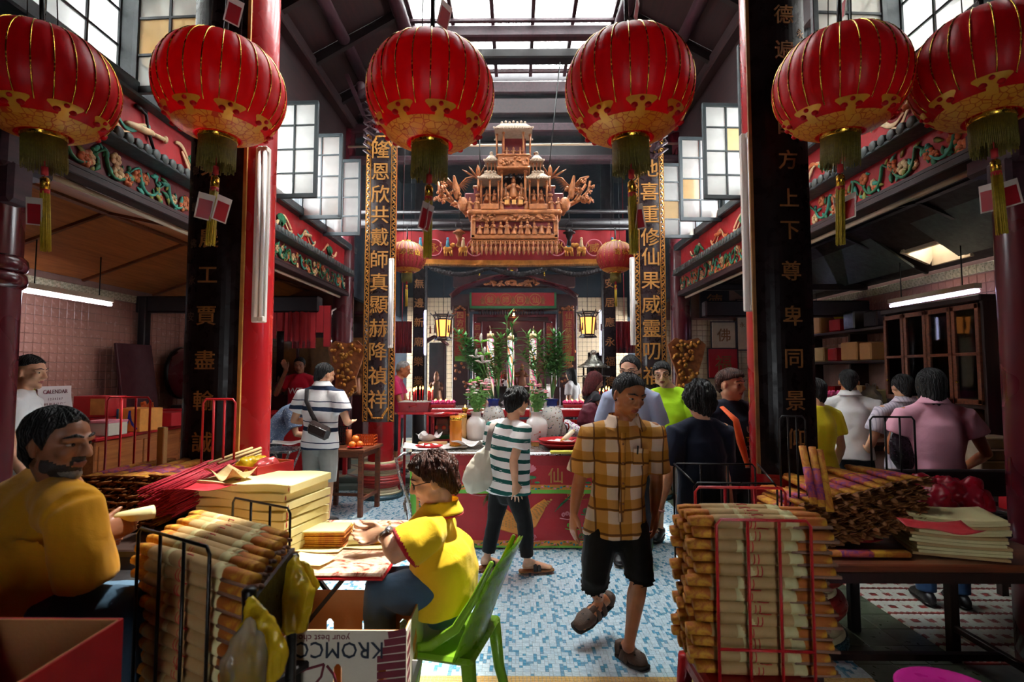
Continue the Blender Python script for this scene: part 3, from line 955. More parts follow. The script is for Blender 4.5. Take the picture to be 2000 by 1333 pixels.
	# ================================================================ carved friezes along the eaves
fw=MB()
def petal_flower():
	m=MB()
	for k in range(6):
		a=k*PI/3
		m.ball((0,math.cos(a)*.022,math.sin(a)*.022),(.012,.017,.017),None,6,4)
	m.ball((.006,0,0),(.012,.011,.011),None,6,4)
	return m
FL=[petal_flower().data('carved_flower',MAT[k])for k in('orange_relief','cream_relief')]
def leaf_mb():
	m=MB();m.loft([(0,0,-.028),(.004,.002,-.01),(.006,.002,.01),(0,0,.032)],[(.002,.003),(.007,.013),(.006,.012),(.001,.002)],V((1,0,0)),6)
	return m
LF=[leaf_mb().data('carved_leaf',MAT[k])for k in('green_relief','olive_relief','teal_relief')]
et=MB();et.lathe([(.0,0),(.032,0),(.036,.006),(.036,.16)],(0,0,0),10);ET=et.data('eave_tile',MAT['eave'])
def frieze(s):
	X=side_x(s)-s*.01;y0,y1=2.78,7.95
	sd='left' if s<0 else 'right'
	o=thing('carved_frieze','long painted and carved red frieze with tiled ledge along the %s aisle'%sd,'frieze',(X,y0,2.78))
	L=y1-y0;ym=(y0+y1)/2
	m=MB();m.cbox((X+s*.03,ym,2.925),(.06,L,.25),.006);m.build('lower_panel',[MAT['wine_band']if s<0 else MAT['red_band']],o)
	m=MB();m.cbox((X+s*.03,ym,3.27),(.06,L,.37),.006);m.build('upper_panel',[MAT['red_band']],o)
	m=MB();m.cbox((X-s*.02,ym,2.795),(.08,L,.03),.006);m.cbox((X-s*.005,ym,2.76),(.12,L,.045),.006);m.build('lower_rail',[MAT['roof_wood']],o)
	m=MB();m.cbox((X-s*.06,ym,3.055),(.17,L,.022),.005);m.build('ledge',[MAT['window_frame']],o)
	n=int(L/.085)
	for k in range(n):
		inst(ET,'eave_tile',o,(X-s*.15,y0+.05+k*.085,3.085),(0,s*R(90)+0*s,0),(1,1,1))
	r=random.Random(5+s)
	for k in range(17):
		yc=y0+.2+k*.30
		c=MB();pts=[]
		for q in range(15):
			t=q/14
			a=t*2.2*PI
			pts.append((X-s*(.006+.01*math.sin(t*PI)),yc+(t-.5)*.30+.03*math.sin(a*1.3),2.92+.075*math.sin(a)))
		c.tube(pts,[.006+.006*math.sin(PI*q/14)for q in range(15)],6)
		c.ball(pts[0],(.012,.017,.017),None,6,4);c.ball(pts[-1],(.012,.017,.017),None,6,4)
		c.build('carved_scroll',[MAT['green_relief']if r.random()<.6 else MAT['teal_relief']],o)
		for q in range(4):
			k2=.7+r.random()*.7
			inst(FL[r.random()<.3],'carved_flower',o,(X-s*.008,yc+r.uniform(-.18,.18),2.92+r.uniform(-.07,.07)),(r.random()*6,0,0 if s<0 else PI),(k2,k2,k2))
		for q in range(11):
			k2=.8+r.random()*.7
			inst(LF[r.randrange(3)],'carved_leaf',o,(X-s*.006,yc+r.uniform(-.2,.2),2.92+r.uniform(-.09,.09)),(r.random()*6,0,0 if s<0 else PI),(k2,k2,k2))
			# ribbons and emblems in relief on the upper band
	def ribbon(yc,zc,w,h,mat,ph=0.0):
		c=MB();pts=[]
		for q in range(25):
			t=q/24
			pts.append((X-s*(.012+.006*math.sin(t*9)),yc+(t-.5)*w,zc+h*math.sin(t*2.4*PI+ph)*(1-.3*t)))
		c.loft(pts,[(.005,.010+.008*abs(math.sin(q*.5)))for q in range(25)],V((1,0,0)),8)
		c.build('relief_ribbon',[MAT[mat]],o)
	tl=('teal_relief','cream_relief','orange_relief','green_relief')
	for k,yy in enumerate((3.35,4.15,4.9,5.7,6.4,7.2)):
		ribbon(yy,3.28,.52,.07,tl[k%2 if s<0 else 1+k%3],k)
		ribbon(yy+.05,3.25,.46,.08,'cream_relief',k+1.4)
		if s<0 and k==0:
			c=MB();c.loft([(X+.015,3.40,3.255),(X+.02,3.48,3.265),(X+.02,3.62,3.285)],[.018,.026,.024],V((1,0,0)),10,round_=True)
			c.tube([(X+.02,3.62,3.285),(X+.02,3.75,3.30)],.016,8);c.ball((X+.02,3.77,3.305),(.018,.02,.03));c.build('relief_sword',[MAT['cream_relief']],o)
			c=MB();c.tube([(X+.02,3.5,3.40),(X+.022,3.56,3.39),(X+.022,3.58,3.30),(X+.02,3.66,3.16)],.011,8);c.tube([(X+.02,3.46,3.405),(X+.02,3.56,3.41)],.014,8);c.build('relief_staff',[MAT['black_wood']],o)
		else:
			c=MB()
			if k%2:
				for q in range(9):
					a=-.9+1.8*q/8
					c.beam((X-s*.015,yy,3.2),(X-s*.015,yy+math.sin(a)*.14,3.2+math.cos(a)*.14),.02,.012,V((1,0,0)))
				c.build('relief_fan',[MAT['green_relief']],o)
			else:
				c.tube([(X-s*.02,yy-.11,3.27),(X-s*.02,yy+.11,3.30)],.019,10)
				for q in range(3):c.ball((X-s*.02,yy-.05+.05*q,3.275+.006*q),(.023,.008,.023),None,8,5)
				c.build('relief_flute',[MAT['cream_relief']if s<0 else MAT['orange_relief']],o)
				# gutter pipe and bracket under the eaves
	m=MB();m.cyl((X+s*.06,y0-.2,2.72),(X+s*.06,y1,2.72),.018,None,10);m.build('eave_pipe',[MAT['cream_paint']],o)
	m=MB();m.cbox((X+s*.06,y0-.05,2.78),(.16,.3,.26),.02);m.cbox((X+s*.02,y0-.1,2.58),(.1,.14,.22),.02);m.build('beam_end',[MAT['purple_wood']],o)
	return o
frieze(-1);frieze(1)
b=MB()
for s in(-1,1):
	b.box((side_x(s)+s*.09,5.25,3.15),(.06,5.9,.72))
struct('wall_behind_friezes',b,[MAT['black_wood']])
# ================================================================ fluorescent fittings
def emitter(name,col,strength):
	n=NT(name)
	e=n.n.new('ShaderNodeEmission');n.put(e.inputs[0],col);e.inputs[1].default_value=strength
	return n.end(e.outputs[0])
MAT['tube_lit']=emitter('tube_lit','#eef0ff',24.0)
MAT['tube_far']=emitter('tube_far','#cfd2ff',9.0)
MAT['tube_off']=M('tube_off','#f1eeee',.15,0,.03,4,0)
def fitting_v(label,x,y,z0,z1,w,tubes,rz=0):
	o=thing('tube_light',label,'light',(x,y,z0))
	m=MB();m.cbox((x,y+.02,(z0+z1)/2),(w,.035,z1-z0),.005);m.build('housing',[MAT['white_plastic']],o)
	if tubes==1:
		m=MB();m.beam((x,y+.03,(z0+z1)/2),(x*1.09,y+.25,(z0+z1)/2),.03,.04);m.build('wall_bracket',[MAT['white_plastic']],o)
	for k in range(tubes):
		tx=x+(k-(tubes-1)/2)*.03+(.012 if tubes>1 else 0)
		m=MB();m.cyl((tx,y-.016,z0+.03),(tx,y-.016,z1-.03),.0125,None,12);m.build('tube',[MAT['tube_off']],o)
		m=MB()
		for zz in(z0+.02,z1-.02):m.cbox((tx,y-.006,zz),(.03,.035,.035),.004)
		m.build('socket',[MAT['white_plastic']],o)
p0,p1=P(512,287,3.22),P(512,630,3.22)
fitting_v('white twin tube light fixed upright on the left front column, switched off',p0.x,3.22,p1.z,p0.z,.085,2)
p0,p1=P(1461,260,3.22),P(1461,608,3.22)
fitting_v('white twin tube light fixed upright on the right front column, switched off',p0.x,3.22,p1.z,p0.z,.085,2)
p0,p1=P(764,505,6.5),P(764,680,6.5)
fitting_v('white tube light beside the rear left couplet board',p0.x,6.5,p1.z,p0.z,.06,1)
p0,p1=P(1235,503,6.5),P(1235,675,6.5)
fitting_v('white tube light beside the rear right couplet board',p0.x,6.5,p1.z,p0.z,.06,1)
for x,nm in((830,'left'),(1173,'right')):
	a,b=P(x,608,8.8),P(x,692,8.8)
	o=thing('tube_light','thin lit tube standing upright by the far %s column'%nm,'light',(a.x,8.8,b.z))
	m=MB();m.cyl(b,a,.014,None,10);m.build('tube',[MAT['tube_far']],o)
	m=MB();m.cbox(((a+b)/2)+V((0,.035,0)),(.04,.03,a.z-b.z+.05),.004)
	m.beam((a.x,8.85,2.3),(a.x+(-.1 if nm=='left' else .1),8.95,2.3),.03,.03);m.build('housing',[MAT['white_plastic']],o)
def fitting_h(label,a,b,zc,mt='tube_lit'):
	a,b=V(a),V(b);mid=(a+b)/2
	o=thing('tube_light',label,'light',tuple(mid))
	m=MB();m.beam(a+V((0,0,.05)),b+V((0,0,.05)),.07,.05);m.build('housing',[MAT['cream_paint']],o)
	m=MB();m.cyl(a,b,.017,None,12);m.build('tube',[MAT[mt]],o)
	for t in(.15,.85):
		m=MB();q=a.lerp(b,t);m.cyl(q+V((0,0,.07)),V((q.x,q.y,zc)),.006,None,6);m.build('hanging_rod',[MAT['black_metal']],o)
fitting_h('lit tube light hanging under the brown ceiling of the left aisle',(-4.45,4.62,2.33),(-4.45,5.7,2.33),2.82)
fitting_h('lit tube light hanging in front of the glazed cabinet in the right aisle',(4.35,4.98,2.36),(4.35,6.15,2.36),2.9,'tube_far')
fitting_h('small lit tube light far back over the shelves of the right aisle',(4.1,7.9,2.33),(4.55,7.9,2.33),2.97,'tube_far')
# ================================================================ red lanterns
n=NT('lantern_silk')
sh=n.bsdf(n.ramp(n.noise(6,3),[(.3,'#b80c15'),(.7,'#d2141e')]),.42,0,n.bump(n.noise(160,2),.08,.003),spec=.35)
MAT['lantern_silk']=n.end(n.addtrans(sh,'#e01824',.48))
n=NT('lantern_silk_dusty')
x,y,z=n.xyz()
sh=n.bsdf(n.mix(n.ramp(z,[(.0,0.0),(.24,.75)]),'#9d1420','#b39a8c'),.6)
MAT['lantern_dusty']=n.end(n.addtrans(sh,'#b01420',.2))
n=NT('gold_foil')
vo=n.vor(26,'DISTANCE_TO_EDGE')
sh=n.bsdf(n.ramp(n.noise(9,3),[(.3,'#dd9f28'),(.7,'#f2c350')]),.3,.2,n.bump(n.noise(60,2),.25,.004))
MAT['gold_foil']=n.end(n.addtrans(sh,'#f0a824',.38))
n=NT('gold_fretwork')
x,y,z=n.xyz()
ang=n.math('MULTIPLY',n.math('ARCTAN2',y,x),8/(2*PI))
f=n.vor(30,'DISTANCE_TO_EDGE')
ms=n.math('LESS_THAN',f,.05)
sh=n.bsdf(n.mix(ms,n.ramp(n.noise(9,3),[(.3,'#d89b25'),(.7,'#f2c350')]),'#b02018'),.35,.12)
MAT['gold_fret']=n.end(n.addtrans(sh,'#f0a824',.38))
MAT['tassel']=M('tassel','#b59a1e',.5,0,.3,60,.4,200,thru=.15)
MAT['tassel_dark']=M('tassel_dark','#6d611c',.5,0,.35,60,.4,200,thru=.1)
MAT['brass']=M('brass','#c79a35',.25,.9,.15,20,.05)
MAT['red_card']=M('red_card','#b3202a',.45,0,.1,10,0,thru=.2)
MAT['white_card']=M('white_card','#e6dcd6',.5,0,.05,10,0,thru=.3)
MAT['cord_red']=M('cord_red','#b51d20',.6)
LR,LH=.31,.262
def lpt(th,ph,k=1.0):
	"""point on the lantern: longitude th, latitude ph"""
	rr=LR*k*(abs(math.cos(ph))**.82)
	return V((math.cos(th)*rr,math.sin(th)*rr,LH*k*math.sin(ph)))
def lantern(name,label,group,mats,gold=True,dust=False):
	o=lthing(name,label,'lantern',(0,0,0),0,group)
	NS=24;m=MB()
	def body(u,v):
		th=u*2*PI;ph=-1.30+2.6*v
		q=(u*NS)%1.0
		k=1-.022*(1-math.sin(PI*q))*math.cos(ph)
		return lpt(th,ph,k)
	m.grid(body,NS*4,26,wrap=True)
	m.build('silk_body',[mats],o)
	rb=MB();rb.tube([lpt(0,-.72+1.9*k/12,.992+.006*abs(-.72+1.9*k/12))for k in range(13)],.0032,5);rbm=rb.data('gilt_rib',MAT['brass'])
	for k in range(NS):inst(rbm,'gilt_rib',o,(0,0,0),(0,0,2*PI*k/NS))
	if gold:
	# cloud-headed petals round the foot, each its own foil
		pb=MB()
		def outline(t):
		# closed outline in (longitude, latitude) offsets
			a=t*2*PI
			r=1+.16*math.cos(3*a+PI)+.05*math.cos(6*a)
			return(.26*r*math.sin(a),-.74+.115*r*math.cos(a))
		N=30
		ring=[outline(k/N)for k in range(N)]
		c=(0.0,-.74)
		for q in range(3):
			pass
		vs=[lpt(c[0],c[1],1.012)]
		for lev in(.5,1.0):
			for(a,b)in ring:vs.append(lpt(c[0]+(a-c[0])*lev,c[1]+(b-c[1])*lev,1.012 if lev<1 else 1.006))
		fs=[(0,1+k,1+(k+1)%N)for k in range(N)]+[(1+k,1+N+k,1+N+(k+1)%N,1+(k+1)%N)for k in range(N)]
		pb.add(vs,fs,0,True)
		pb.ball(lpt(0,-.70,1.016),(.012,.012,.010),None,8,5,1)
		for sgn in(-1,1):pb.ball(lpt(sgn*.13,-.80,1.012),(.016,.016,.012),None,8,5,1)
		# neck of the petal
		pb.grid(lambda u,v:lpt((u-.5)*(.18+.05*v),-.86-.14*v,1.008),5,4)
		pm=pb.data('foil_petal',[MAT['gold_foil'],MAT['lantern_silk']])
		for k in range(8):inst(pm,'foil_petal',o,(0,0,0),(0,0,2*PI*(k+.25)/8))
		ib=MB();ib.grid(lambda u,v:lpt(u*2*PI,-.90-.38*v,1.006),64,6,wrap=True)
		ib.build('foil_band',[MAT['gold_fret']],o)
	else:
		ib=MB();ib.grid(lambda u,v:lpt(u*2*PI,-.85-.4*v,1.006),48,5,wrap=True);ib.build('foil_band',[MAT['gold_fret']],o)
	zb=-LH*math.sin(1.30)
	m=MB();m.lathe([(.088,zb+.03),(.092,zb+.02),(.092,zb-.012),(.084,zb-.02),(.07,zb-.02)],(0,0,0),28);m.build('foot_ring',[MAT['brass']],o)
	m=MB();m.lathe([(.07,-zb-.01),(.088,-zb-.005),(.088,-zb+.02),(.05,-zb+.03)],(0,0,0),24);m.build('crown_ring',[MAT['brass']],o)
	# fringe: threads hanging from the foot ring
	m=MB();r=random.Random(3)
	for k in range(84):
		a=2*PI*k/84;l=.135+r.uniform(-.015,.02)
		p0=V((math.cos(a)*.084,math.sin(a)*.084,zb-.015));p1=p0+V((math.cos(a)*.004*r.random(),math.sin(a)*.004,-l))
		m.cyl(p0,p1,.0042,.003,4)
	tag(m.build('fringe',[MAT['tassel_dark']],o),kind='stuff')
	# cord, knot and long tassel
	m=MB();m.cyl((0,0,zb),(0,0,zb-.2),.003,None,6);m.cyl((0,0,zb-.15),(0,0,zb-.19),.014,.014,8);m.build('cord',[MAT['cord_red']],o)
	t=MB();z0=zb-.2
	t.lathe([(.012,z0),(.02,z0-.01),(.02,z0-.06)],(0,0,0),14,1)
	t.lathe([(.02,z0-.06),(.019,z0-.08)],(0,0,0),14,2)
	for k in range(26):
		a=2.4*k;q=.018*math.sqrt(k/26)
		t.cyl((q*math.cos(a),q*math.sin(a),z0-.07),(q*1.15*math.cos(a),q*1.15*math.sin(a),z0-.34-.02*r.random()),.0045,.0035,4,0)
	t.build('long_tassel',[MAT['tassel'],MAT['brass'],MAT['cord_red']],o)
	# suspension cords
	m=MB()
	for sx in(-1,1):m.cyl((sx*.07,0,-zb),(sx*.05,0,-zb+2.0),.0028,None,5)
	m.cyl((.0,.0,-zb),(0,0,-zb+.25),.012,.012,8)
	m.build('suspension_cord',[MAT['black_metal']],o)
	return o
def card(o,loc,rz,w=.075,h=.13):
	m=MB();m.box((0,0,0),(w,.002,h));c=m.build('paper_card',[MAT['white_card']],o);c.location=loc;c.rotation_euler=(R(8),R(7),rz)
	m=MB();m.box((0,-.0016,-.012),(w*.8,.001,h*.72));m.box((0,.0016,-.012),(w*.8,.001,h*.72));k=m.build('red_print',[MAT['red_card']],c)
PLAIN=lantern('red_lantern',None,'row of six big red lanterns at the front',MAT['lantern_silk'])
spots=[((85,165),2.45,'big red lantern at the far left end of the front row, half in shadow'),
((433,176),2.62,'big red lantern hanging in front of the left black couplet board'),
((842,185),2.5,'big red lantern left of the gilt carving, with brightly lit gold petals'),
((1228,173),2.5,'big red lantern right of the gilt carving, above the altar'),
((1640,165),2.6,'big red lantern just right of the right black couplet board'),
((1927,135),2.45,'big red lantern at the far right end of the front row, darkest of the six')]
for i,((x,y),d,lab)in enumerate(spots):
	o=PLAIN if i==0 else tree_copy(PLAIN)
	o.location=P(x,y,d);o.rotation_euler=(R((2,1,0,-1,-2,3)[i]),R((-2,2,1,-2,-4,2)[i]),R(25*i+4))
	o['label']=lab
	o['org']=[0,0,0]
	if i in(1,2,3,4):card(o,(.03,-.05,LH+.14),R(20-10*i))
	card(o,(-.035 if i in(0,2)else .04,-.02,-LH-.36),R(30*i))
small=lantern('small_red_lantern',None,'pair of dusty red lanterns by the altar',MAT['lantern_dusty'],gold=False)
for i,(x,y,lab,tx)in enumerate(((795,503,'dusty red lantern with gold lettering by the rear left column','宮爺師四仙'),(1202,503,'dusty red lantern with gold lettering by the rear right column','宮爺師四仙'))):
	o=small if i==0 else tree_copy(small)
	o.location=P(x,y,7.2);o.scale=(.84,.84,.84);o['label']=lab;o['org']=[0,0,0]
for o,a_off in((small,-.62),(None,.3)):
	if o is None:o=[q for q in COL.objects if q.name.startswith('small_red_lantern')and q is not small][0]
	for k,ch in enumerate('宮爺師四仙'):
		th=-PI/2+a_off+.37*(k-1)+(.25 if a_off<0 else 0)
		q=lpt(th,.12,1.01);m=MB()
		put_text(m,ch,Matrix.Translation(q)@Euler((R(84),0,th+PI/2)).to_matrix().to_4x4(),.11)
		m.build('character',[MAT['brass']],o)
		# palace lanterns
MAT['lamp_pane']=emitter('lamp_pane','#ff9b4a',2.2)
pl=lthing('palace_lantern','black hexagonal palace lantern with glowing panes left of the shrine','lantern',P(866,640,8.6),0,'pair of hexagonal lanterns')
m=MB()
for k in range(6):
	a=k*PI/3;b=a+PI/3;r1,r2=.13,.10
	for(ra,za,rb,zb2)in((.17,.2,.13,.13),(.13,.13,.10,-.16),(.10,-.16,.14,-.2)):
		m.beam((ra*math.cos(a),ra*math.sin(a),za),(rb*math.cos(a),rb*math.sin(a),zb2),.018,.018)
	for(rr,zz)in((.17,.2),(.13,.13),(.10,-.16),(.14,-.2)):
		m.beam((rr*math.cos(a),rr*math.sin(a),zz),(rr*math.cos(b),rr*math.sin(b),zz),.016,.022)
	m.tube([(.17*math.cos(a),.17*math.sin(a),.2),(.2*math.cos(a),.2*math.sin(a),.21),(.215*math.cos(a),.215*math.sin(a),.24)],.009,5)
m.cyl((0,0,.2),(0,0,1.6),.004,None,5)
m.build('frame',[MAT['black_wood']],pl)
for k in range(6):
	a=k*PI/3;b=a+PI/3
	m=MB();vs=[V((.125*math.cos(a),.125*math.sin(a),.12)),V((.125*math.cos(b),.125*math.sin(b),.12)),V((.097*math.cos(b),.097*math.sin(b),-.15)),V((.097*math.cos(a),.097*math.sin(a),-.15))]
	m.add(vs+[v*.97 for v in vs],[(0,1,2,3),(7,6,5,4),(0,4,5,1),(1,5,6,2),(2,6,7,3),(3,7,4,0)])
	m.build('lamp_pane',[MAT['lamp_pane']],pl)
for k in range(6):
	a=k*PI/3;q=V((.215*math.cos(a),.215*math.sin(a),.22))
	m=MB();m.cyl(q,q+V((0,0,-.2)),.004,None,5);m.cyl(q+V((0,0,-.2)),q+V((0,0,-.32)),.012,.014,6);m.build('side_tassel',[MAT['maroon_lacquer']],pl)
p2=tree_copy(pl,'black hexagonal palace lantern with glowing panes right of the shrine',None,P(1148,635,8.6))
# ================================================================ altar table with its embroidered cloth
MAT['altar_red']=M('altar_red','#b0141f',.6,0,.12,5,.2,25,sheen=.2)
MAT['altar_red_2']=M('altar_red_2','#9c101c',.6,0,.14,5,.2,25,sheen=.2)
MAT['red_paint']=M('red_paint','#a5161c',.35,0,.15,8,.05)
MAT['green_silk']=M('green_silk','#6fb83a',.5,0,.12,12,.1)
MAT['orange_silk']=M('orange_silk','#d98a35',.55,0,.15,14,.15)
MAT['leaf_silk']=M('leaf_silk','#2f7a45',.55,0,.2,30,.1)
MAT['pink_silk']=M('pink_silk','#d9818c',.55,0,.15,30,.1)
MAT['blue_silk']=M('blue_silk','#3f8fa8',.55,0,.15,30,.1)
MAT['white_silk']=M('white_silk','#e0d6cf',.55,0,.1,30,.1)
MAT['paper_white']=M('paper_white','#ece6e2',.6,0,.04,10,.05,thru=.15)
MAT['pink_wax']=M('pink_wax','#ee5fa0',.4,0,.1,12,.05,thru=.3)
MAT['porcelain']=M('porcelain','#e9e4df',.12,0,.04,5,0,coat=.4)
MAT['cobalt']=M('cobalt','#233a9a',.15,0,.15,8,0,coat=.4)
MAT['foliage']=M('foliage','#7fb863',.5,0,.35,12,.1,thru=.25)
MAT['foliage_dark']=M('foliage_dark','#63a55c',.5,0,.35,12,.1,thru=.2)
MAT['flame']=emitter('flame','#ffb050',9.0)
MAT['candle_red']=M('candle_red','#c41620',.4,0,.1,10,0,thru=.2)
AX0,AX1,AY0,AY1,AZ=-.97,1.22,4.86,5.68,.86
o=thing('altar_table','long altar table with a steel top in the middle of the court','table',(.12,AY0,0))
m=MB();m.cbox(((AX0+AX1)/2,(AY0+AY1)/2,AZ-.02),(AX1-AX0,AY1-AY0,.04),.006);m.build('table_top',[MAT['steel']],o)
for x in(AX0+.08,AX1-.08):
	for y in(AY0+.1,AY1-.08):
		m=MB();m.cbox((x,y,(AZ-.04)/2),(.06,.06,AZ-.04),.005);m.build('leg',[MAT['red_paint']],o)
m=MB()
m.cbox(((AX0+AX1)/2,AY1-.08,.4),(AX1-AX0-.2,.03,.7),.004);m.build('back_panel',[MAT['red_paint']],o)
# the cloth: plain band, upper embroidered fall, lower fall
o=thing('altar_cloth','red embroidered altar cloth with green borders hanging down the front of the altar table','cloth',(.12,AY0,0))
W_=AX1-AX0
def drape(z0,z1,y,amp,seed,x0=AX0,x1=AX1):
	return lambda u,v:(x0+(x1-x0)*u,y+amp*(1-v)*(math.sin(u*31+seed)*.6+math.sin(u*67+2*seed)*.4),z0+(z1-z0)*v)
def cl_sheet(name,fn,mat,nu=90,nv=8):
	m=MB();m.grid(fn,nu,nv);m.grid(lambda u,v:V(fn(1-u,v))+V((0,.006,0)),nu,nv);return m.build(name,[mat],o)
lower=drape(.015,.60,AY0-.012,.010,1.0)
upper=drape(.50,.76,AY0-.030,.008,2.2)
band=drape(.75,.838,AY0-.036,.004,3.0)
cl_sheet('lower_fall',lower,MAT['altar_red']);cl_sheet('upper_fall',upper,MAT['altar_red']);cl_sheet('top_band',band,MAT['altar_red_2'])
def strip(name,fn,u0,u1,v0,v1,mat,off=.004):
	m=MB();g=lambda u,v:V(fn(u0+(u1-u0)*u,v0+(v1-v0)*v))+V((0,-off,0))
	m.grid(g,80 if u1-u0>.3 else 6,6);m.grid(lambda u,v:g(1-u,v)+V((0,.003,0)),80 if u1-u0>.3 else 6,6);return m.build(name,[MAT[mat]],o)
strip('green_border',upper,0,1,0,.13,'green_silk');strip('flower_border',upper,0.03,.97,.13,.30,'orange_silk')
strip('green_border',lower,0,1,0,.03,'green_silk');strip('flower_border',lower,.03,.97,.03,.11,'orange_silk')
for fn,v0 in((upper,.1),(lower,.0)):
	for u0 in(0,.975):strip('green_border',fn,u0,u0+.025,v0,1,'green_silk')
	for u0 in(.025,.94):strip('flower_border',fn,u0,u0+.035,v0,1,'orange_silk',.0045)
def on(fn,x,v,off=.008):
	p=V(fn((x-AX0)/W_,v));return p+V((0,-off,0))
er=random.Random(4)
# little flowers and leaves worked along the borders
def sprig(fn,us,vs):
	fm=MB();lm=MB();bm_=MB()
	for i,(u,v)in enumerate(zip(us,vs)):
		p=V(fn(u,v))+V((0,-.008,0))
		(bm_ if i%4==0 else fm if i%4==2 else lm).ball(p,(.012,.003,.010)if i%2==0 else(.016,.003,.006),(0,er.uniform(-.8,.8),0),7,4)
	for mm,nm,mt in((fm,'pink_flowers','pink_silk'),(lm,'leaves','leaf_silk'),(bm_,'blue_flowers','blue_silk')):mm.build(nm,[MAT[mt]],o)
sprig(upper,[.05+.9*k/69 for k in range(70)],[.21+.05*math.sin(k)for k in range(70)])
sprig(lower,[.05+.9*k/69 for k in range(70)],[.07+.022*math.sin(k)for k in range(70)])
sprig(lower,[.042]*24,[.1+.035*k for k in range(24)])
def lotus(x):
	m=MB()
	for k in range(7):
		a=(k-3)*.36;L=.075-.006*abs(k-3)
		c=on(upper,x+math.sin(a)*L*.5,.78,.010+.001*(3-abs(k-3)));c.z+=math.cos(a)*L*.3
		m.ball(c,(.013,.003,L*.55),(0,a,0),8,6)
	m.build('lotus',[MAT['pink_silk']],o)
	m=MB();c=on(upper,x,.56);m.ball(c,(.055,.004,.016),None,10,6)
	for q in(-1,1):m.beam(on(upper,x+q*.012,.36),on(upper,x+q*.010,.60),.005,.004);m.ball(on(upper,x+q*.06,.38),(.025,.003,.010),None,8,5)
	m.build('lotus_leaf',[MAT['leaf_silk']],o)
for x in(-.62,-.22,.12,.58):lotus(x)
for t,x in(('爺',-.78),('師',-.42),('四',-.03),('仙',.345)):
	m=MB();p=on(upper,x,.62,.008);put_text(m,t,Matrix.Translation(p)@Euler((R(90),0,0)).to_matrix().to_4x4(),.145);m.build('gold_character',[MAT['gold_paint']],o)
def spiral_cloud(x,v,s,mat):
	m=MB()
	for q in range(3):
		cx=x+(q-1)*.055*s;pts=[]
		for k in range(15):
			a=k/14*3.4*PI;r=.034*s*(1-k/18)
			p=on(lower,cx+r*math.cos(a),v,.008);p.z+=r*math.sin(a)+(.018*s if q==1 else 0);pts.append(p)
		m.tube(pts,.0045,5)
	m.tube([on(lower,x-.11*s,v-.05),on(lower,x,v-.07),on(lower,x+.13*s,v-.05)],.0045,5)
	m.build('embroidered_cloud',[MAT[mat]],o)
for x,v,s,mt in((-.33,.86,.8,'pink_silk'),(.53,.80,.9,'orange_silk'),(.66,.56,.8,'leaf_silk'),(.45,.50,.6,'pink_silk'),(.50,.34,.6,'green_silk'),(.68,.36,1.0,'blue_silk'),(-.72,.36,.8,'pink_silk'),(-.6,.7,.7,'orange_silk'),(.95,.4,.9,'pink_silk'),(1.02,.75,.8,'orange_silk'),(.62,.18,.8,'leaf_silk'),(.1,.16,.8,'pink_silk')):
	spiral_cloud(x,v,s,mt)
	# scaly beast with a green mane
m=MB();pts=[];path=[(-.16,.74),(-.18,.55),(-.10,.40),(.02,.34),(.12,.42),(.20,.60),(.26,.72)]
for(x,v)in path:pts.append(on(lower,x,v,.009))
m.loft(pts,[(.07,.004),(.085,.004),(.09,.004),(.09,.004),(.075,.004),(.05,.004),(.02,.004)],V((1,0,0)),12);m.build('embroidered_beast',[MAT['orange_silk']],o)
m=MB()
for i in range(len(pts)-1):
	for k in range(4):
		for q in(-2,-1,0,1,2):
			c=pts[i].lerp(pts[i+1],k/4)+V((q*.03,-.003,q*.012));m.ball(c,(.012,.003,.009),None,6,4)
tag(m.build('scales',[MAT['gold_paint']],o),kind='stuff')
m=MB();hd=on(lower,-.16,.82,.012);m.ball(hd,(.075,.006,.06),None,12,8);m.ball(hd+V((-.05,0,-.03)),(.05,.006,.03),None,10,6);m.build('beast_head',[MAT['orange_silk']],o)
m=MB()
for k in range(12):
	a=PI*.55+k*.14;m.loft([hd+V((math.cos(a)*.05,-.004,math.sin(a)*.05-.02)),hd+V((math.cos(a)*.12,-.004,math.sin(a)*.10-.05)),hd+V((math.cos(a)*.15,-.004,math.sin(a)*.12-.10))],[(.008,.002),(.011,.002),(.002,.001)],V((0,1,0)),6)
for k in range(6):m.loft([on(lower,.34+.02*k,.55+.03*k),on(lower,.40+.02*k,.68+.03*k),on(lower,.46+.012*k,.70+.04*k)],[(.004,.002),(.011,.002),(.002,.001)],V((0,1,0)),6)
m.build('mane',[MAT['leaf_silk']],o)
m=MB();m.ball(hd+V((.015,-.008,.02)),(.016,.003,.016),None,8,6);m.build('beast_eye',[MAT['white_silk']],o)
m=MB();m.ball(hd+V((.017,-.012,.02)),(.007,.002,.008),None,8,6);m.build('beast_pupil',[MAT['iris']if 'iris' in MAT else MAT['black_wood']],o)
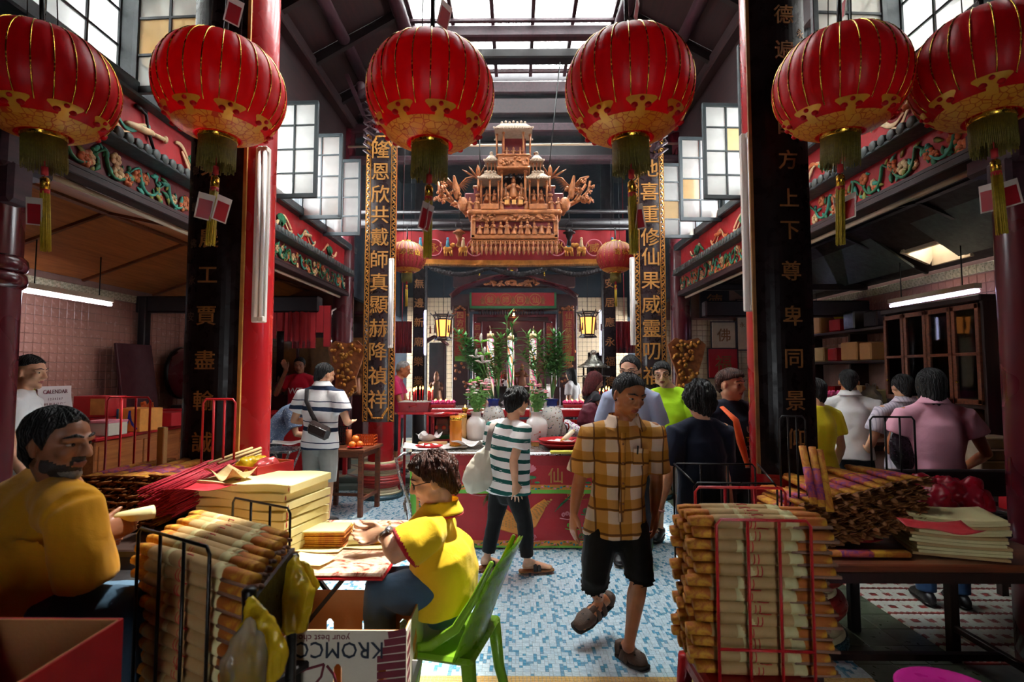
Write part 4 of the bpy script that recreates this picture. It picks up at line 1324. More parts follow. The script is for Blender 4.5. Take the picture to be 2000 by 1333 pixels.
# ---------------------------------------------------------------- offerings on the altar table
def on_table(px,py,z=AZ):return G(px,py,z)
def disc_lathe(name,label,cat,c,prof,mats,n=28,group=None,parts=None):
	o=thing(name,label,cat,tuple(c),0,group)
	m=MB();m.lathe(prof,c,n);m.build('body',mats,o)
	return o
n=NT('acrylic');MAT['acrylic']=glazing('acrylic',(.93,.86,.80,1),.75,.08)
for i,(px,py,lab)in enumerate(((864,864,'clear acrylic drum with red seals holding a red tray, left of the joss candle'),(927,861,'clear acrylic drum with red seals holding a red tray, right of the joss candle'))):
	c=on_table(px,py-2)
	o=thing('acrylic_drum',lab,'drum',tuple(c),0,'acrylic drums on the altar')
	r=.088;h=.26
	m=MB();m.lathe([(r,.02),(r,h)],c,28);m.lathe([(r-.005,h),(r-.005,.02)],c,28);m.build('drum',[MAT['acrylic']],o)
	m=MB();m.lathe([(r+.004,0.0),(r+.006,.025),(r-.01,.03)],c,28);m.build('base',[MAT['red_paint']],o)
	m=MB();m.lathe([(r+.001,.03),(r+.002,.07)],c,28);m.lathe([(r-.002,.07),(r-.002,.03)],c,28);m.build('green_band',[MAT['leaf_silk']],o)
	for a in(-2.2,-1.25,-.4):
		m=MB();q=c+V((math.cos(a)*(r+.003),math.sin(a)*(r+.003),.15));rm=Euler((R(90),0,a+PI/2)).to_matrix()
		m.ball(q,(.022,.022,.003),rm,14,6);m.build('red_seal',[MAT['candle_red']],o)
		m=MB();put_text(m,'福',Matrix.Translation(q+V((math.cos(a)*.004,math.sin(a)*.004,0)))@Euler((R(90),0,a+PI/2)).to_matrix().to_4x4(),.026);m.build('seal_character',[MAT['gold_paint']],o)
	m=MB();cc=c+V((0.03 if i else-.01,0,h));m.lathe([(.05,0),(.13,.012),(.18,.032),(.19,.036),(.18,.028),(.12,.006),(.05,-.004)],cc,32)
	o2=thing('red_tray','shallow red plastic tray on the %s acrylic drum'%('right' if i else 'left'),'tray',tuple(cc),0,'red trays on the drums');m.build('tray',[MAT['red_paint']],o2)
	for q in range(7):
		a=q*.9;m=MB();m.box(cc+V((math.cos(a)*.08,math.sin(a)*.08,.03+.002*q)),(.06,.1,.003),(0.1,.1,a))
		m.build('paper_slip',[MAT['paper_white']if(q+i)%2 else(MAT['leaf_silk']if i else MAT['candle_red'])],o2)
for k,(px,py,r,lab)in enumerate(((890,873,.06,'fat orange joss candle wrapped in foil, brightest on the altar'),(903,868,.045,'slimmer pale joss candle behind the fat orange one'))):
	c=on_table(px,py);h=.30 if k==0 else .31
	o=thing('joss_candle',lab,'candle',tuple(c))
	m=MB();m.lathe([(r,0),(r,h),(r-.005,h+.002),(0,h+.002)],c,28);m.build('candle',[M('joss_orange' if k==0 else 'joss_pale','#d98428' if k==0 else '#e8b878',.25,.1,.12,3,.03,thru=.2)],o)
	m=MB();m.lathe([(r+.002,h-.04),(r+.002,h-.015)],c,28);m.lathe([(r+.001,.0),(r+.001,.02)],c,28);m.build('foil_band',[MAT['brass']],o)
	m=MB();m.cyl(c+V((0,0,h)),c+V((0,0,h+.03)),.003,None,6);m.build('wick',[MAT['black_metal']],o)
	# brass oil lamps
for k,(px,y0,y1,lab)in enumerate(((908,797,862,'tall brass oil lamp between the drums'),)):
	b=on_table(px,y1);tz=P(px,y0,b.y).z-AZ
	o=disc_lathe('oil_lamp',lab,'lamp',b,[(.035,0),(.03,.01),(.012,.02),(.008,.06),(.014,.1),(.008,.14),(.007,tz-.07),(.02,tz-.05),(.038,tz-.01),(.036,tz),(.02,tz-.01)],[MAT['brass']])
	m=MB();m.loft([b+V((0,0,tz)),b+V((0,0,tz+.015)),b+V((0,0,tz+.035))],[.004,.008,.001],V((1,0,0)),8);m.build('flame',[MAT['flame']],o)
	# newspapers and joss on the near left of the table
def loose_sheet(label,px,py,w,h,rz,mat,z=AZ,curl=.02,name='paper_sheet',cat='paper',seed=0,group=None,tilt=0.0,y=None):
	c=on_table(px,py,z)if y is None else P(px,py,y)
	m=MB();ca,sa=math.cos(rz),math.sin(rz)
	def fn(u,v):
		x,yy=(u-.5)*w,(v-.5)*h
		zz=.004+curl*(abs(u-.5)**2*2+.35*(1+math.sin(u*7+seed*2)*math.cos(v*5+seed)))*(abs(v-.5)+.15)*1.6+tilt*(v)
		return(c.x+ca*x-sa*yy,c.y+sa*x+ca*yy,c.z+zz)
	m.sheet(fn,14,10,.0012)
	o=m.build(name,[mat],None,tuple(c));return tag(o,label,cat,group)
loose_sheet('newspaper spread under the joss candle at the left of the altar',850,876,.62,.34,.1,MAT['paper_white'],curl=.03,seed=1)
loose_sheet('crumpled white paper at the left rear of the altar table',838,866,.22,.2,.5,MAT['paper_white'],curl=.16,seed=4,z=AZ+.012)
loose_sheet('folded white paper right of the fat joss candle',918,872,.30,.24,-.3,MAT['paper_white'],curl=.08,seed=6,z=AZ+.01)
c=on_table(845,868,AZ+.016);o=thing('joss_stick_pack','bundle of tan joss sticks on the newspaper','incense',tuple(c));m=MB()
for k in range(14):m.cyl(c+V((-.14,-.03+.012*(k%7),.006+.011*(k//7))),c+V((.14,-.03+.012*(k%7)+.006*(k%3),.006+.011*(k//7))),.0055,None,6)
tag(m.build('sticks',[M('joss_tan','#b98a5a',.7,0,.2,20,.1)],o),kind='stuff')
c=on_table(838,874,AZ+.016);o=thing('red_packet_pile','red and white paper packets in a red dish on the newspaper','packets',tuple(c));m=MB();m.lathe([(.0,0.0),(.07,.0),(.09,.018),(.085,.02),(.06,.008),(0,.006)],c,20,0,True,1.5,.8);m.build('dish',[MAT['candle_red']],o)
for k in range(7):m=MB();m.cbox(c+V((-.09+.03*k,er.uniform(-.02,.02),.02+.003*(k%3))),(.045,.07,.004),.001,(.1,.1,er.uniform(-.6,.6)));m.build('packet',[MAT['paper_white']if k%2 else MAT['candle_red']],o)
# right side: red trays, wrapped bundle, bottles, floral bag, red plastic
c=on_table(1100,876);o=thing('red_platter','round red platter with papers near the front edge of the altar','platter',tuple(c));m=MB()
m.lathe([(.0,0.0),(.15,.0),(.2,.03),(.235,.05),(.232,.056),(.2,.04),(.15,.012),(0,.012)],c,36,0,True,1,.8);m.lathe([(.0,.035),(.16,.035),(.215,.065),(.24,.085),(.236,.09),(.21,.076),(.155,.048),(0,.048)],c,36,0,True,1,.8);m.build('platter',[MAT['candle_red']],o)
for k in range(3):
	m=MB();cc=c+V((-.08+.09*k,-.02,.06+.005*k));m.sheet(lambda u,v:(cc.x+(u-.5)*.19+(v-.5)*.05,cc.y+(v-.5)*.16,cc.z+.03*(u-.5)**2+.012*math.sin(u*6+k)),10,6,.001);m.build('napkin',[MAT['paper_white']],o)
a,b=c+V((-.02,-.07,.075)),c+V((.12,.16,.15));o=thing('wrapped_joss_roll','kraft-wrapped joss roll lying on the red platter','incense',tuple(a));m=MB()
m.loft([a,a.lerp(b,.15)],[.016,.02],V((1,0,0)),10);m.loft([a.lerp(b,.85),b],[.02,.014],V((1,0,0)),10);m.build('yellow_ends',[M('joss_yellow','#c9922e',.7,0,.3,30,.2)],o)
m=MB();m.loft([a.lerp(b,.12),a.lerp(b,.5),a.lerp(b,.88)],[.022,.025,.022],V((1,0,0)),14);m.build('kraft_wrap',[M('kraft_pale','#d9c6a8',.7,0,.1,10,.1)],o)
c=on_table(1098,886);m=MB();m.cbox(c+V((0,0,.012)),(.22,.07,.022),.004,(0,0,.05));tag(m.build('joss_paper_pack',[MAT['green_silk']if False else M('joss_yellow_green','#cfc24a',.7,0,.2,20,.2)],None,tuple(c)),'yellow joss paper pack at the front edge of the altar','paper')
c=on_table(1045,872);o=thing('small_offering_box','small yellow offering box on the steel altar top','box',tuple(c));m=MB();m.cbox(c+V((0,0,.022)),(.075,.05,.04),.003,(0,0,.1));m.build('box',[MAT['gold_paint']],o);m=MB();m.cbox(c+V((0,0,.046)),(.08,.055,.008),.003,(0,0,.1));m.build('lid',[MAT['candle_red']],o)
for k in range(4):
	c=on_table(1040+8*k,862-3*k,AZ+.0);m=MB();m.cbox(c+V((0,.004*k,.009+.018*k)),(.2,.09,.018),.003,(0,0,.1*(k-1)))
	o=tag(m.build('joss_paper_pack',[MAT['gold_paint']if k%2 else M('joss_cream_%d'%k,'#e0c88a',.7,0,.15,20,.2)],None,tuple(c)),'joss paper pack in the small heap behind the striped woman, %s'%('lying lowest','second from the table','third from the table','lying on top')[k],'paper')
c=on_table(1085,850,AZ);o=thing('plastic_bag','crumpled translucent red plastic bag among the offerings','bag',tuple(c));m=MB()
for k in range(8):m.ball(c+V((er.uniform(-.2,.12),er.uniform(-.08,.08),.05+er.uniform(0,.03))),(.08,.06,.055),(er.random(),er.random(),0),10,6)
organic(m,'bag_film',[M('red_film','#e06060',.25,0,.15,8,.3,30,thru=.4)],o,.009,1,lambda me,off:ripple(me,off,.014,(18,18,18),(40,40,40)))
c=on_table(1110,858,AZ);o=thing('floral_bag','white bag with pink flowers behind the red platter','bag',tuple(c));m=MB();m.loft([c+V((0,.02,.02)),c+V((0,.02,.09)),c+V((.01,.02,.15)),c+V((.03,.02,.19))],[(.19,.06),(.2,.07),(.15,.05),(.06,.01)],V((1,0,0)),18,round_=True)
n=NT('floral_cotton');vo=n.vor(38);MAT['floral']=n.end(n.bsdf(n.ramp(vo,[(.18,'#cf4f8f'),(.3,'#8f7fb8'),(.36,'#ece6e6')]),.7))
organic(m,'bag_body',[MAT['floral']],o,.009,2,lambda me,off:ripple(me,off,.012,(14,14,14),(30,30,30)))
for k,(px,lab)in enumerate(((1073,'oil bottle with red cap and handle, left one on the altar'),(1098,'oil bottle with red cap and handle, right one on the altar'))):
	c=P(px,846,5.6);c.z=AZ
	o=thing('oil_bottle',lab,'bottle',tuple(c),0,'oil bottles on the altar');m=MB();m.lathe([(.055,0),(.06,.02),(.06,.12),(.045,.17),(.02,.2),(.02,.215)],c,20,nrib=0);m.build('bottle',[MAT['acrylic']],o)
	m=MB();m.lathe([(.057,.0),(.055,.06),(0,.06)],c,20);m.build('oil',[M('oil_%d'%k,'#b5713a',.1,0,.1,5,0,thru=.3)],o)
	m=MB();m.lathe([(.023,.21),(.024,.245),(.0,.247)],c,16);m.build('cap',[MAT['candle_red']],o)
	m=MB();m.tube([c+V((.03,0,.2)),c+V((.065,0,.19)),c+V((.072,0,.15)),c+V((.058,0,.12))],.008,8);m.build('handle',[MAT['candle_red']],o)
	# ---------------------------------------------------------------- vases, flowers, bamboo sprays
n=NT('red_lion_porcelain');vo=n.noise(14,5,.7,None,1.5);x,y,z=n.xyz()
f=n.math('MULTIPLY',n.math('GREATER_THAN',vo,.60),n.math('LESS_THAN',n.math('ABSOLUTE',n.math('SUBTRACT',z,.13)),.07))
MAT['red_lion']=n.end(n.bsdf(n.mix(f,'#e9e4df','#c8452a'),.12,coat=.4))
n=NT('famille_porcelain');vo=n.vor(32);wv=n.noise(26,4,.6)
MAT['famille']=n.end(n.bsdf(n.mix(n.math('GREATER_THAN',wv,.62),n.ramp(vo,[(.12,'#b8474a'),(.2,'#4f8a5a'),(.27,'#e4e0da')]),'#4a6a8a'),.12,coat=.4))
def vase(label,c,h,r,mat,collar_=None):
	o=thing('porcelain_vase',label,'vase',tuple(c));k=h
	m=MB();m.lathe([(r*.72,0),(r*.75,.02*k),(r*.95,.35*k),(r,.58*k),(r*.85,.74*k),(r*.48,.84*k),(r*.45,.93*k),(r*.62,k),(r*.52,k*.99),(r*.4,k*.93)],c,28);m.build('vase',[mat],o)
	if collar_:
		m=MB();m.lathe([(r*.49,.83*k),(r*.465,.93*k),(r*.64,1.003*k)],c,28);m.lathe([(r*.77,.02*k),(r*.80,.08*k)],c,28);m.build('blue_bands',[MAT['cobalt']],o)
	return o
VZ=AZ
v1=P(1048,832,5.45);v1.z=VZ;vase('white vase with a red beast painted on it, right of the striped woman',v1,.33,.115,MAT['red_lion'])
v2=P(930,832,5.45);v2.z=VZ;vase('white vase of pink flowers at the left rear of the altar',v2,.33,.11,MAT['porcelain'])
v3=P(944,850,5.6);v3.z=VZ;v3.x+=.0;vase('famille vase with a cobalt neck behind the left flowers',V((v2.x+.17,5.62,VZ)),.45,.12,MAT['famille'],True)
vase('famille vase with a cobalt neck behind the right flowers',V((v1.x+.17,5.62,VZ)),.45,.12,MAT['famille'],True)
def flowers(label,c,zt,n_,spread,mats,seed):
	r=random.Random(seed);o=thing('flower_bunch',label,'flowers',tuple(c));lf=MB()
	for k in range(n_):
		a=r.uniform(0,2*PI);q=spread*math.sqrt(r.random());t=V((c.x+math.cos(a)*q,c.y+math.sin(a)*q*.7,zt+r.uniform(-.06,.06)-q*.25))
		lf.cyl(V((c.x+math.cos(a)*.02,c.y,c.z)),t,.003,.002,4)
		m=MB();
		for p in range(9):
			b=p*2*PI/9;m.ball(t+V((math.cos(b)*.014,math.sin(b)*.014,.004)),(.011,.011,.006),(0,0,b),6,4)
		m.ball(t+V((0,0,.006)),(.009,.009,.007),None,6,4);m.build('blossom',[MAT[mats[k%len(mats)]]],o)
		for p in range(4):
			s=r.uniform(.2,.85);q2=V((c.x,c.y,c.z)).lerp(t,s);d=V((r.uniform(-1,1),r.uniform(-1,1),r.uniform(-.2,.5))).normalized();lf.loft([q2,q2+d*.03,q2+d*.07],[(.003,.001),(.013,.002),(.001,.001)],V((0,0,1)),5)
	tag(lf.build('leaves',[MAT['foliage']],o),kind='stuff')
	return o
flowers('bunch of small pink chrysanthemums in the left white vase',v2+V((0,0,.31)),1.46,26,.14,('pink_silk','white_silk','pink_silk'),3)
flowers('bunch of small pink chrysanthemums in the vase with the red beast',v1+V((0,0,.31)),1.46,22,.12,('pink_silk','white_silk','pink_silk'),8)
o=thing('pompom_flowers','yellow-green pompom chrysanthemums beside the left pink flowers','flowers',tuple(v2+V((.17,.17,.45))))
for k,(px,py,mt)in enumerate(((933,742,'green_silk'),(948,752,'white_silk'),(921,747,'green_silk'),(951,745,'white_silk'))):
	q=P(px,py,5.58);m=MB();m.ball(q,.032,None,14,10)
	for t in range(60):
		d=V((er.gauss(0,1),er.gauss(0,1),er.gauss(0,1))).normalized();m.ball(q+d*.03,(.010,.010,.006),d.to_track_quat('Z','X').to_matrix(),5,3)
	m.build('bloom',[MAT[mt]],o);m=MB();m.cyl(q,V((v2.x+.17,5.62,VZ+.44)),.004,None,5);m.build('stem',[MAT['foliage']],o)
def bamboo(label,foot,tips,nleaf,seed,L=.14):
	nleaf=int(nleaf*2.2)
	r=random.Random(seed);o=thing('bamboo_spray',label,'plant',tuple(foot))
	for tip in tips:
		lf=MB();st=MB();mid=V(foot).lerp(tip,.5)+V((r.uniform(-.03,.03),r.uniform(-.02,.02),.02));pts=[V(foot),V(foot).lerp(mid,.5),mid,mid.lerp(tip,.5),V(tip)]
		st.tube(pts,[.008,.0075,.006,.005,.002],6)
		for k in range(nleaf):
			s=.38+.62*k/nleaf;i=min(3,int(s*4));q=pts[i].lerp(pts[i+1],s*4-i);a=k*2.4+r.uniform(-.3,.3);up=r.uniform(.25,.9)if s<.95 else 1.6
			d=V((math.cos(a),math.sin(a)*.8,up)).normalized();l=L*r.uniform(.75,1.15);w=.02
			sd=d.cross(V((0,0,1))).normalized();e=q+d*l-V((0,0,l*.25))
			b=len(lf.v);nn=sd.cross(d)
			lf.add([q,q+d*l*.35+sd*w,e,q+d*l*.35-sd*w,q+d*l*.35+nn*.003,q+d*l*.3-nn*.003],[(0,1,4),(1,2,4),(2,3,4),(3,0,4),(1,0,5),(2,1,5),(3,2,5),(0,3,5)],0,True)
		st.build('stem',[MAT['foliage']],o);tag(lf.build('leaves',[MAT['foliage_dark']if seed%2 else MAT['foliage']],o),kind='stuff')
	return o
B=lambda px,py,y=5.7:P(px,py,y)
vt=V((v2.x+.17,5.62,VZ+.46));vt2=V((v1.x+.17,5.62,VZ+.46))
bamboo('tall leafy bamboo spray at the left of the altar candles',vt,[B(893,650),B(906,658),B(916,668),B(902,690),B(925,700)],26,1)
bamboo('leafy bamboo spray between the left and middle dragon candles',vt+V((.05,.02,0)),[B(968,665),B(980,660),B(955,700)],24,2)
bamboo('bamboo spray standing highest over the middle candle',V((P(997,790,5.75).x,5.75,VZ+.4)),[B(990,618,5.75),B(1000,632,5.75)],8,3,.2)
bamboo('tall leafy bamboo spray at the right of the altar candles',vt2,[B(1094,655),B(1082,650),B(1088,690),B(1070,672),B(1098,690)],26,5)
bamboo('leafy bamboo spray just left of the right dragon candle',vt2-V((.06,-.02,0)),[B(1030,655),B(1020,690),B(1050,655)],22,4)
o=thing('lily_spray','white lily spray left of the left dragon candle','flowers',tuple(vt+V((0,-.02,0))))
for k,(px,py,h)in enumerate(((939,660,.10),(930,690,.09),(946,685,.08),(942,700,.08))):
	q=P(px,py,5.6);m=MB();m.loft([q-V((0,0,h*.5)),q,q+V((.004,0,h*.3)),q+V((.006,0,h*.5))],[.005,.016,.013,.003],V((1,0,0)),8);m.build('bud',[MAT['white_silk']],o)
	m=MB();m.cyl(q-V((0,0,h*.5)),vt,.004,None,5);m.build('stem',[MAT['foliage']],o)
	for t in range(5):
		a=t*1.26;m=MB();d=V((math.cos(a),math.sin(a)*.6,.35));m.loft([q-V((0,0,.05)),q-V((0,0,.05))+d*.05,q-V((0,0,.06))+d*.1],[(.004,.001),(.012,.003),(.001,.001)],V((0,0,1)),6)
		m.build('petal',[MAT['white_silk']if k%2 else MAT['green_silk']],o)
		# three dragon candles
n=NT('dragon_candle');x,y,z=n.xyz();a=n.math('ARCTAN2',y,x);tt=n.math('ADD',n.math('MULTIPLY',z,2.4),n.math('MULTIPLY',a,.32));nzv=n.noise(7,2,.5,None,.6)
hue=n.math('FRACT',n.math('ADD',tt,n.math('MULTIPLY',nzv,.9)))
MAT['dragon_candle']=n.end(n.bsdf(n.ramp(hue,[(0,'#e9dccb'),(.2,'#e8508a'),(.34,'#2fae6a'),(.46,'#e9dccb'),(.62,'#e8752a'),(.74,'#e9dccb'),(.86,'#2f4fae'),(.93,'#d9b878')],'CONSTANT'),.35))
for k,(px,y0,lab)in enumerate(((958,652,'left painted dragon candle on the altar'),(997,655,'middle painted dragon candle on the altar'),(1041,652,'right painted dragon candle on the altar'))):
	t=P(px,y0,6.1);zb=AZ+.2
	o=thing('dragon_candle',lab,'candle',(t.x,6.1,zb),0,'three painted dragon candles');c=V((t.x,6.1,zb));h=t.z-zb
	m=MB();m.lathe([(.046,0),(.042,.05),(.042,h-.06)],c,24);m.build('painted_shaft',[MAT['dragon_candle']],o)
	m=MB();m.lathe([(.042,h-.06),(.04,h),(.012,h+.002),(.010,h+.03),(0,h+.03)],c,20);m.cyl(c+V((0,0,h+.03)),c+V((.01*(k-1),0,h+.09)),.003,.002,5);m.build('wax_top',[MAT['cream_relief']],o)
	m=MB();m.lathe([(.09,-.2),(.07,-.17),(.03,-.12),(.06,-.03),(.065,0),(.0,.0)],c,24);m.build('stand',[MAT['brass']],o)
	# trestle for the candle stands behind the altar table
o=thing('candle_bench','dark bench carrying the dragon candles behind the altar table','bench',(.0,6.1,0));m=MB();m.cbox((-.02,6.1,AZ-.03),(1.3,.3,.06),.01);m.build('bench_top',[MAT['dark_brown']],o)
for x in(-.6,.56):
	for yy in(6.0,6.2):m=MB();m.cbox((x,yy,(AZ-.06)/2),(.06,.06,AZ-.06),.006);m.build('leg',[MAT['dark_brown']],o)
	# ---------------------------------------------------------------- high altar table, candle trays, burners behind
TZ=1.13
o=thing('high_altar_table','tall red altar table with carved front behind the flowers','table',(-.1,6.75,.0));m=MB();m.cbox((-.05,7.05,TZ-.03),(2.08,.62,.06),.008);m.build('table_top',[MAT['steel']],o)
m=MB();m.cbox((-.05,6.745,TZ-.06),(2.1,.05,.10),.01);m.cbox((-.05,6.755,TZ-.17),(2.06,.04,.06),.01);m.build('red_frieze',[MAT['red_paint']],o)
m=MB();m.cbox((-.05,6.80,TZ-.36),(1.9,.03,.32),.005);m.build('front_panel',[MAT['black_wood']],o)
m=MB()
for k in range(60):m.ball((-.95+er.random()*1.8,6.78,TZ-.36+er.uniform(-.13,.13)),(.04,.012,.018),(0,er.uniform(-1,1),0),7,5)
tag(m.build('gilt_carving',[MAT['gilt_wood']],o),kind='stuff')
for x in(-1.04,.94):
	for yy in(6.78,7.32):m=MB();m.cbox((x,yy,(TZ-.06)/2),(.07,.07,TZ-.06),.008);m.build('leg',[MAT['red_paint']],o)
def candle(o,c,h,mat='candle_red'):
	m=MB();m.cyl(c,c+V((0,0,h)),.0085,.008,8);k=m.build('candle',[MAT[mat]],o);t=c+V((0,0,h))
	m=MB();m.loft([t,t+V((0,0,.02)),t+V((.003,0,.05))],[.004,.011,.001],V((1,0,0)),8);m.build('flame',[MAT['flame']],k)
def tray(label,x0,x1,y,zt,cs,seed):
	o=thing('candle_tray',label,'tray',((x0+x1)/2,y,0));xm=(x0+x1)/2;w=x1-x0
	m=MB();m.box((xm,y,zt-.06),(w*.9,.36,.12),None,0,1.12);m.build('tin_box',[MAT['red_paint']],o)
	m=MB();m.cbox((xm,y,zt+.004),(w*.96,.36,.012),.003);m.build('sand',[MAT['concrete']],o)
	m=MB();m.tube([(xm-.05,y-.2,zt-.06),(xm-.05,y-.215,zt-.05),(xm+.05,y-.215,zt-.05),(xm+.05,y-.2,zt-.06)],.006,6);m.build('handle',[MAT['red_paint']],o)
	for sx in(-1,1):
		for sy in(-1,1):m=MB();m.cbox((xm+sx*w*.45,y+sy*.16,(zt-.12)/2),(.03,.03,zt-.12),.004);m.build('leg',[MAT['red_metal']],o)
	m=MB();m.beam((x0,y-.17,zt-.14),(x1,y-.17,zt-.14),.03,.03);m.beam((x0,y+.17,zt-.14),(x1,y+.17,zt-.14),.03,.03);m.build('stand_rail',[MAT['red_metal']],o)
	r=random.Random(seed)
	for px,h in cs:candle(o,V((P(px,780,y).x,y+r.uniform(-.1,.12),zt+.008)),h)
tray('red tin candle tray with burning red candles before the old man in magenta',P(783,790,7.0).x,P(843,790,7.0).x,7.0,1.20,[(797,.12),(806,.13),(810,.13),(815,.15),(818,.15),(824,.15),(835,.14),(839,.14),(845-1,.15),(853-12,.12)],2)
tray('red tin candle tray with burning candles at the right rear of the court',P(1166,790,7.0).x,P(1226,790,7.0).x,7.0,1.20,[(1172,.13),(1180,.12),(1186,.15),(1192,.14),(1204,.12)],5)
def lotus_candles(label,px0,px1,py,n_):
	a,b=P(px0,py,6.95),P(px1,py,6.95);a.z=b.z=TZ;o=thing('lotus_candles',label,'candles',tuple(a));m=MB();m.cbox((a+b)/2+V((0,0,.02)),(b.x-a.x+.02,.2,.04),.004);m.build('red_tray',[MAT['red_paint']],o)
	for k in range(n_):
		for row in(0,1):
			c=a.lerp(b,(k+.5)/n_)+V((0,-.05+.1*row,.045));m=MB()
			for ring,(rr,tilt,zz)in enumerate(((.034,.9,0),(.022,.5,.012))):
				for p in range(8):
					t=p*PI/4+ring*.4;m.ball(c+V((math.cos(t)*rr,math.sin(t)*rr,zz+.015)),(.016,.012,.024),Euler((0,tilt,t)).to_matrix(),6,4)
			lc=m.build('lotus',[MAT['pink_wax']],o);m=MB();m.loft([c+V((0,0,.03)),c+V((0,0,.045)),c+V((0,0,.065))],[.003,.007,.001],V((1,0,0)),6);m.build('flame',[MAT['flame']],lc)
lotus_candles('tray of pink lotus candles left of the flowers',845,887,792,4)
lotus_candles('tray of pink lotus candles right of the flowers',1102,1143,790,4)
c=P(1071,788,7.2);c.z=TZ;vase('white vase with red beasts on the tall red altar table',c,.30,.075,MAT['red_lion'])
# stone plinth with an incense urn
o=thing('incense_urn','dark bronze incense urn on the tall red altar table','urn',(-.25,7.05,TZ));c=V((-.3,7.1,TZ+.002));m=MB();m.lathe([(.1,0),(.12,.02),(.08,.05),(.16,.12),(.19,.2),(.18,.25),(.2,.27),(.17,.27),(.15,.2),(0,.18)],c,28);m.build('urn',[MAT['black_wood']],o)
for s in(-1,1):m=MB();m.tube([c+V((s*.18,0,.2)),c+V((s*.25,0,.24)),c+V((s*.25,0,.33)),c+V((s*.2,0,.34))],.014,8);m.build('handle',[MAT['black_wood']],o)
m=MB()
for k in range(40):q=c+V((er.uniform(-.12,.12),er.uniform(-.1,.1),.2));m.cyl(q,q+V((er.uniform(-.03,.03),er.uniform(-.02,.02),.3)),.002,None,4)
tag(m.build('joss_sticks',[MAT['candle_red']],o),kind='stuff')
m=MB();put_text(m,'廟',Matrix.Translation((P(937,796,6.72).x,6.715,1.14-.0))@Euler((R(90),0,0)).to_matrix().to_4x4(),.15);tag(m.build('gold_character',[MAT['gold_paint']],bpy.data.objects['high_altar_table']))
# pagoda-topped burner on the right
b=P(1160,800,8.0);b.z=.14
o=thing('pagoda_burner','pagoda-roofed metal incense burner right of the shrine','burner',tuple(b));m=MB();zz=lambda py:P(1160,py,8.0).z-.14
m.lathe([(.2,0),(.18,.1),(.12,.2),(.14,.5),(.18,.6),(.17,zz(738))],b,24);m.build('body',[MAT['black_wood']],o)
m=MB();m.lathe([(.24,zz(737)),(.25,zz(735)),(.1,zz(733))],b,8);m.lathe([(.225,zz(719)),(.235,zz(717)),(.14,zz(710)),(.07,zz(700)),(.045,zz(694)),(.03,zz(692))],b,16,0,True,1,1,.06,8);m.ball(b+V((0,0,zz(690))),.05,None,12,8);m.build('roof',[M('burner_metal','#8d8a80',.3,.7,.3,14,.2)],o)
for k in range(6):a=k*PI/3;m=MB();m.cyl(b+V((math.cos(a)*.15,math.sin(a)*.15,zz(738))),b+V((math.cos(a)*.15,math.sin(a)*.15,zz(718))),.012,None,8);m.build('post',[MAT['black_wood']],o)
# ================================================================ red valance with gilt fringe
VY=7.62
o=thing('valance_banner','wide red embroidered banner with a gold fringe hung behind the gilt carving','banner',tuple(P(1000,447,VY)))
va,vb=P(768,452,VY),P(1222,450,VY);zb=P(1000,506,VY).z;zt=P(1000,448,VY).z
def vfn(u,v):return(va.x+(vb.x-va.x)*u,VY+.012*math.sin(u*60)+.008*math.sin(u*23),zb+(zt-zb)*v-.03*math.sin(PI*u)*(1-v))
m=MB();m.grid(vfn,120,6);m.grid(lambda u,v:V(vfn(1-u,v))+V((0,.008,0)),120,6);m.build('cloth',[MAT['altar_red_2']],o)
m=MB();g=lambda u,v:V(vfn(u,-.13+.15*v))+V((0,-.01,0));m.grid(g,160,3);m.grid(lambda u,v:g(1-u,v)+V((0,.012,0)),160,3);m.build('gold_fringe',[MAT['gilt']],o)
fr=MB()
for k in range(200):q=V(vfn(k/199,-.10))+V((0,-.02,0));fr.cyl(q,q-V((0,0,.045)),.005,.004,4)
tag(fr.build('fringe_threads',[MAT['gilt']],o),kind='stuff')
def beast(px,py,s=1):
	q=P(px,py,VY)+V((0,-.03,0));m=MB();m.ball(q,(.075,.02,.05),(0,.2*s,0),10,6);m.ball(q+V((s*.07,0,.06)),(.04,.02,.035),None,8,6)
	for dx in(-.05,-.02,.03,.055):m.cyl(q+V((dx,0,-.02)),q+V((dx+.01*s,0,-.10)),.014,.01,6)
	m.tube([q+V((-s*.07,0,.02)),q+V((-s*.11,0,.06)),q+V((-s*.09,0,.1))],.01,6);m.build('embroidered_beast',[MAT['gilt']],o)
	m=MB();m.loft([q+V((0,-.01,.04)),q+V((0,-.01,.1)),q+V((0,-.01,.13))],[(.03,.015),(.022,.012),(.018,.015)],V((1,0,0)),8,round_=True);m.ball(q+V((0,-.01,.155)),.02,None,8,6);m.build('embroidered_rider',[MAT['blue_silk']if s>0 else MAT['cream_relief']],o)
for px,s in((822,1),(875,1),(905,-1),(1110,1),(1135,-1),(1195,1)):beast(px,488,s)
for px,t in((848,'永'),(1160,'威'),(928,'福'),(1088,'慈')):
	q=P(px,485,VY)+V((0,-.03,0));m=MB();m.tube([q+V((.12*math.cos(a),0,.12*math.sin(a)))for a in[2*PI*k/24 for k in range(25)]],.009,6);m.build('medallion_ring',[MAT['pink_silk']],o)
	m=MB();put_text(m,t,Matrix.Translation(q)@Euler((R(90),0,0)).to_matrix().to_4x4(),.15);m.build('gold_character',[MAT['gilt']],o)
m=MB();m.cyl(va+V((-.1,0,.02)),vb+V((.1,0,.02)),.02,None,8);m.build('hanging_rail',[MAT['black_wood']],o)
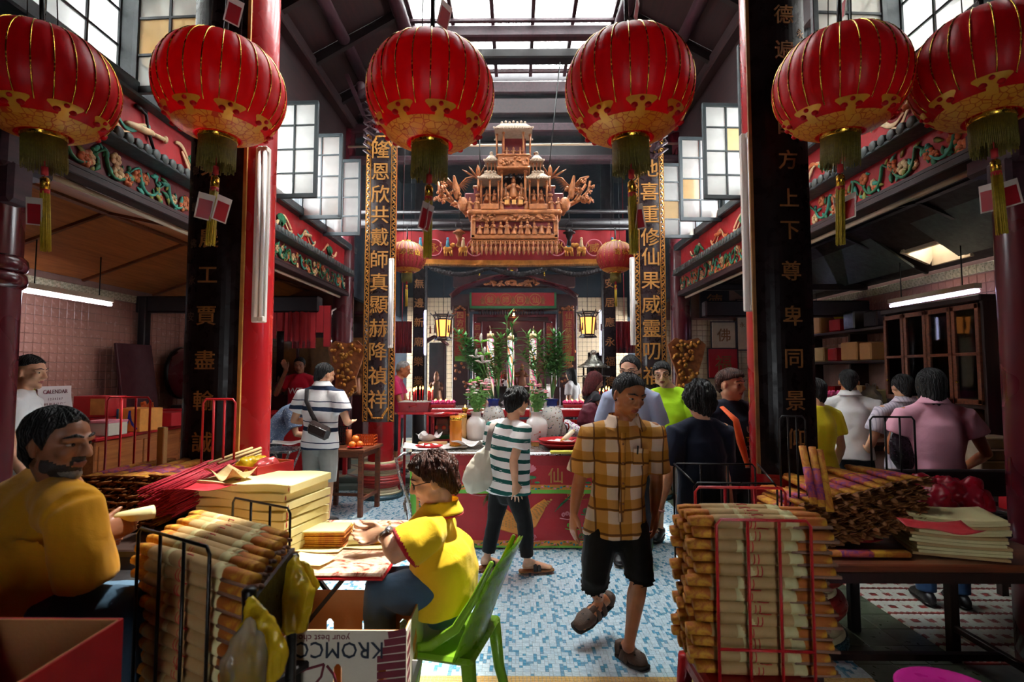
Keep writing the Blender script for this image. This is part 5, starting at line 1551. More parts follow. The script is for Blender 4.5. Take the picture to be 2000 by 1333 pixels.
# ================================================================ hanging gilt carving: a theatre of tiny pavilions
CY=7.05;CX=1004
def A(u,y,dy=0.0):
	return P(CX+u,y,CY)+V((0,dy,0))
px=CY/F
o=thing('gilt_carving','large hanging gilt wood carving of pavilions, figures and branches over the altar','carving',tuple(A(0,505)))
def cb(name,u0,u1,y0,y1,d,dy=0.0,mat='gilt_wood',bev=.01):
	a,b=A(u0,y1),A(u1,y0);m=MB();m.cbox(((a.x+b.x)/2,CY+dy,(a.z+b.z)/2),(b.x-a.x,d,b.z-a.z),bev);return m.build(name,[MAT[mat]],o)
cb('base_box',-83,85,430,470,.26,.06);cb('base_back',-74,76,436,464,.04,-.085,'wine_band')
cb('box_rim',-83,85,463,472,.33,.02);cb('box_side',-83,-74,432,470,.33,.02);cb('box_side',76,85,432,470,.33,.02)
cb('cornice',-90,92,416,426,.42,.03,'gilt_wood',.02);cb('cornice_frieze',-82,84,425,438,.34,.03)
fg=MB();r=random.Random(9)
def figure_mesh():
	m=MB();m.lathe([(.026,0),(.03,.01),(.022,.045),(.018,.065),(.021,.08),(.012,.09)],(0,0,0),10);m.ball((0,0,.103),(.013,.013,.016),None,8,6);m.loft([(0,0,.115),(0,0,.13)],[.012,.004],V((1,0,0)),7)
	for s in(-1,1):m.tube([(s*.018,0,.08),(s*.034,-.012,.06),(s*.016,-.026,.062)],.008,6)
	return m.data('carved_figure',MAT['gilt_wood'])
FIG=figure_mesh()
def fig(u,y,dy,s=1.0,rz=0.0,rx=0.0):
	inst(FIG,'carved_figure',o,A(u,y,dy),(rx,0,rz),(s,s,s))
for k in range(11):fig(-66+13.2*k,464,-.12,1.35+.3*r.random(),r.uniform(-1,1),r.uniform(-.25,.25))
m=MB()
for k in range(70):m.ball(A(-78+158*r.random(),426+11*r.random(),-.15),(.03,.014,.016),(0,r.uniform(-1,1),0),7,5)
for k in range(40):m.ball(A(-70+145*r.random(),460+4*r.random(),-.11),(.04,.02,.018),(0,r.uniform(-1,1),0),7,5)
tag(m.build('scrollwork',[MAT['gilt_wood']],o),kind='stuff')
# hanging fringe of pendants
pm=MB();pm.lathe([(.003,-.02),(.012,-.03),(.016,-.05),(.006,-.07),(.014,-.085),(.02,-.105),(.012,-.125),(.016,-.14),(.003,-.165)],(0,0,0),8);pm.tube([(.028*math.cos(a),0,-.035+.02*math.sin(a))for a in[2*PI*k/10 for k in range(11)]],.006,5)
PEN=pm.data('pendant',MAT['gilt_wood'])
for k in range(19):inst(PEN,'pendant',o,A(-80+9*k,471,-.12),(0,0,0),(1.15,1.15,1.35))
for k in range(18):inst(PEN,'pendant',o,A(-75.5+9*k,471,-.08),(0,0,0),(.9,.9,1.0))
def tiled_roof(name,uc,w,y0,y1,dy,d,top=.45,ridge=True):
	"""small hipped roof with rolled tile ribs"""
	a,b=A(uc-w/2,y1,dy),A(uc+w/2,y1,dy);zt=A(uc,y0,dy).z;zb=a.z;xm=(a.x+b.x)/2;hw=(b.x-a.x)/2;m=MB()
	yc=CY+dy
	b8=[V((xm-hw,yc-d/2,zb)),V((xm+hw,yc-d/2,zb)),V((xm+hw,yc+d/2,zb)),V((xm-hw,yc+d/2,zb))]
	t8=[V((xm-hw*top,yc-d*.12,zt)),V((xm+hw*top,yc-d*.12,zt)),V((xm+hw*top,yc+d*.12,zt)),V((xm-hw*top,yc+d*.12,zt))]
	m.add(b8+t8,[(3,2,1,0),(4,5,6,7),(0,1,5,4),(1,2,6,5),(2,3,7,6),(3,0,4,7)])
	n_=max(6,int(w/3.2))
	for k in range(n_+1):
		t=k/n_;m.cyl(b8[0].lerp(b8[1],t)+V((0,-.012,0)),t8[0].lerp(t8[1],t)+V((0,0,.008)),.011,.008,6)
	for k in range(4):m.tube([t8[k],b8[k].lerp(t8[k],.15),b8[k]+(b8[k]-t8[k])*.1+V((0,0,.03))],.013,6)
	if ridge:
		for k in range(7):m.ball(t8[0].lerp(t8[1],k/6)+V((0,0,.02+.012*(k%2))),(.018,.012,.022),None,6,4)
	m.build(name,[M('gilt_tile','#a08872',.5,.15,.25,20,.2)if 'gilt_tile' not in bpy.data.materials else bpy.data.materials['gilt_tile']],o)
def post(u,y0,y1,dy,rr=.013):
	m=MB();a,b=A(u,y1,dy),A(u,y0,dy);m.cyl(a,b,rr,rr,10);m.ball(a+V((0,0,.015)),(rr*1.6,rr*1.6,.012),None,8,5);m.ball(b-V((0,0,.015)),(rr*1.6,rr*1.6,.012),None,8,5);m.build('post',[MAT['gilt_wood']],o)
for s in(-1,1):
# red rear walls stepping up to the middle
	cb('red_wall',min(s*62,s*98),max(s*62,s*98),372,416,.05,.13,'wine_band');cb('red_wall',min(s*58,s*80),max(s*58,s*80),361,416,.05,.12,'wine_band');cb('wall_cap',min(s*57,s*82),max(s*57,s*82),358,363,.08,.12)
	cb('gilt_door',min(s*66,s*74),max(s*66,s*74),382,408,.03,.08);m=MB();m.ball(A(s*70,378,.06),(.05,.015,.025),None,8,5);m.build('door_scroll',[MAT['gilt_wood']],o)
	tiled_roof('pavilion_roof',s*46,43,343,359,-.02,.34)
	for u in(30,46,63):post(s*u,359,408,-.16 if u==46 else-.12)
	cb('pavilion_base',min(s*29,s*64),max(s*29,s*64),406,417,.32,-.02);cb('pavilion_bench',min(s*33,s*60),max(s*33,s*60),394,407,.12,.0)
	cb('pavilion_screen',min(s*31,s*62),max(s*31,s*62),360,400,.02,.1,'black_wood',.003)
	for u in(38,53):fig(s*u,396,-.06,1.25,s*.5)
	for u in(72,85,24):fig(s*u,416,-.12,1.35,s*.4)
	# turret with four posts
	tiled_roof('turret_roof',s*44,26,305,321,.0,.2,.1)
	for u in(37,44,51):post(s*u,321,342,-.05,.008)
	m=MB()
	for k in range(5):m.ball(A(s*(44+r.uniform(-4,4)),300+2*k,0),(.015,.012,.02),(r.random(),0,0),6,4)
	m.build('turret_finial',[MAT['gilt_wood']],o)
	# spread leaf fan and bird
	m=MB()
	for a_,L in((2.6,.26),(2.2,.22),(1.6,.2),(1.1,.2),(.6,.22)):
		b0=A(s*70,350,.02);d=V((-math.cos(PI-a_)*s*-1,0,math.sin(a_)));d=V((math.cos(a_)*s*-1,-.1,math.sin(a_))).normalized()
		m.loft([b0,b0+d*L*.4,b0+d*L*.75,b0+d*L],[(.01,.006),(.035,.008),(.028,.008),(.003,.002)],V((0,0,1)).cross(d),8)
	m.cyl(A(s*70,372,.03),A(s*70,348,.02),.02,.016,8);m.build('leaf_fan',[MAT['gilt_wood']],o)
	m=MB();c=A(s*112,372,-.02);m.loft([c+V((0,0,-.1)),c,c+V((s*.02,0,.1)),c+V((s*.03,-.03,.17))],[(.03,.03),(.055,.045),(.03,.03),(.018,.02)],V((1,0,0)),10,round_=True)
	m.loft([c+V((s*.03,-.03,.18)),c+V((s*.035,-.08,.17))],[.012,.002],V((1,0,0)),6);m.build('phoenix_body',[MAT['gilt_wood']],o)
	for t in(-1,1):
		m=MB();b0=c+V((t*.03,.02,.06))
		for k in range(7):e=b0+V((t*(.2-.02*k),.02,.12-.035*k));m.loft([b0,b0.lerp(e,.6)+V((0,0,.02)),e],[(.012,.005),(.016,.005),(.004,.002)],V((0,1,0)),6)
		m.tube([b0,b0+V((t*.1,0,.11)),b0+V((t*.21,0,.13))],.011,6);m.build('phoenix_wing',[MAT['gilt_wood']],o)
		# gnarled branch with leaf clusters
	br=[(A(s*92,418),A(s*102,405),A(s*118,395),A(s*134,388),A(s*146,372),A(s*148,355)),(A(s*118,395),A(s*128,378),A(s*140,362)),(A(s*130,390),A(s*144,394),A(s*150,385)),(A(s*100,408),A(s*104,390),A(s*112,372))]
	for k,pts in enumerate(br):
		m=MB();m.tube([p+V((0,r.uniform(-.04,.04),r.uniform(-.015,.015)))for p in pts],[.045-.03*q/(len(pts)-1)if k==0 else .02 for q in range(len(pts))],8);m.build('carved_branch',[MAT['gilt_wood']],o)
	for k in range(20):
		p=r.choice(br);i=r.randrange(len(p)-1);q=p[i].lerp(p[i+1],r.random())+V((r.uniform(-.06,.06),r.uniform(-.06,.04),r.uniform(-.05,.07)));m=MB()
		for t in range(5):m.ball(q+V((r.uniform(-.03,.03),r.uniform(-.02,.02),r.uniform(-.02,.02))),(.028,.016,.016),(r.random()*3,r.random()*3,0),6,4)
		m.build('leaf_cluster',[MAT['gilt_wood']],o)
	m=MB();m.ball(A(s*98,404,-.1),(.075,.04,.10),None,12,8);m.build('rock',[MAT['gilt_wood']],o)
	m=MB();m.cyl(A(s*66,352,.02),A(s*(66+(2 if s<0 else 24)),250 if s<0 else 120,.02),.009,None,6);m.build('hanging_rod',[MAT['black_metal']],o)
	# middle tower
cb('tower_box',-31,29,313,337,.22,-.06);cb('tower_rail',-33,31,311,315,.26,-.06);cb('tower_rail',-33,31,335,339,.26,-.06)
m=MB()
for k in range(26):m.ball(A(-28+54*r.random(),317+17*r.random(),-.18),(.022,.012,.016),(0,r.random()*3,0),7,5)
tag(m.build('relief',[MAT['gilt_wood']],o),kind='stuff')
tiled_roof('tower_roof',-1,72,249,267,-.05,.36,.62)
for u in(-33,-20,18,31):post(u,267,312,-.14 if abs(u)<25 else-.08,.014)
cb('tower_screen',-24,23,270,312,.02,.02,'wine_band',.003)
for u in(-14,-1,12):fig(u,313,-.1,1.1)
for u in(-24,22):post(u,339,416,-.1,.018)
cb('middle_screen',-22,21,342,400,.02,.08,'black_wood',.003)
fig(-1,392,-.06,2.4);fig(-16,388,-.03,1.6);fig(14,388,-.03,1.6);fig(-12,408,-.12,1.5);fig(11,408,-.12,1.5)
cb('stage_front',-24,24,403,417,.06,-.1,'wine_band');
for u in(-14,0,13):cb('plaque',u-4,u+4,398,407,.015,-.16,'gold_paint',.003)
m=MB()
for k in range(30):m.ball(A(-22+43*r.random(),341+9*r.random(),-.02),(.018,.012,.014),(0,r.random()*3,0),6,4)
tag(m.build('openwork',[MAT['black_wood']],o),kind='stuff')
# two hanging oil lamps beneath its ends
for s,lab in((-1,'left'),(1,'right')):
	c=A(s*109,452,.1);o2=thing('hanging_lamp','small dark hanging lamp under the %s branch of the gilt carving'%lab,'lamp',tuple(c));m=MB();m.lathe([(.0,-.18),(.03,-.17),(.02,-.1),(.045,-.05),(.05,-.01),(.085,0),(.085,.012),(.04,.012),(.05,.04),(.03,.05),(0,.05)],c,16);m.build('bowl',[MAT['gilt_wood']if s<0 else MAT['black_wood']],o2)
	m=MB();m.tube([c+V((-.04,0,.04)),c+V((-.045,0,.12)),c+V((0,0,.18)),c+V((.045,0,.12)),c+V((.04,0,.04))],.005,5);m.cyl(c+V((0,0,.18)),c+V((0,.1,.45)),.004,None,5);m.build('chain',[MAT['black_metal']],o2)
	# ================================================================ rear shrine
SY=10.3
def S(x,y,dy=0):return P(x,y,SY)+V((0,dy,0))
o=thing('shrine','dark carved wooden shrine with red banners at the back of the hall','shrine',(0,SY,.14))
def sb(name,x0,x1,y0,y1,d,dy=0.0,mat='maroon_lacquer',bev=.01):
	a,b=S(x0,y1),S(x1,y0);m=MB();m.cbox(((a.x+b.x)/2,SY+dy,(a.z+b.z)/2),(b.x-a.x,d,b.z-a.z),bev);return m.build(name,[MAT[mat]],o)
MAT['shrine_wood']=M('shrine_wood','#3d1518',.4,0,.3,10,.2,40)
a=S(882,800)
for x0,x1 in((883,916),(1092,1126)):
	p=sb('pillar',x0,x1,598,870,.3,.1,'shrine_wood')
for x0,x1,t,ys in((889,910,'四方潤澤功',(617,632,647,663,679)),(1099,1120,'仙逹慈雲威靈功德',(618,633,648,662,676,690,704,714))):
	sb('red_plaque',x0,x1,609,705,.03,-.07,'altar_red_2');sb('plaque_foot',x0,x1,696,706,.035,-.075,'green_silk')
	m=MB()
	for ch,yy in zip(t,ys):put_text(m,ch,Matrix.Translation(S((x0+x1)/2,yy,-.09))@Euler((R(90),0,0)).to_matrix().to_4x4(),.15)
	m.build('inscription',[MAT['gold_paint']],o)
	m=MB();q0,q1=S(x0,706,-.085),S(x1,609,-.085)
	for(u,w)in((q0.x,q0.x),(q1.x,q1.x)):m.beam((u,SY-.09,q0.z),(u,SY-.09,q1.z),.015,.015)
	for k in range(5):m.ball(S((x0+x1)/2+(k-2)*4,606-3*(2-abs(k-2)),-.08),(.03,.012,.025),None,7,5)
	m.build('plaque_border',[MAT['gilt_wood']],o)
for x0,x1,t in((925,938,'四方'),(1068,1080,'仙逹')):
	sb('red_plaque',x0,x1,630,700,.03,.1,'altar_red_2');m=MB()
	for k,ch in enumerate(t):put_text(m,ch,Matrix.Translation(S((x0+x1)/2,640+15*k,.07))@Euler((R(90),0,0)).to_matrix().to_4x4(),.12)
	m.build('inscription',[MAT['gold_paint']],o)
sb('lintel',880,1128,575,606,.3,.12,'shrine_wood');sb('upper_frieze',884,1124,535,560,.2,.15,'shrine_wood')
# sweeping canopy
m=MB();pts=[S(882,582,-.1),S(900,566,-.1),S(930,556,-.1),S(965,545,-.1),S(1000,540,-.1),S(1035,545,-.1),S(1070,556,-.1),S(1102,566,-.1),S(1126,582,-.1)]
m.loft(pts,[(.28,.03)]*9,V((0,1,0)),10);m.build('canopy',[MAT['maroon_lacquer']],o)
m=MB()
for k in range(44):m.ball(S(950+100*r.random(),552+9*r.random(),-.2),(.05,.02,.025),(0,r.uniform(-1,1),0),7,5)
tag(m.build('canopy_carving',[MAT['gilt_wood']],o),kind='stuff')
m=MB();m.lathe([(0,0),(.07,.005),(.10,0),(.12,-.02)],(0,0,0),20);inst(m.data('sun_disc',MAT['maroon_lacquer']),'sun_disc',o,S(1001,534,-.35),(R(90),0,0))
m=MB();m.ball(S(1000,537,-.4),.04,None,10,8);m.ball(S(938,552,-.25),(.05,.03,.04),None,8,6);m.ball(S(938,540,-.25),(.02,.02,.05),None,8,6);m.ball(S(1062,552,-.25),(.05,.03,.04),None,8,6);m.ball(S(1062,540,-.25),(.02,.02,.05),None,8,6);m.build('gilt_finials',[MAT['brass']],o)
sb('name_banner',918,1086,573,602,.03,-.08,'altar_red');
for(x0,x1,y0,y1)in((918,1086,599,604),(918,922,573,603),(1082,1086,573,603)):sb('green_edge',x0,x1,y0,y1,.034,-.084,'leaf_silk',.003)
m=MB()
for ch,x in zip('爺師四仙',(958,988,1016,1045)):put_text(m,ch,Matrix.Translation(S(x,587,-.105))@Euler((R(90),0,0)).to_matrix().to_4x4(),.14)
m.build('banner_characters',[MAT['gold_paint']],o)
m=MB()
for x in(958,988,1016,1045):m.tube([S(x,587,-.1)+V((.11*math.cos(a),0,.11*math.sin(a)))for a in[2*PI*k/20 for k in range(21)]],.008,5)
m.build('banner_rings',[MAT['gold_paint']],o)
for x in(943,973,1002,1030,1060):inst(FIG,'embroidered_figure',o,S(x,596,-.1),(0,0,0),(1.3,.3,1.3))
m=MB()
for k in range(26):m.cyl(S(936+5*k,606,0),S(936+5*k,616,0),.012,.012,6)
m.build('spindle_row',[MAT['shrine_wood']],o)
sb('inner_back',915,1093,604,800,.05,.9,'maroon_lacquer');sb('inner_header',930,1072,618,626,.06,.2,'shrine_wood');sb('inner_side',925,940,626,790,.06,.3,'maroon_lacquer');sb('inner_side',1064,1080,626,790,.06,.3,'maroon_lacquer')
sb('offering_shelf',915,1093,756,800,.5,.1,'shrine_wood')
m=MB()
for k in range(60):
	x=r.choice((r.uniform(884,915),r.uniform(1093,1125)));m.ball(S(x,r.uniform(600,760),-.06),(.03,.014,.03),(0,r.random()*3,0),7,5)
tag(m.build('pillar_carving',[MAT['gilt_wood']],o),kind='stuff')
MAT['warm_bulb']=emitter('warm_bulb','#ffb35a',30.0)
m=MB();m.ball(S(1003,613,.15),.03,None,10,8);q=m.build('bulb',[MAT['warm_bulb']],o)
c=S(1001,660,.2);m=MB();m.lathe([(.0,.2),(.04,.18),(.05,.12),(.09,.1),(.1,0),(.085,-.12),(.02,-.13)],c,10);m.build('bell_lamp',[MAT['black_wood']],o);m=MB();m.ball(c+V((0,-.09,-.02)),.03,None,8,6);m.build('bulb',[MAT['warm_bulb']],o)
for x in(980,1000,1020):inst(FIG,'deity_figure',o,S(x,757,.3),(0,0,0),(3.2,3.2,3.6))
o2=thing('black_carved_canopy','dark carved openwork canopy hanging under the red valance','carving',tuple(P(1000,540,8.6)));m=MB()
for k in range(60):
	t=k/59;q=P(840+330*t,522+14*abs(math.sin(t*9)),8.6);m.ball(q,(.05,.02,.05),(0,t*30,0),7,5)
m.beam(P(838,516,8.6),P(1172,516,8.6),.06,.1);m.build('openwork',[MAT['black_wood']],o2)
# glazed case with a gold idol on the left, dark plaque on the right
o=thing('idol_case','glass case with a gold idol under a red canopy, left of the shrine','cabinet',tuple(P(850,760,9.6)))
a,b=P(832,790,9.6),P(868,668,9.6);m=MB();m.cbox(((a.x+b.x)/2,9.75,.5*(a.z+.14)),(b.x-a.x,.3,a.z-.14),.01)
for x in(a.x,b.x):m.cbox((x,9.6,(a.z+b.z)/2),(.03,.03,b.z-a.z),.004)
m.cbox(((a.x+b.x)/2,9.9,(a.z+b.z)/2),(b.x-a.x,.02,b.z-a.z),.004);m.build('case',[MAT['shrine_wood']],o)
m=MB();m.loft([P(826,672,9.6),P(838,664,9.6),P(850,658,9.6),P(862,664,9.6),P(874,674,9.6)],[(.2,.03)]*5,V((0,1,0)),8);m.build('case_canopy',[MAT['maroon_lacquer']],o)
m=MB();m.box(((a.x+b.x)/2,9.59,(a.z+b.z)/2),(b.x-a.x-.03,.006,b.z-a.z));m.build('pane',[MAT['clear_glass']],o)
inst(FIG,'idol',o,((a.x+b.x)/2,9.75,a.z),(0,0,0),(4,4,4.6))
b=P(1166,720,9.9);m=MB();m.cbox((b.x,9.9,b.z),(.34,.04,.6),.01);m.cbox((b.x,9.92,b.z/2),(.06,.05,b.z-.3),.01);o=tag(m.build('black_plaque',[MAT['board_black']],None,tuple(b)),'square black plaque with faint gold writing right of the shrine','plaque')
m=MB();put_text(m,'德',Matrix.Translation((b.x,9.87,b.z+.12))@Euler((R(90),0,0)).to_matrix().to_4x4(),.15);put_text(m,'福',Matrix.Translation((b.x,9.87,b.z-.08))@Euler((R(90),0,0)).to_matrix().to_4x4(),.15);m.build('inscription',[MAT['gold_dull']],o)
# red panels to either side of the rear hall
for s,x0,x1 in((-1,765,805),(1,1199,1240)):
	a,b=P(x0,690,9.3),P(x1,628,9.3);m=MB();m.sheet(lambda u,v:(a.x+(b.x-a.x)*u,9.3+.02*math.sin(u*30),a.z+(b.z-a.z)*v),30,3,.003);m.grid(lambda u,v:(a.x+(b.x-a.x)*u,9.31+.02*math.sin(u*30),a.z+(b.z-a.z)*v),30,3)
	m.cyl(((a.x+b.x)/2,9.305,b.z-.01),((a.x+b.x)/2,9.305,5.86),.008,None,6)
	tag(m.build('red_hanging',[MAT['altar_red']],None,tuple((a+b)/2)),'pleated red hanging cloth at the %s of the rear hall'%('left' if s<0 else 'right'),'cloth')
	# ================================================================ helpers for the stalls
def printed(name,c1,c2,c3=None,sc=16):
	n=NT(name);f=n.noise(sc,5,.7,None,.6)
	return n.end(n.addtrans(n.bsdf(n.ramp(f,[(.42,c1),(.56,c2)]+([(.8,c3)]if c3 else[])),.7,0,n.bump(n.noise(30,3),.3,.006)),c1,.12))
MAT['joss_print']=printed('joss_print','#d9a02a','#b5621e')
MAT['purple_print']=printed('purple_print','#7a2f78','#c9502f','#2f5fa8',28)
MAT['kraft']=M('kraft','#b3925f',.75,0,.12,8,.15,60)
MAT['kraft_light']=M('kraft_light','#cdc28c',.7,0,.1,8,.1)
MAT['brown_paper']=M('brown_paper','#7d4a1c',.8,0,.35,25,.5,60)
MAT['joss_brown']=M('joss_brown','#8d6a58',.8,0,.2,30,.1)
MAT['yellow_sheet']=M('yellow_sheet','#eee2a4',.7,0,.08,8,.1,thru=.15)
MAT['carton_red']=M('carton_red','#b01a20',.5,0,.15,6,.05)
MAT['carton']=M('carton','#b98450',.8,0,.1,6,.1,80)
MAT['carton_white']=M('carton_white','#cfc4b0',.65,0,.06,6,.05)
MAT['navy_ink']=M('navy_ink','#0e1c30',.6,0,.1,9,0)
MAT['maroon_ink']=M('maroon_ink','#6d1426',.6,0,.12,9,0)
MAT['yellow_film']=M('yellow_film','#e0bf28',.25,0,.15,8,.35,30,thru=.35)
MAT['clear_film']=glazing('clear_film',(.9,.86,.78,1),.45,.1)
def box_thing(name,label,cat,c,size,mat,rz=0.0,group=None,lidmat=None,bev=.004):
	o=lthing(name,label,cat,tuple(c),rz,group);m=MB();m.cbox((0,0,size[2]/2),size,bev);m.build('box_body',[MAT[mat]],o)
	if lidmat:m=MB();m.cbox((0,0,size[2]+.006),(size[0]+.01,size[1]+.01,.025),bev);m.build('lid',[MAT[lidmat]],o)
	return o
def rodset(name,label,cat,runs,r,mat):
	"""rack of bent rods: each run is a rod of its own"""
	o=thing(name,label,cat,tuple(runs[0][0]))
	for pts in runs:m=MB();m.tube(pts,r,8);m.build('rod',[MAT[mat]],o)
	return o
def plain_table(name,label,c,w,d,h,rz,top,legm,th=.035,brace=True):
	o=lthing(name,label,'table',(c[0],c[1],0),rz);m=MB();m.cbox((0,0,h-th/2),(w,d,th),.006);m.build('table_top',[MAT[top]],o)
	m=MB()
	for s in(-1,1):m.box((0,s*(d/2-.05),h-th-.03),(w-.1,.02,.06));m.box((s*(w/2-.05),0,h-th-.03),(.02,d-.1,.06))
	m.build('apron',[MAT[legm]],o)
	for sx in(-1,1):
		for sy in(-1,1):m=MB();m.cbox((sx*(w/2-.05),sy*(d/2-.05),(h-th)/2),(.05,.05,h-th),.004);m.build('leg',[MAT[legm]],o)
		if brace:m=MB();m.cbox((sx*(w/2-.05),0,h*.25),(.03,d-.12,.035),.004);m.build('stretcher',[MAT[legm]],o)
	if brace:m=MB();m.beam((-w/2+.05,0,h*.25),(w/2-.05,0,h*.25),.035,.03);m.build('stretcher',[MAT[legm]],o)
	return o
	# ---- wrapped joss bundle: yellow printed core, kraft wrapper, red ties
sr=random.Random(21)
def bundle_proto(label,group,L=.62,r=.0255,kf=(-.21,.17)):
	o=lthing('joss_bundle',label,'incense bundle',(0,0,0),0,group);m=MB()
	m.loft([(-L/2,0,0),(-L/2+.03,0,.002),(0,0,0),(L/2-.03,0,-.001),(L/2,0,.002)],[(r*.95,r*.62),(r*.9,r*.75),(r*.9,r*.8),(r*.92,r*.75),(r*1.0,r*.6)],V((0,1,0)),12,power=.65);m.build('printed_core',[MAT['joss_print']],o)
	m=MB();m.loft([(kf[0],0,0),(kf[0]+.02,0,0),(-.02,0,.001),(kf[1]-.02,0,0),(kf[1],.004,0)],[(r*1.12,r*.9),(r*1.1,r*.95),(r*1.13,r),(r*1.1,r*.95),(r*1.2,r*.98)],V((0,1,0)),14);m.build('kraft_wrapper',[MAT['kraft']],o)
	m=MB();m.loft([(kf[0]+.09,-.001,.0),(kf[0]+.125,.001,.0)],[(r*1.145,r*1.01)]*2,V((0,1,0)),14);m.build('paper_band',[MAT['kraft_light']],o);m=MB();m.loft([(kf[1]-.035,0,.001),(kf[1]+.012,.003,.0)],[(r*1.14,r*.99),(r*1.3,r*.9)],V((0,1,0)),12);m.build('paper_band',[MAT['kraft_light']],o)
	m=MB()
	for x in(-.03,-.015):m.loft([(x,0,0),(x+.004,0,0)],[(r*1.16,r*1.03)]*2,V((0,1,0)),12)
	m.tube([(-.02,-r*.5,r*.95),(.0,-r*.9,r*1.1),(.02,-r*.7,r*.98)],.002,4);m.build('red_tie',[MAT['cord_red']],o)
	for k in range(5):m=MB();m.cyl((L/2-.12,(k-2)*r*.36,-r*.62),(L/2+.02-.01*(k%2),(k-2)*r*.36,-r*.62),.0065,None,6);m.build('joss_stick',[MAT['joss_brown']],o)
	return o
def bundle_stack(label,group,c,ax_rz,rows,layers,step,pitch_z,**kw):
	"""rows in depth, layers upwards from the point c (front, foot, middle)"""
	p=bundle_proto(label,group,**kw);ca,sa=math.cos(ax_rz),math.sin(ax_rz);first=True
	for j in range(layers):
		for i in range(rows):
			q=V(c)+V(step)*i+V((-sa,ca,0))*sr.uniform(-.002,.002)+V((ca,sa,0))*sr.uniform(-.022,.022)+V((0,0,j*pitch_z+pitch_z/2))
			if j==layers-1:q+=V((0,0,.006*math.sin(i*2)))
			o=p if first else tree_copy(p);first=False
			o['label']='kraft-wrapped joss bundle in %s, %s layer from the top, %s row back'%(label,ORD[layers-1-j],ORD[i])
			o.location=q;o.rotation_euler=(sr.uniform(-.25,.25),0,ax_rz+sr.uniform(-.035,.035))
bundle_stack('the left black rack','joss bundles in the left rack',(-1.05,1.72,.54),R(-29),7,11,(-.012,.069,0),.043,L=.60)
bundle_stack('the right red rack','joss bundles on the right stool',(.885,2.0,.50),R(-3),4,13,(0,.056,0),.0435,L=.49,kf=(-.16,.13))
def shelf(name,label,c,w,d,z,rz,mat):return plain_table(name,label,c,w,d,z,rz,mat,mat,.03,False)
shelf('rack_stand','dark stand under the left wire rack of joss bundles',(-1.09,1.93),.5,.5,.538,R(-29),'black_wood')
u,w_=V((math.cos(R(-29)),math.sin(R(-29)),0)),V((-math.sin(R(-29)),math.cos(R(-29)),0));f0=V((-1.075,1.665,.4))
def rackrods(f0,u,w_,x0,x1,z0,z1,n_):return[[f0+u*x0+V((0,0,z0)),f0+u*x0+V((0,0,z1-.02)),f0+u*(x0+.015)+V((0,0,z1)),f0+u*(x1-.015)+V((0,0,z1)),f0+u*x1+V((0,0,z1-.02)),f0+u*x1+V((0,0,z0))]]+[[f0+u*(x0+(x1-x0)*k/n_)+V((0,0,z0)),f0+u*(x0+(x1-x0)*k/n_)+V((0,0,z1))]for k in range(1,n_)]+[[f0+u*x0+V((0,0,z0+.12)),f0+u*x1+V((0,0,z0+.12))]]
rodset('wire_rack','black wire rack frame in front of the left joss bundles','rack',rackrods(f0,u,w_,-.20,.20,0,.685,3),.0055,'black_metal')
rodset('wire_rack','black wire rack frame standing behind the left joss bundles','rack',rackrods(V((-1.13,2.235,.4)),u,w_,-.1,.27,.1,.66,3),.005,'black_metal')
for k,(px,py,Y,lab)in enumerate(((487,1148,1.5,'near black post with a rounded cap and a plastic bag tied to it'),(573,1082,1.82,'far black post with a rounded cap behind the cardboard box'))):
	q=P(px,py,Y);o=thing('rack_post',lab,'post',(q.x,q.y,0));m=MB();m.lathe([(.017,0),(.017,q.z-.045),(.019,q.z-.04),(.02,q.z-.008),(.014,q.z)],(q.x,q.y,0),16);m.build('post',[MAT['black_metal']],o)
a,b=V((-.742,1.52,0)),V((-.765,1.84,0));m=MB();m.beam(V((a.x,a.y,.86)),V((b.x,b.y,.90)),.012,.2);tag(m.build('black_side_panel',[MAT['black_metal']],None,(a.x,a.y,.76)),'black metal panel between the two rack posts','panel')
def bag(label,pts,rads,mat,name='plastic_bag',ref=(1,.3,0)):
	o=thing(name,label,'bag',tuple(pts[-1]));m=MB();m.loft(pts,rads,V(ref),18,round_=True)
	organic(m,'bag_film',[MAT[mat]],o,.006,1,lambda me,off:ripple(me,off,.011,(40,40,5),(80,80,16)));return o
bag('yellow plastic bag tied to the near black post',[P(492,1175,1.47),P(497,1200,1.45),P(500,1240,1.43),P(502,1290,1.42),P(505,1330,1.42)],[(.014,.012),(.03,.016),(.06,.024),(.075,.03),(.06,.02)],'yellow_film')
bag('small clear plastic bag hanging in front of the yellow one',[P(484,1215,1.39),P(481,1245,1.38),P(478,1290,1.37),P(476,1345,1.37)],[(.012,.01),(.04,.016),(.055,.022),(.055,.02)],'clear_film')
bag('yellow plastic bag tied to the far black post',[P(577,1095,1.78),P(575,1115,1.76),P(580,1160,1.74),P(577,1230,1.74)],[(.016,.014),(.035,.016),(.055,.02),(.04,.014)],'yellow_film')
bag('loose yellow bag tail beside the far black post',[P(590,1100,1.80),P(606,1128,1.79),P(618,1150,1.8)],[(.012,.012),(.022,.014),(.02,.01)],'yellow_film')
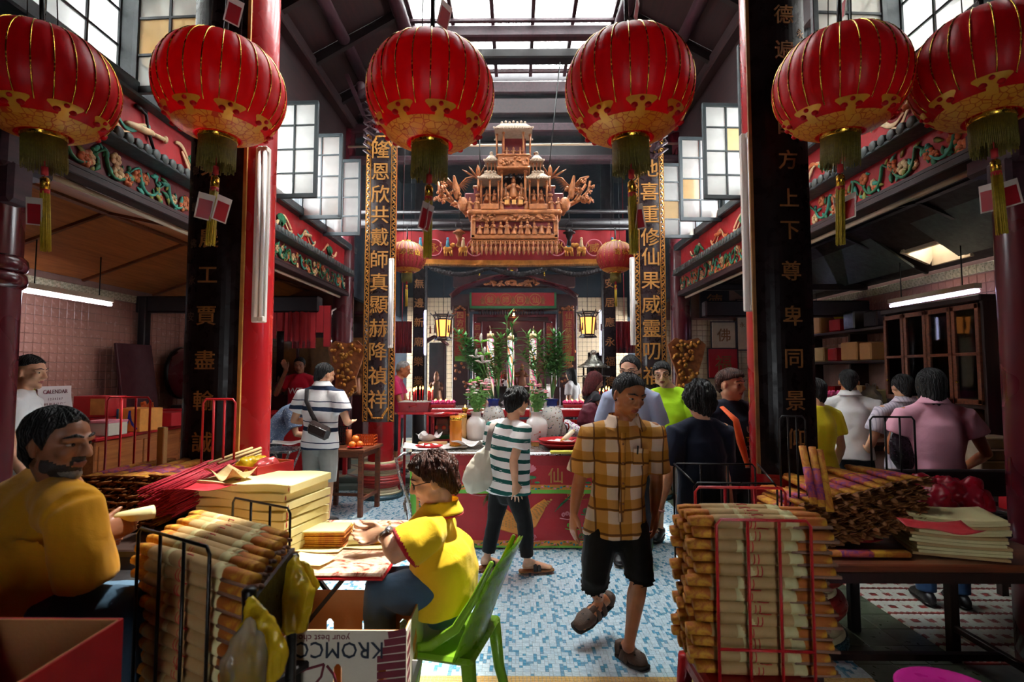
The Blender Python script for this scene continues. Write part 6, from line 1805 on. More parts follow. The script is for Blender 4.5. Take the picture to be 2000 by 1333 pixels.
# right stool and its frames
def stool(label,c,z,w,mat,name='plastic_stool'):
	o=lthing(name,label,'stool',(c[0],c[1],0));m=MB();m.cbox((0,0,z-.02),(w,w*.8,.04),.015);m.cbox((0,0,z-.07),(w*.98,w*.78,.06),.012);m.build('seat',[MAT[mat]],o)
	for sx in(-1,1):
		for sy in(-1,1):m=MB();m.loft([(sx*w*.46,sy*w*.36,z-.05),(sx*w*.5,sy*w*.4,z*.5),(sx*w*.56,sy*w*.46,0)],[(.035,.03),(.028,.024),(.024,.02)],V((1,0,0)),8);m.build('leg',[MAT[mat]],o)
	return o
stool('red plastic stool carrying the right stack of joss bundles',(.885,2.08),.495,.42,'red_paint')
stool('red plastic stool hidden under the printed fruit carton',(-.66,2.18),.34,.34,'red_paint')
f1=V((.885,1.94,.49));ux=V((1,-.05,0));rodset('wire_rack','red wire rack frame in front of the right joss bundles','rack',rackrods(f1,ux,V((0,1,0)),-.165,.165,0,.575,3),.0055,'red_metal')
rodset('wire_rack','red wire rack frame behind the right joss bundles','rack',rackrods(f1+V((0,.33,0)),ux,V((0,1,0)),-.13,.24,0,.62,3),.006,'red_metal')
rodset('wire_rack','low black wire crate behind the right red rack','rack',rackrods(V((.98,2.6,.5)),ux,0,-.12,.27,0,.56,3)+[[V((.86,2.6,1.06)),V((.85,2.9,1.1))],[V((1.25,2.6,1.05)),V((1.3,2.9,1.1))]]+rackrods(V((.98,2.9,.5)),ux,0,-.13,.3,0,.6,3),.005,'black_metal')
rodset('wire_rack','tall thin black wire frame before the right front column','rack',rackrods(V((1.35,2.75,.75)),ux,0,.0,.13,0,.62,3),.005,'black_metal')
rodset('wire_rack','tall black wire frame among the people at the right counter','rack',rackrods(V((2.2,3.3,.75)),ux,0,-.02,.24,0,.57,3),.006,'black_metal')
rodset('wire_rack','red wire rack frame left of the wooden stick','rack',rackrods(V((-2.25,3.05,.85)),ux,0,-.13,.13,0,.60,3),.006,'red_metal')
rodset('wire_rack','red wire rack frame before the left black couplet board','rack',rackrods(V((-1.60,2.85,.85)),ux,0,-.1,.08,0,.6,3),.006,'red_metal')
# ---- piles of long yellow joss packets, ends towards us
def packets(label,group,x0,y0,z0,n_,rows,L,drift,tilt=0.0):
	o=lthing('joss_packet',label,'joss packet',(0,0,0),0,group);m=MB();m.loft([(0,0,0),(0,L*.5,.003),(0,L,0)],[(.031,.012),(.032,.014),(.031,.012)],V((1,0,0)),8,power=.7);m.build('printed_wrapper',[MAT['joss_print']],o)
	m=MB();m.loft([(0,L*.2,.0015),(0,L*.55,.0025)],[(.0325,.0138),(.0327,.0145)],V((1,0,0)),8,power=.7);m.build('printed_label',[MAT['purple_print']],o)
	m=MB()
	for k in range(7):a=k*.9;m.loft([(math.cos(a)*.02,.0,math.sin(a)*.008),(math.cos(a)*.03,-.022-.01*(k%3),math.sin(a)*.018),(math.cos(a+.6)*.034,-.045-.012*(k%2),math.sin(a+.4)*.022)],[(.014,.002),(.018,.002),(.006,.001)],V((1,0,.4)),5)
	m.build('frayed_ends',[MAT['brown_paper']],o);first=True
	for j in range(rows):
		for i in range(n_-(j%2)):
			p=o if first else tree_copy(o);first=False;h=tilt*i
			p['label']='yellow joss packet in the %s pile, %s layer from the top, %s from its left'%(label,ORD[rows-1-j],ORD[i])
			p.location=(x0+.062*i+.03*(j%2)+drift*j,y0+.02*j+sr.uniform(-.02,.02),z0+.014+.027*j+h);p.rotation_euler=(sr.uniform(-.05,.05),sr.uniform(-.2,.2),sr.uniform(-.07,.07)+.12*drift)
packets('left','joss packets piled at left',-2.22,2.50,.865,9,8,.5,.004)
packets('right','joss packets piled at right',1.30,2.52,.77,10,7,.45,.018,.014)
for k,(x0,y0,x1,y1)in enumerate(((1567,872,1590,985),(1586,874,1606,990),(1600,879,1622,1000))):
	a,b=P(x0,y0,2.62),P(x1,y1,2.5);o=thing('joss_packet',('yellow joss packet standing upright in the right pile, leftmost of three','yellow joss packet standing upright in the right pile, between two others','yellow joss packet standing upright in the right pile, plain one at its right')[k],'joss packet',tuple(b))
	m=MB();m.loft([a,a.lerp(b,.5),b],[(.018,.012)]*3,V((1,0,0)),8,power=.7);m.build('printed_wrapper',[MAT['joss_print']],o)
	if k<2:m=MB();m.loft([a.lerp(b,.38),a.lerp(b,.9)],[(.019,.013)]*2,V((1,0,0)),8,power=.7);m.build('printed_label',[MAT['purple_print']],o)
	# ---- left tables and their goods
plain_table('work_table','dark work table under the left piles of joss packets',(-1.98,2.64),.95,.85,.86,0,'dark_brown','dark_brown')
n=NT('red_marble');f=n.noise(5,7,.65,None,2.2);MAT['red_marble']=n.end(n.bsdf(n.ramp(f,[(.38,'#8d2f22'),(.47,'#c9a48c'),(.58,'#d8c0ac'),(.66,'#a5442f')]),.22,coat=.3))
o=lthing('folding_table','low folding table with a red marbled top before the seated woman','table',(-1.03,2.64,0));m=MB();m.cbox((0,0,.75),(.94,.8,.018),.008);m.build('table_top',[MAT['red_marble']],o);m=MB();m.cbox((0,0,.738),(.95,.81,.016),.006);m.build('red_edge',[MAT['red_paint']],o)
for sx in(-1,1):
	for sy in(-1,1):m=MB();m.beam((sx*.3,sy*.34,.73),(-sx*.3,sy*.34,.0),.025,.018);m.build('leg',[MAT['black_metal']],o)
for k in range(8):
	c=V((-1.25+.008*sr.uniform(-1,1),2.64,.762+.04*k));m=MB();rz=-.25+sr.uniform(-.05,.05);m.sheet(lambda u,v:(c.x+math.cos(rz)*(u-.5)*.50-math.sin(rz)*(v-.5)*.34,c.y+math.sin(rz)*(u-.5)*.50+math.cos(rz)*(v-.5)*.34,c.z+.036+.004*math.sin(u*9+k)+.006*(abs(u-.5)**2)),12,8,.033)
	o=thing('yellow_paper_ream',None,'paper',tuple(c),0,'yellow joss paper reams stacked on the folding table');o['label']='ream of pale yellow joss paper, %s from the top of the folding-table stack'%ORD[7-k];m.build('ream',[MAT['yellow_sheet']],o)
	m=MB();q=c+V((.2,-.21,.02));m.tube([q+V((0,0,-.015)),q+V((.004,-.005,0)),q+V((0,0,.018))],.003,5);m.build('red_tie',[MAT['cord_red']],o)
for k in range(9):c=V((-.93,2.62,.762+.009*k));m=MB();m.cbox(c+V((sr.uniform(-.008,.008),sr.uniform(-.006,.006),.0045)),(.21,.15,.0082),.002,(0,0,sr.uniform(-.06,.06)));o=tag(m.build('joss_sheet_pad',[MAT['joss_print']if k<8 else MAT['yellow_sheet']],None,tuple(c)),'pad of printed yellow joss sheets, %s from the top of the low pile'%ORD[8-k],'paper','pads of printed joss sheets on the folding table')
loose_sheet('large yellow sheet at the near edge of the folding table',625,1070,.24,.16,-.05,MAT['yellow_sheet'],.761,.004,'paper_sheet');loose_sheet('yellow sheet hanging over the left near edge of the folding table',605,1095,.2,.12,-.3,MAT['yellow_sheet'],.767,.004);loose_sheet('yellow sheet under the joss roll the woman is making',712,1066,.22,.12,-.05,MAT['yellow_sheet'],.761,.003)
a,b=G(682,1056,.785),G(768,1052,.785);o=thing('joss_roll','yellow printed joss paper roll under the hands of the seated woman','paper',tuple(a));m=MB();m.loft([a,a.lerp(b,.5),b],[(.032,.02)]*3,V((0,1,0)),14);m.build('roll',[MAT['yellow_sheet']],o);m=MB();m.loft([a.lerp(b,.25),b+(b-a)*.01],[(.0325,.0205)]*2,V((0,1,0)),14);m.build('print',[MAT['joss_print']],o)
o=thing('red_incense_bunch','thick bunch of thin red incense sticks lying on the left pile','incense',(-1.66,2.45,.9));m=MB()
for k in range(260):x=-1.70+.18*sr.random();z=.98+.13*sr.random();m.cyl((x,2.36+.06*sr.random(),z-.03),(x+.03+sr.uniform(-.01,.02),2.84,z+.02),.0026,None,3)
tag(m.build('red_sticks',[M('stick_red','#b0152c',.6,0,.3,30,0)],o),kind='stuff')
for k in range(14):m=MB();z=1.02+.017*(k//2);x=-1.60+.05*(k%2);m.cyl((x,2.75,z),(x+.05,3.1,z+.03),.0085,None,7);m.build('pale_stick',[MAT['kraft']],o)
q=P(318,838,2.95);m=MB();m.cbox((q.x,2.95,1.07),(.038,.038,.44),.004);tag(m.build('wooden_stick',[MAT['kraft']],None,(q.x,2.95,.86)),'upright square wooden stick behind the red incense','stick')
c=V((-1.44,2.86,.99));m=MB();m.cbox(c+V((0,0,-.064)),(.36,.26,.125),.006,(0,0,-.35));tag(m.build('support_carton',[MAT['carton']],None,tuple(c-V((0,0,.13)))),'plain carton under the open mandarin box','box')
def open_box(name,label,c,w,d,h,rz,outer,inner,t=.006):
	o=lthing(name,label,'box',tuple(c),rz)
	for nm,cc,sz in(('front_wall',(0,-d/2,h/2),(w,t,h)),('back_wall',(0,d/2,h/2),(w,t,h)),('side_wall',(-w/2,0,h/2),(t,d,h)),('side_wall',(w/2,0,h/2),(t,d,h)),('floor_panel',(0,0,t),(w,d,t))):
		m=MB();m.box(cc,sz,None,0);g=V(cc)*(1-.012);m.box((cc[0]*.985,cc[1]*.985,cc[2]),(sz[0]*(.98 if sz[0]>.1 else 1),sz[1]*(.98 if sz[1]>.1 else 1),sz[2]*.995),None,1);m.build(nm,[MAT[outer],MAT[inner]],o)
	return o
o=open_box('mandarin_box','open red mandarin carton with printed fruit and plastic bags inside',c,.36,.25,.125,-.35,'carton_red','carton')
for k,(x,z,rr)in enumerate(((.05,.06,.024),(.08,.05,.028),(.11,.065,.026),(.135,.05,.024),(.12,.085,.022),(.075,.085,.02))):m=MB();m.ball((x,-.131,z),(rr,.004,rr*1.3),None,12,8);m.build('printed_fruit',[MAT['orange_silk']],o)
m=MB();F90=Euler((R(90),0,0)).to_matrix().to_4x4();put_text(m,'永',Matrix.Translation((-.07,-.1305,.09))@F90,.034);put_text(m,'春',Matrix.Translation((-.03,-.1305,.09))@F90,.034);put_text(m,'柑',Matrix.Translation((.01,-.1305,.09))@F90,.034);put_text(m,'MANDARIN',Matrix.Translation((-.035,-.1305,.062))@F90,.018);m.build('lettering',[MAT['carton_white']],o)
for k,(dx,mt,lab)in enumerate(((-.1,'clear_film','clear crumpled bag in the mandarin carton'),(.02,'yellow_film','yellow crumpled bag in the mandarin carton'),(.1,'red_film','red crumpled bag in the mandarin carton'))):
	q=c+V((dx,-.02*k,.085));o2=thing('plastic_bag',lab,'bag',tuple(q));m=MB()
	for t in range(4):m.ball(q+V((sr.uniform(-.04,.04),sr.uniform(-.04,.04),.02+.02*sr.random())),(.045,.045,.035),None,8,6)
	organic(m,'bag_film',[MAT.get(mt)or bpy.data.materials[mt]],o2,.008,1,lambda me,off:ripple(me,off,.012,(25,25,25),(50,50,50)))
loose_sheet('red joss card sheet with white dots left of the yellow paper stack',395,955,.3,.16,.35,MAT['red_card'],1.06,.02);loose_sheet('brown wrapping paper behind the red joss card',450,937,.2,.14,-.4,MAT['kraft'],1.075,.06)
a,b=P(205,1018,2.05),P(300,1000,2.1);o=thing('paper_roll','rolled grey paper sheets in the hands of the bearded man','paper',tuple(a));m=MB();m.loft([a,b],[.022,.026],V((0,0,1)),14);m.build('roll',[MAT['kraft_light']],o)
# ---- printed fruit carton, upside down lettering
o=lthing('fruit_carton','white fruit carton printed upside down with navy letters, in front of the green chair','box',(-.66,2.18,.36));w,d,h,t=.5,.36,.285,.006
slots=(-.155,.0,.165);sz0,sz1,sw=.085,.165,.032
def slotted(y,name):
	m=MB();xs=[-w/2]+[v for s in slots for v in(s-sw/2,s+sw/2)]+[w/2]
	for mi,yy in((0,y),(1,y+(.004 if y<0 else-.004))):
		tt=.004
		m.box((0,yy,sz0/2),(w,tt,sz0),None,mi);m.box((0,yy,(sz1+h)/2),(w,tt,h-sz1),None,mi)
		for k in range(0,len(xs),2):m.box(((xs[k]+xs[k+1])/2,yy,(sz0+sz1)/2),(xs[k+1]-xs[k],tt,sz1-sz0),None,mi)
		for s in slots:
			for e,zz in((1,sz1),(-1,sz0)):
				for q in(-1,1):m.prism([(s+q*sw/2,zz),(s+q*sw/2,zz-e*.014),(s+q*sw*.14,zz)][::q*e],tt,Matrix.Translation((0,yy+tt/2,0))@F90,mi)
	return m.build(name,[MAT['carton_white'],MAT['carton']],o)
slotted(-d/2,'front_wall');slotted(d/2,'back_wall')
for s in(-1,1):m=MB();m.box((s*w/2,0,h/2),(.004,d,h));m.box((s*(w/2-.004),0,h/2),(.004,d-.006,h),None,1);m.build('side_wall',[MAT['carton_white'],MAT['carton']],o)
m=MB();m.box((0,0,.004),(w,d,.006));m.build('floor_panel',[MAT['carton']],o)
FL180=Matrix.Translation((0,-d/2-.003,0))@F90;UP=Matrix.Rotation(PI,4,'Z')
m=MB();put_text(m,'KROMCO',FL180@Matrix.Translation((.0,.215,0))@UP,.083,0,.93);m.build('lettering',[MAT['navy_ink']],o)
m=MB();put_text(m,'your best choice!',FL180@Matrix.Translation((-.075,.262,.001))@UP@Matrix.Shear('XY',4,(.25,0)),.034);m.build('slogan',[MAT['maroon_ink']],o)
m=MB()
for k in range(8):
	z0=.055+.029*k;ins=max(.0,(abs(z0-.125)-.05)*.5)
	m.prism([(.145+ins,z0),(w/2,z0+.012),(w/2,z0+.036),(.145+ins*.9,z0+.024)],.0006,FL180)
m.build('printed_apple',[MAT['maroon_ink']],o)
m=MB();m.tube([FL180@V((x,z,.0))for x,z in((-.05,.165),(-.06,.12),(-.10,.07),(-.16,.03),(-.21,.015),(-.23,.06),(-.19,.11),(-.12,.145),(-.05,.165))],.005,5);m.tube([FL180@V((x,z,0))for x,z in((-.04,.16),(-.015,.13),(-.005,.10))],.005,5);m.build('printed_leaf',[MAT['maroon_ink']],o)
for k in range(5):m=MB();m.box((w/2+.0025,-d/2+.04,.06+.045*k),(.001,.05,.03),(.3,0,0));m.build('side_print',[MAT['maroon_ink']],o)
for yy,zz,mt in((-.02,.17,'orange_silk'),(.0,.10,'yellow_film')):m=MB();m.box((w/2+.003,yy,zz),(.001,.07,.05),(.5,0,0));m.build('sticker',[MAT[mt]],o)
c=V((-.80,2.1,.36))
for k in range(3):m=MB();q=c+V((.17*k,.02,.06));m.cbox(q,(.11,.004,.15),.001,(.35,.2*(k-1),.3));tag(m.build('paper_scrap',[MAT['paper_white']],None,tuple(q)),('white paper scrap inside the fruit carton at its left slot','white paper scrap inside the fruit carton at its middle slot','white paper scrap inside the fruit carton at its right slot')[k],'paper')
# ---- green plastic chair
MAT['green_plastic']=M('green_plastic','#86b52c',.3,0,.1,6,.03,thru=.12)
o=lthing('plastic_chair','green plastic chair under the seated woman in yellow','chair',(-.36,2.42,0),R(-14));m=MB();m.cbox((.02,0,.435),(.44,.42,.03),.014);m.build('seat',[MAT['green_plastic']],o)
for sx in(-1,1):
	for sy in(-1,1):m=MB();m.loft([(sx*.19+.02,sy*.18,.44),(sx*.205+.03,sy*.195,.22),(sx*.225+.05*(sx>0)+.02,sy*.21,0)],[(.034,.026),(.026,.022),(.02,.018)],V((1,0,0)),8);m.build('leg',[MAT['green_plastic']],o)
m=MB();fb_=lambda u,v,o_=0:(.205+.14*v+.03*v*v-.05*(abs(2*u-1)**2.2)+o_,(u-.5)*(.42-.08*v**3),.44+.43*v-.05*v*abs(2*u-1)**3);m.grid(fb_,16,10);m.grid(lambda u,v:fb_(1-u,v,.012),16,10);bk=m.build('backrest',[MAT['green_plastic']],o)
for sy in(-1,1):m=MB();m.loft([(-.1,sy*.2,.45),(.06,sy*.215,.49),(.17,sy*.213,.57),(.25,sy*.205,.70),(.31,sy*.18,.83)],[(.008,.016),(.008,.02),(.008,.02),(.008,.016),(.006,.01)],V((0,1,0)),8,round_=True);m.build('side_rail',[MAT['green_plastic']],o)
# ---- corner cartons in the foreground
o=open_box('red_carton','open red carton of purple cloth in the near left corner',(-1.30,.98,.80),.68,.66,.2,0,'carton_red','carton');shelf('side_table','dark side table under the red carton in the near left corner',(-1.3,.98),.7,.6,.8,0,'black_wood')
MAT['purple_cloth']=M('purple_cloth','#4a1a66',.7,0,.2,9,.3,20)
o=thing('purple_cloth','purple cloth and clear wrap heaped in the near left carton','cloth',(-1.3,.98,.81));m=MB()
for k in range(14):m.ball((-1.3+sr.uniform(-.22,.2),.98+sr.uniform(-.2,.2),.88+sr.uniform(0,.10)),(.1,.1,.07),(sr.random(),sr.random(),0),8,6)
organic(m,'cloth',[MAT['purple_cloth']],o,.012,1,lambda me,off:ripple(me,off,.025,(14,14,14),(30,30,30)))
MAT['magenta']=M('magenta','#c21f86',.35,0,.1,6,.03)
o=thing('round_stool','magenta round plastic stool at the bottom right','stool',(1.57,1.98,0));m=MB();m.lathe([(.15,.40),(.175,.425),(.18,.44),(.165,.45),(.15,.444),(.03,.44),(.028,.425)],(1.57,1.98,0),32);m.build('seat',[MAT['magenta']],o)
for k in range(4):a=k*PI/2+.6;m=MB();m.loft([(1.57+math.cos(a)*.15,1.98+math.sin(a)*.15,.42),(1.57+math.cos(a)*.2,1.98+math.sin(a)*.2,0)],[(.03,.02),(.022,.016)],V((-math.sin(a),math.cos(a),0)),8);m.build('leg',[MAT['magenta']],o)
box_thing('carton','plain brown carton in the bottom right corner','box',(1.95,1.93,.0),(.32,.3,.43),'carton');box_thing('carton','tall grey-brown carton at the right edge of the frame','box',(2.45,2.45,.762),(.17,.1,.3),'carton')
# ---- right table and its papers
plain_table('wooden_table','dark wooden table with crossed braces at the right',(1.86,2.72),1.2,.72,.76,0,'brown_wood','dark_brown')
plain_table('wooden_table','narrow dark table continuing at the far right edge',(2.62,2.4),.3,.6,.74,0,'dark_brown','dark_brown')
m=MB();m.cbox((2.78,3.35,.91),(1.5,.05,.16),.01);m.cbox((2.78,3.42,.45),(1.5,.35,.05),.01)
for x in(2.08,3.48):m.cbox((x,3.37,.45),(.06,.06,.9),.01)
for z in(.56,.68):m.cbox((2.78,3.36,z),(1.4,.03,.05),.006)
tag(m.build('dark_bench',[MAT['black_wood']],None,(2.55,3.35,0)),'dark wooden bench with a slatted back behind the right piles','bench')
loose_sheet('brown wrapping paper under the red papercut card on the right table',1660,1055,.3,.22,.6,MAT['kraft'],.764,.06);loose_sheet('red papercut card with a scalloped print on the right table',1660,1052,.22,.16,.1,MAT['red_card'],.80,.01)
a,b=G(1580,1080,.78),G(1772,1082,.78);o=thing('joss_packet','yellow joss packet lying flat alone on the right table','joss packet',tuple(a));m=MB();m.loft([a,b],[(.03,.014)]*2,V((0,1,0)),8,power=.7);m.build('printed_wrapper',[MAT['joss_print']],o);m=MB();m.loft([a.lerp(b,.3),a.lerp(b,.62)],[(.031,.015)]*2,V((0,1,0)),8,power=.7);m.build('printed_label',[MAT['purple_print']],o)
for k in range(12):c=V((2.02+sr.uniform(-.012,.012),2.55,.764+.014*k));m=MB();rz=-.25+sr.uniform(-.08,.08);m.sheet(lambda u,v:(c.x+math.cos(rz)*(u-.5)*.36-math.sin(rz)*(v-.5)*.26,c.y+math.sin(rz)*(u-.5)*.36+math.cos(rz)*(v-.5)*.26,c.z+.013+.02*(abs(u-.5)**2)*k*.3),8,5,.0115);tag(m.build('kraft_sheets',[MAT['kraft_light']if k%3 else MAT['kraft']],None,tuple(c)),'layer of tan wrapping sheets, %s from the top of the fanned stack'%ORD[11-k],'paper','tan wrapping sheets on the right table')
loose_sheet('red sheet on top of the tan wrapping stack',1835,1035,.24,.16,-.2,MAT['red_card'],.955,.02)
o=thing('plastic_bags','heap of red and pink plastic bags behind the tan wrapping stack','bags',(2.2,2.85,.77));m=MB()
for k in range(10):m.ball((2.2+sr.uniform(-.15,.17),2.85+sr.uniform(-.1,.1),.84+.15*sr.random()),(.09,.08,.06),(sr.random(),sr.random(),0),8,6)
organic(m,'bag_film',[M('crimson_film','#a3122a',.3,0,.2,8,.3,30,thru=.3)],o,.012,1,lambda me,off:ripple(me,off,.03,(16,16,16),(34,34,34)))
# ================================================================ left aisle
o=lthing('counter','long brown wooden counter against the left tiled wall','counter',(-4.35,6.05,0));m=MB();m.cbox((0,0,.46),(.55,1.9,.92),.01);m.build('cabinet_body',[MAT['plywood']],o);m=MB();m.cbox((.01,0,.94),(.6,1.95,.04),.01);m.build('red_top',[MAT['carton_red']],o)
for k in range(3):m=MB();m.cbox((.28,-.62+.62*k,.47),(.02,.58,.8),.006);m.build('door',[MAT['plywood']],o)
def at(px,py,z,Y=None):q=G(px,py,z);return(q.x,q.y,z)
CT=.962
box_thing('fruit_box','red fruit box with a yellow print standing on another at the left wall','box',(-4.45,5.62,CT+.16),(.34,.3,.22),'carton_red');box_thing('fruit_box','lower red fruit box under the one with the yellow print','box',(-4.45,5.62,CT),(.34,.3,.155),'carton_red')
m=MB();m.box((-4.36,5.467,CT+.27),(.15,.004,.17));tag(m.build('yellow_print',[MAT['gold_paint']],bpy.data.objects['fruit_box']))
bpy.data.objects['yellow_print'].location=(4.45,-5.62,-CT-.16)
o=box_thing('orange_blue_box','orange and blue box with a stick-figure emblem on the left counter','box',(-4.16,5.75,CT),(.42,.28,.24),'orange_silk',R(-12));m=MB();m.box((-.14,-.142,.12),(.14,.004,.235));m.build('blue_panel',[MAT['blue_silk']],o);m=MB();put_text(m,'人',Matrix.Translation((.08,-.143,.12))@F90,.22);m.build('emblem',[MAT['cobalt']],o)
box_thing('storage_tub','white tub with a pink lid at the near end of the left counter','tub',(-4.15,5.33,CT),(.27,.22,.13),'carton_white',R(-8),None,'pink_silk')
box_thing('red_gift_box','red gift box with a smiling face print on the left counter','box',(-4.1,6.25,CT),(.3,.26,.16),'carton_red',R(-15));box_thing('pear_box','red box with printed pumpkins behind the gift box','box',(-4.25,6.6,CT),(.42,.22,.17),'carton_red',R(-10));box_thing('green_box','green box at the far end of the left counter','box',(-4.05,6.85,CT),(.2,.2,.2),'leaf_silk')
def heap_bag(label,c,s,mat,name='plastic_bag',hang=False):
	o=thing(name,label,'bag',tuple(c));m=MB();c=V(c);m.loft([c+V((0,0,.02)),c+V((0,0,s*.6)),c+V((0,0,s*1.1))],[(s*.75,s*.5),(s*.8,s*.55),(s*.45,s*.25)],V((1,0,0)),14,round_=True)
	for q in(-1,1):m.tube([c+V((q*s*.35,0,s*1.1)),c+V((q*s*.4,0,s*1.6)),c+V((q*s*.15,0,s*1.65)),c+V((q*s*.1,0,s*1.15))],s*.07,6)
	organic(m,'bag_film',[MAT[mat]],o,.014,1,lambda me,off:ripple(me,off,.02,(14,14,10),(30,30,20)));return o
MAT['orange_film']=M('orange_film','#d9642a',.3,0,.15,8,.3,30,thru=.35);MAT['yellow_green_film']=M('yellow_green_film','#a89a3a',.3,0,.15,8,.3,30,thru=.35)
heap_bag('orange plastic bag with loop handles on the left counter',(-4.3,6.12,CT+.01),.17,'orange_film');heap_bag('olive plastic bag hanging by the young man at the far left',(-4.65,4.98,1.2),.17,'yellow_green_film');heap_bag('yellow bag of goods before the big drum',(-4.2,6.95,CT+.05),.15,'yellow_film')
c=V((-5.075,5.72,1.2));o=thing('wall_calendar','white paper calendar curling off the left tiled wall','calendar',tuple(c));m=MB();m.grid(lambda u,v:(-5.07+.12*(1-v)**2.5*u,5.55+.42*u,.98+.46*v),10,8);m.grid(lambda u,v:(-5.074+.12*(1-v)**2.5*(1-u),5.97-.42*u,.98+.46*v),10,8);m.build('page',[MAT['paper_white']],o);m=MB();W90=Euler((R(90),0,R(90))).to_matrix().to_4x4()
put_text(m,'CALENDAR',Matrix.Translation((-5.062,5.76,1.38))@W90,.06)
for k,t_ in enumerate(('1 2 3 4 5 6 7','8 9 10 11 12 13 14','15 16 17 18 19 20 21')):put_text(m,t_,Matrix.Translation((-5.06,5.76,1.3-.055*k))@W90,.036)
m.build('printed_dates',[MAT['maroon_ink']],o)
m=MB();m.cbox((-4.78,6.62,1.45),(.04,.62,1.0),.008,(0,R(-9),0));tag(m.build('folded_board',[M('board_maroon','#3c0c14',.5,0,.2,5,.1)],None,(-4.85,6.62,.96)),'dark red board leaning on the left tiled wall behind the counter','board')
o=thing('temple_drum','big dark barrel drum lying on a stand in the left rear corner','drum',(-4.5,7.75,0));m=MB();m.loft([(-4.95,7.75,1.58),(-4.9,7.75,1.58),(-4.5,7.75,1.58),(-4.1,7.75,1.58),(-4.05,7.75,1.58)],[.36,.38,.46,.38,.36],V((0,0,1)),28);m.build('barrel',[MAT['maroon_lacquer']],o);m=MB()
for x in(-4.93,-4.07):m.loft([(x-.03,7.75,1.58),(x+.03,7.75,1.58)],[.385,.385],V((0,0,1)),28)
m.build('hoops',[MAT['black_metal']],o);m=MB();m.cbox((-4.5,7.75,.56),(.9,.5,1.12),.02);m.build('stand',[MAT['black_wood']],o)
# rear left: counter with red front, glass case of white figures, red cloths, carved panel
o=lthing('red_counter','red lacquered counter in the rear left aisle behind the striped man','counter',(-3.2,7.45,0));m=MB();m.cbox((0,0,.5),(1.2,.5,1.0),.01);m.cbox((0,0,1.02),(1.25,.55,.04),.008);m.build('counter_body',[MAT['red_paint']],o)
o=lthing('figure_case','glass case of small white and gold figures in the rear left aisle','cabinet',(-3.45,9.2,0));m=MB();m.cbox((0,0,.6),(1.7,.5,1.2),.01);m.cbox((0,.2,1.9),(1.7,.05,1.4),.01);m.cbox((0,0,2.6),(1.7,.5,.06),.01)
for x in(-.83,-.3,.83):m.cbox((x,-.22,1.9),(.04,.04,1.4),.005)
m.build('case',[MAT['shrine_wood']],o);m=MB();m.box((.05,.14,1.75),(1.5,.01,.9));m.build('yellow_backing',[MAT['gold_paint']],o);FW=FIG.copy();FW.materials.clear();FW.materials.append(MAT['porcelain'])
for k in range(8):inst(FW,'white_figure',o,(-.7+.16*k,-.05,1.2),(0,0,sr.uniform(-.5,.5)),(2.0,2.0,2.4+.5*sr.random()))
inst(FIG,'gilt_figure',o,(.62,.02,1.2),(0,0,0),(4.2,4.2,5.4));m=MB();m.box((0,-.22,1.9),(1.64,.006,1.36));m.build('pane',[MAT['clear_glass']],o)
for k in range(8):
	x=-3.32+.105*k;L=(.44,.34,.48,.57,.57,.57,.36,.55)[k];m=MB();m.sheet(lambda u,v:(x+.1*u,7.0+.02*math.sin(u*3+k),2.48-L+L*v),4,3,.002);m.cbox((x+.05,7.0,2.48-L/2),(.1,.006,L),.002);tag(m.build('red_cloth_strip',[MAT['altar_red']],None,(x,7.0,2.48-L)),'long red cloth strip in the rear left aisle, %s from the left'%ORD[k],'cloth','red cloth strips in the rear left aisle')
def carved_panel(label,c,s):
	o=thing('processional_carving',label,'carving',(c[0],c[1],0));m=MB();pts=[(-.22,.12),(-.27,.32),(-.16,.42),(0,.38),(.16,.42),(.27,.32),(.22,.12),(.14,-.12),(.16,-.3),(.0,-.42),(-.16,-.3),(-.14,-.12)];M0=Matrix.Translation(V(c)+V((0,.03,0)))@F90;m.prism(pts,.05,M0);m.build('back_plate',[MAT['gilt_wood']],o);m=MB()
	for k in range(60):
		x,z=sr.uniform(-.2,.2),sr.uniform(-.36,.38)
		if abs(x)>.14 and z<.1:continue
		m.ball(V(c)+V((x,-.04,z)),(.035,.025,.03),(sr.random()*3,sr.random()*3,0),7,5)
	tag(m.build('relief',[MAT['gilt']],o),kind='stuff');m=MB();m.beam((c[0],c[1]+.02,0),(c[0],c[1]+.02,c[2]),.07,.05);m.build('pole',[MAT['red_paint']],o)
carved_panel('carved gilt processional panel on a red pole behind the striped man',(-2.45,7.55,1.62),1);carved_panel('carved gilt processional panel on a red pole right of the rear right board',(2.42,7.55,1.66),1)
# table with oranges, basket and crate beside the striped man
plain_table('offering_table','brown wooden offering table beside the rear left column',(-1.95,6.14),.62,.56,.74,R(-8),'brown_wood','brown_wood')
c=at(694,876,.742);o=thing('orange_plate','red plate on the brown offering table holding oranges','plate',c);m=MB();m.lathe([(0,0),(.06,.003),(.09,.018),(.088,.022),(.055,.009),(0,.008)],c,24);m.build('plate',[MAT['candle_red']],o)
MAT['orange_peel']=M('orange_peel','#e0761c',.45,0,.1,20,.2,150)
for k in range(4):q=V(c)+V(((.045*math.cos(k*2.1),.045*math.sin(k*2.1),.045)if k<3 else(0,0,.105)));m=MB();m.ball(q,(.041,.041,.037),None,16,10);o=tag(m.build('orange',[MAT['orange_peel']],None,tuple(q-V((0,0,.037)))),('left orange on the red plate','right orange on the red plate','rear orange on the red plate','topmost orange on the red plate')[(1,0,2,3)[k]],'orange')
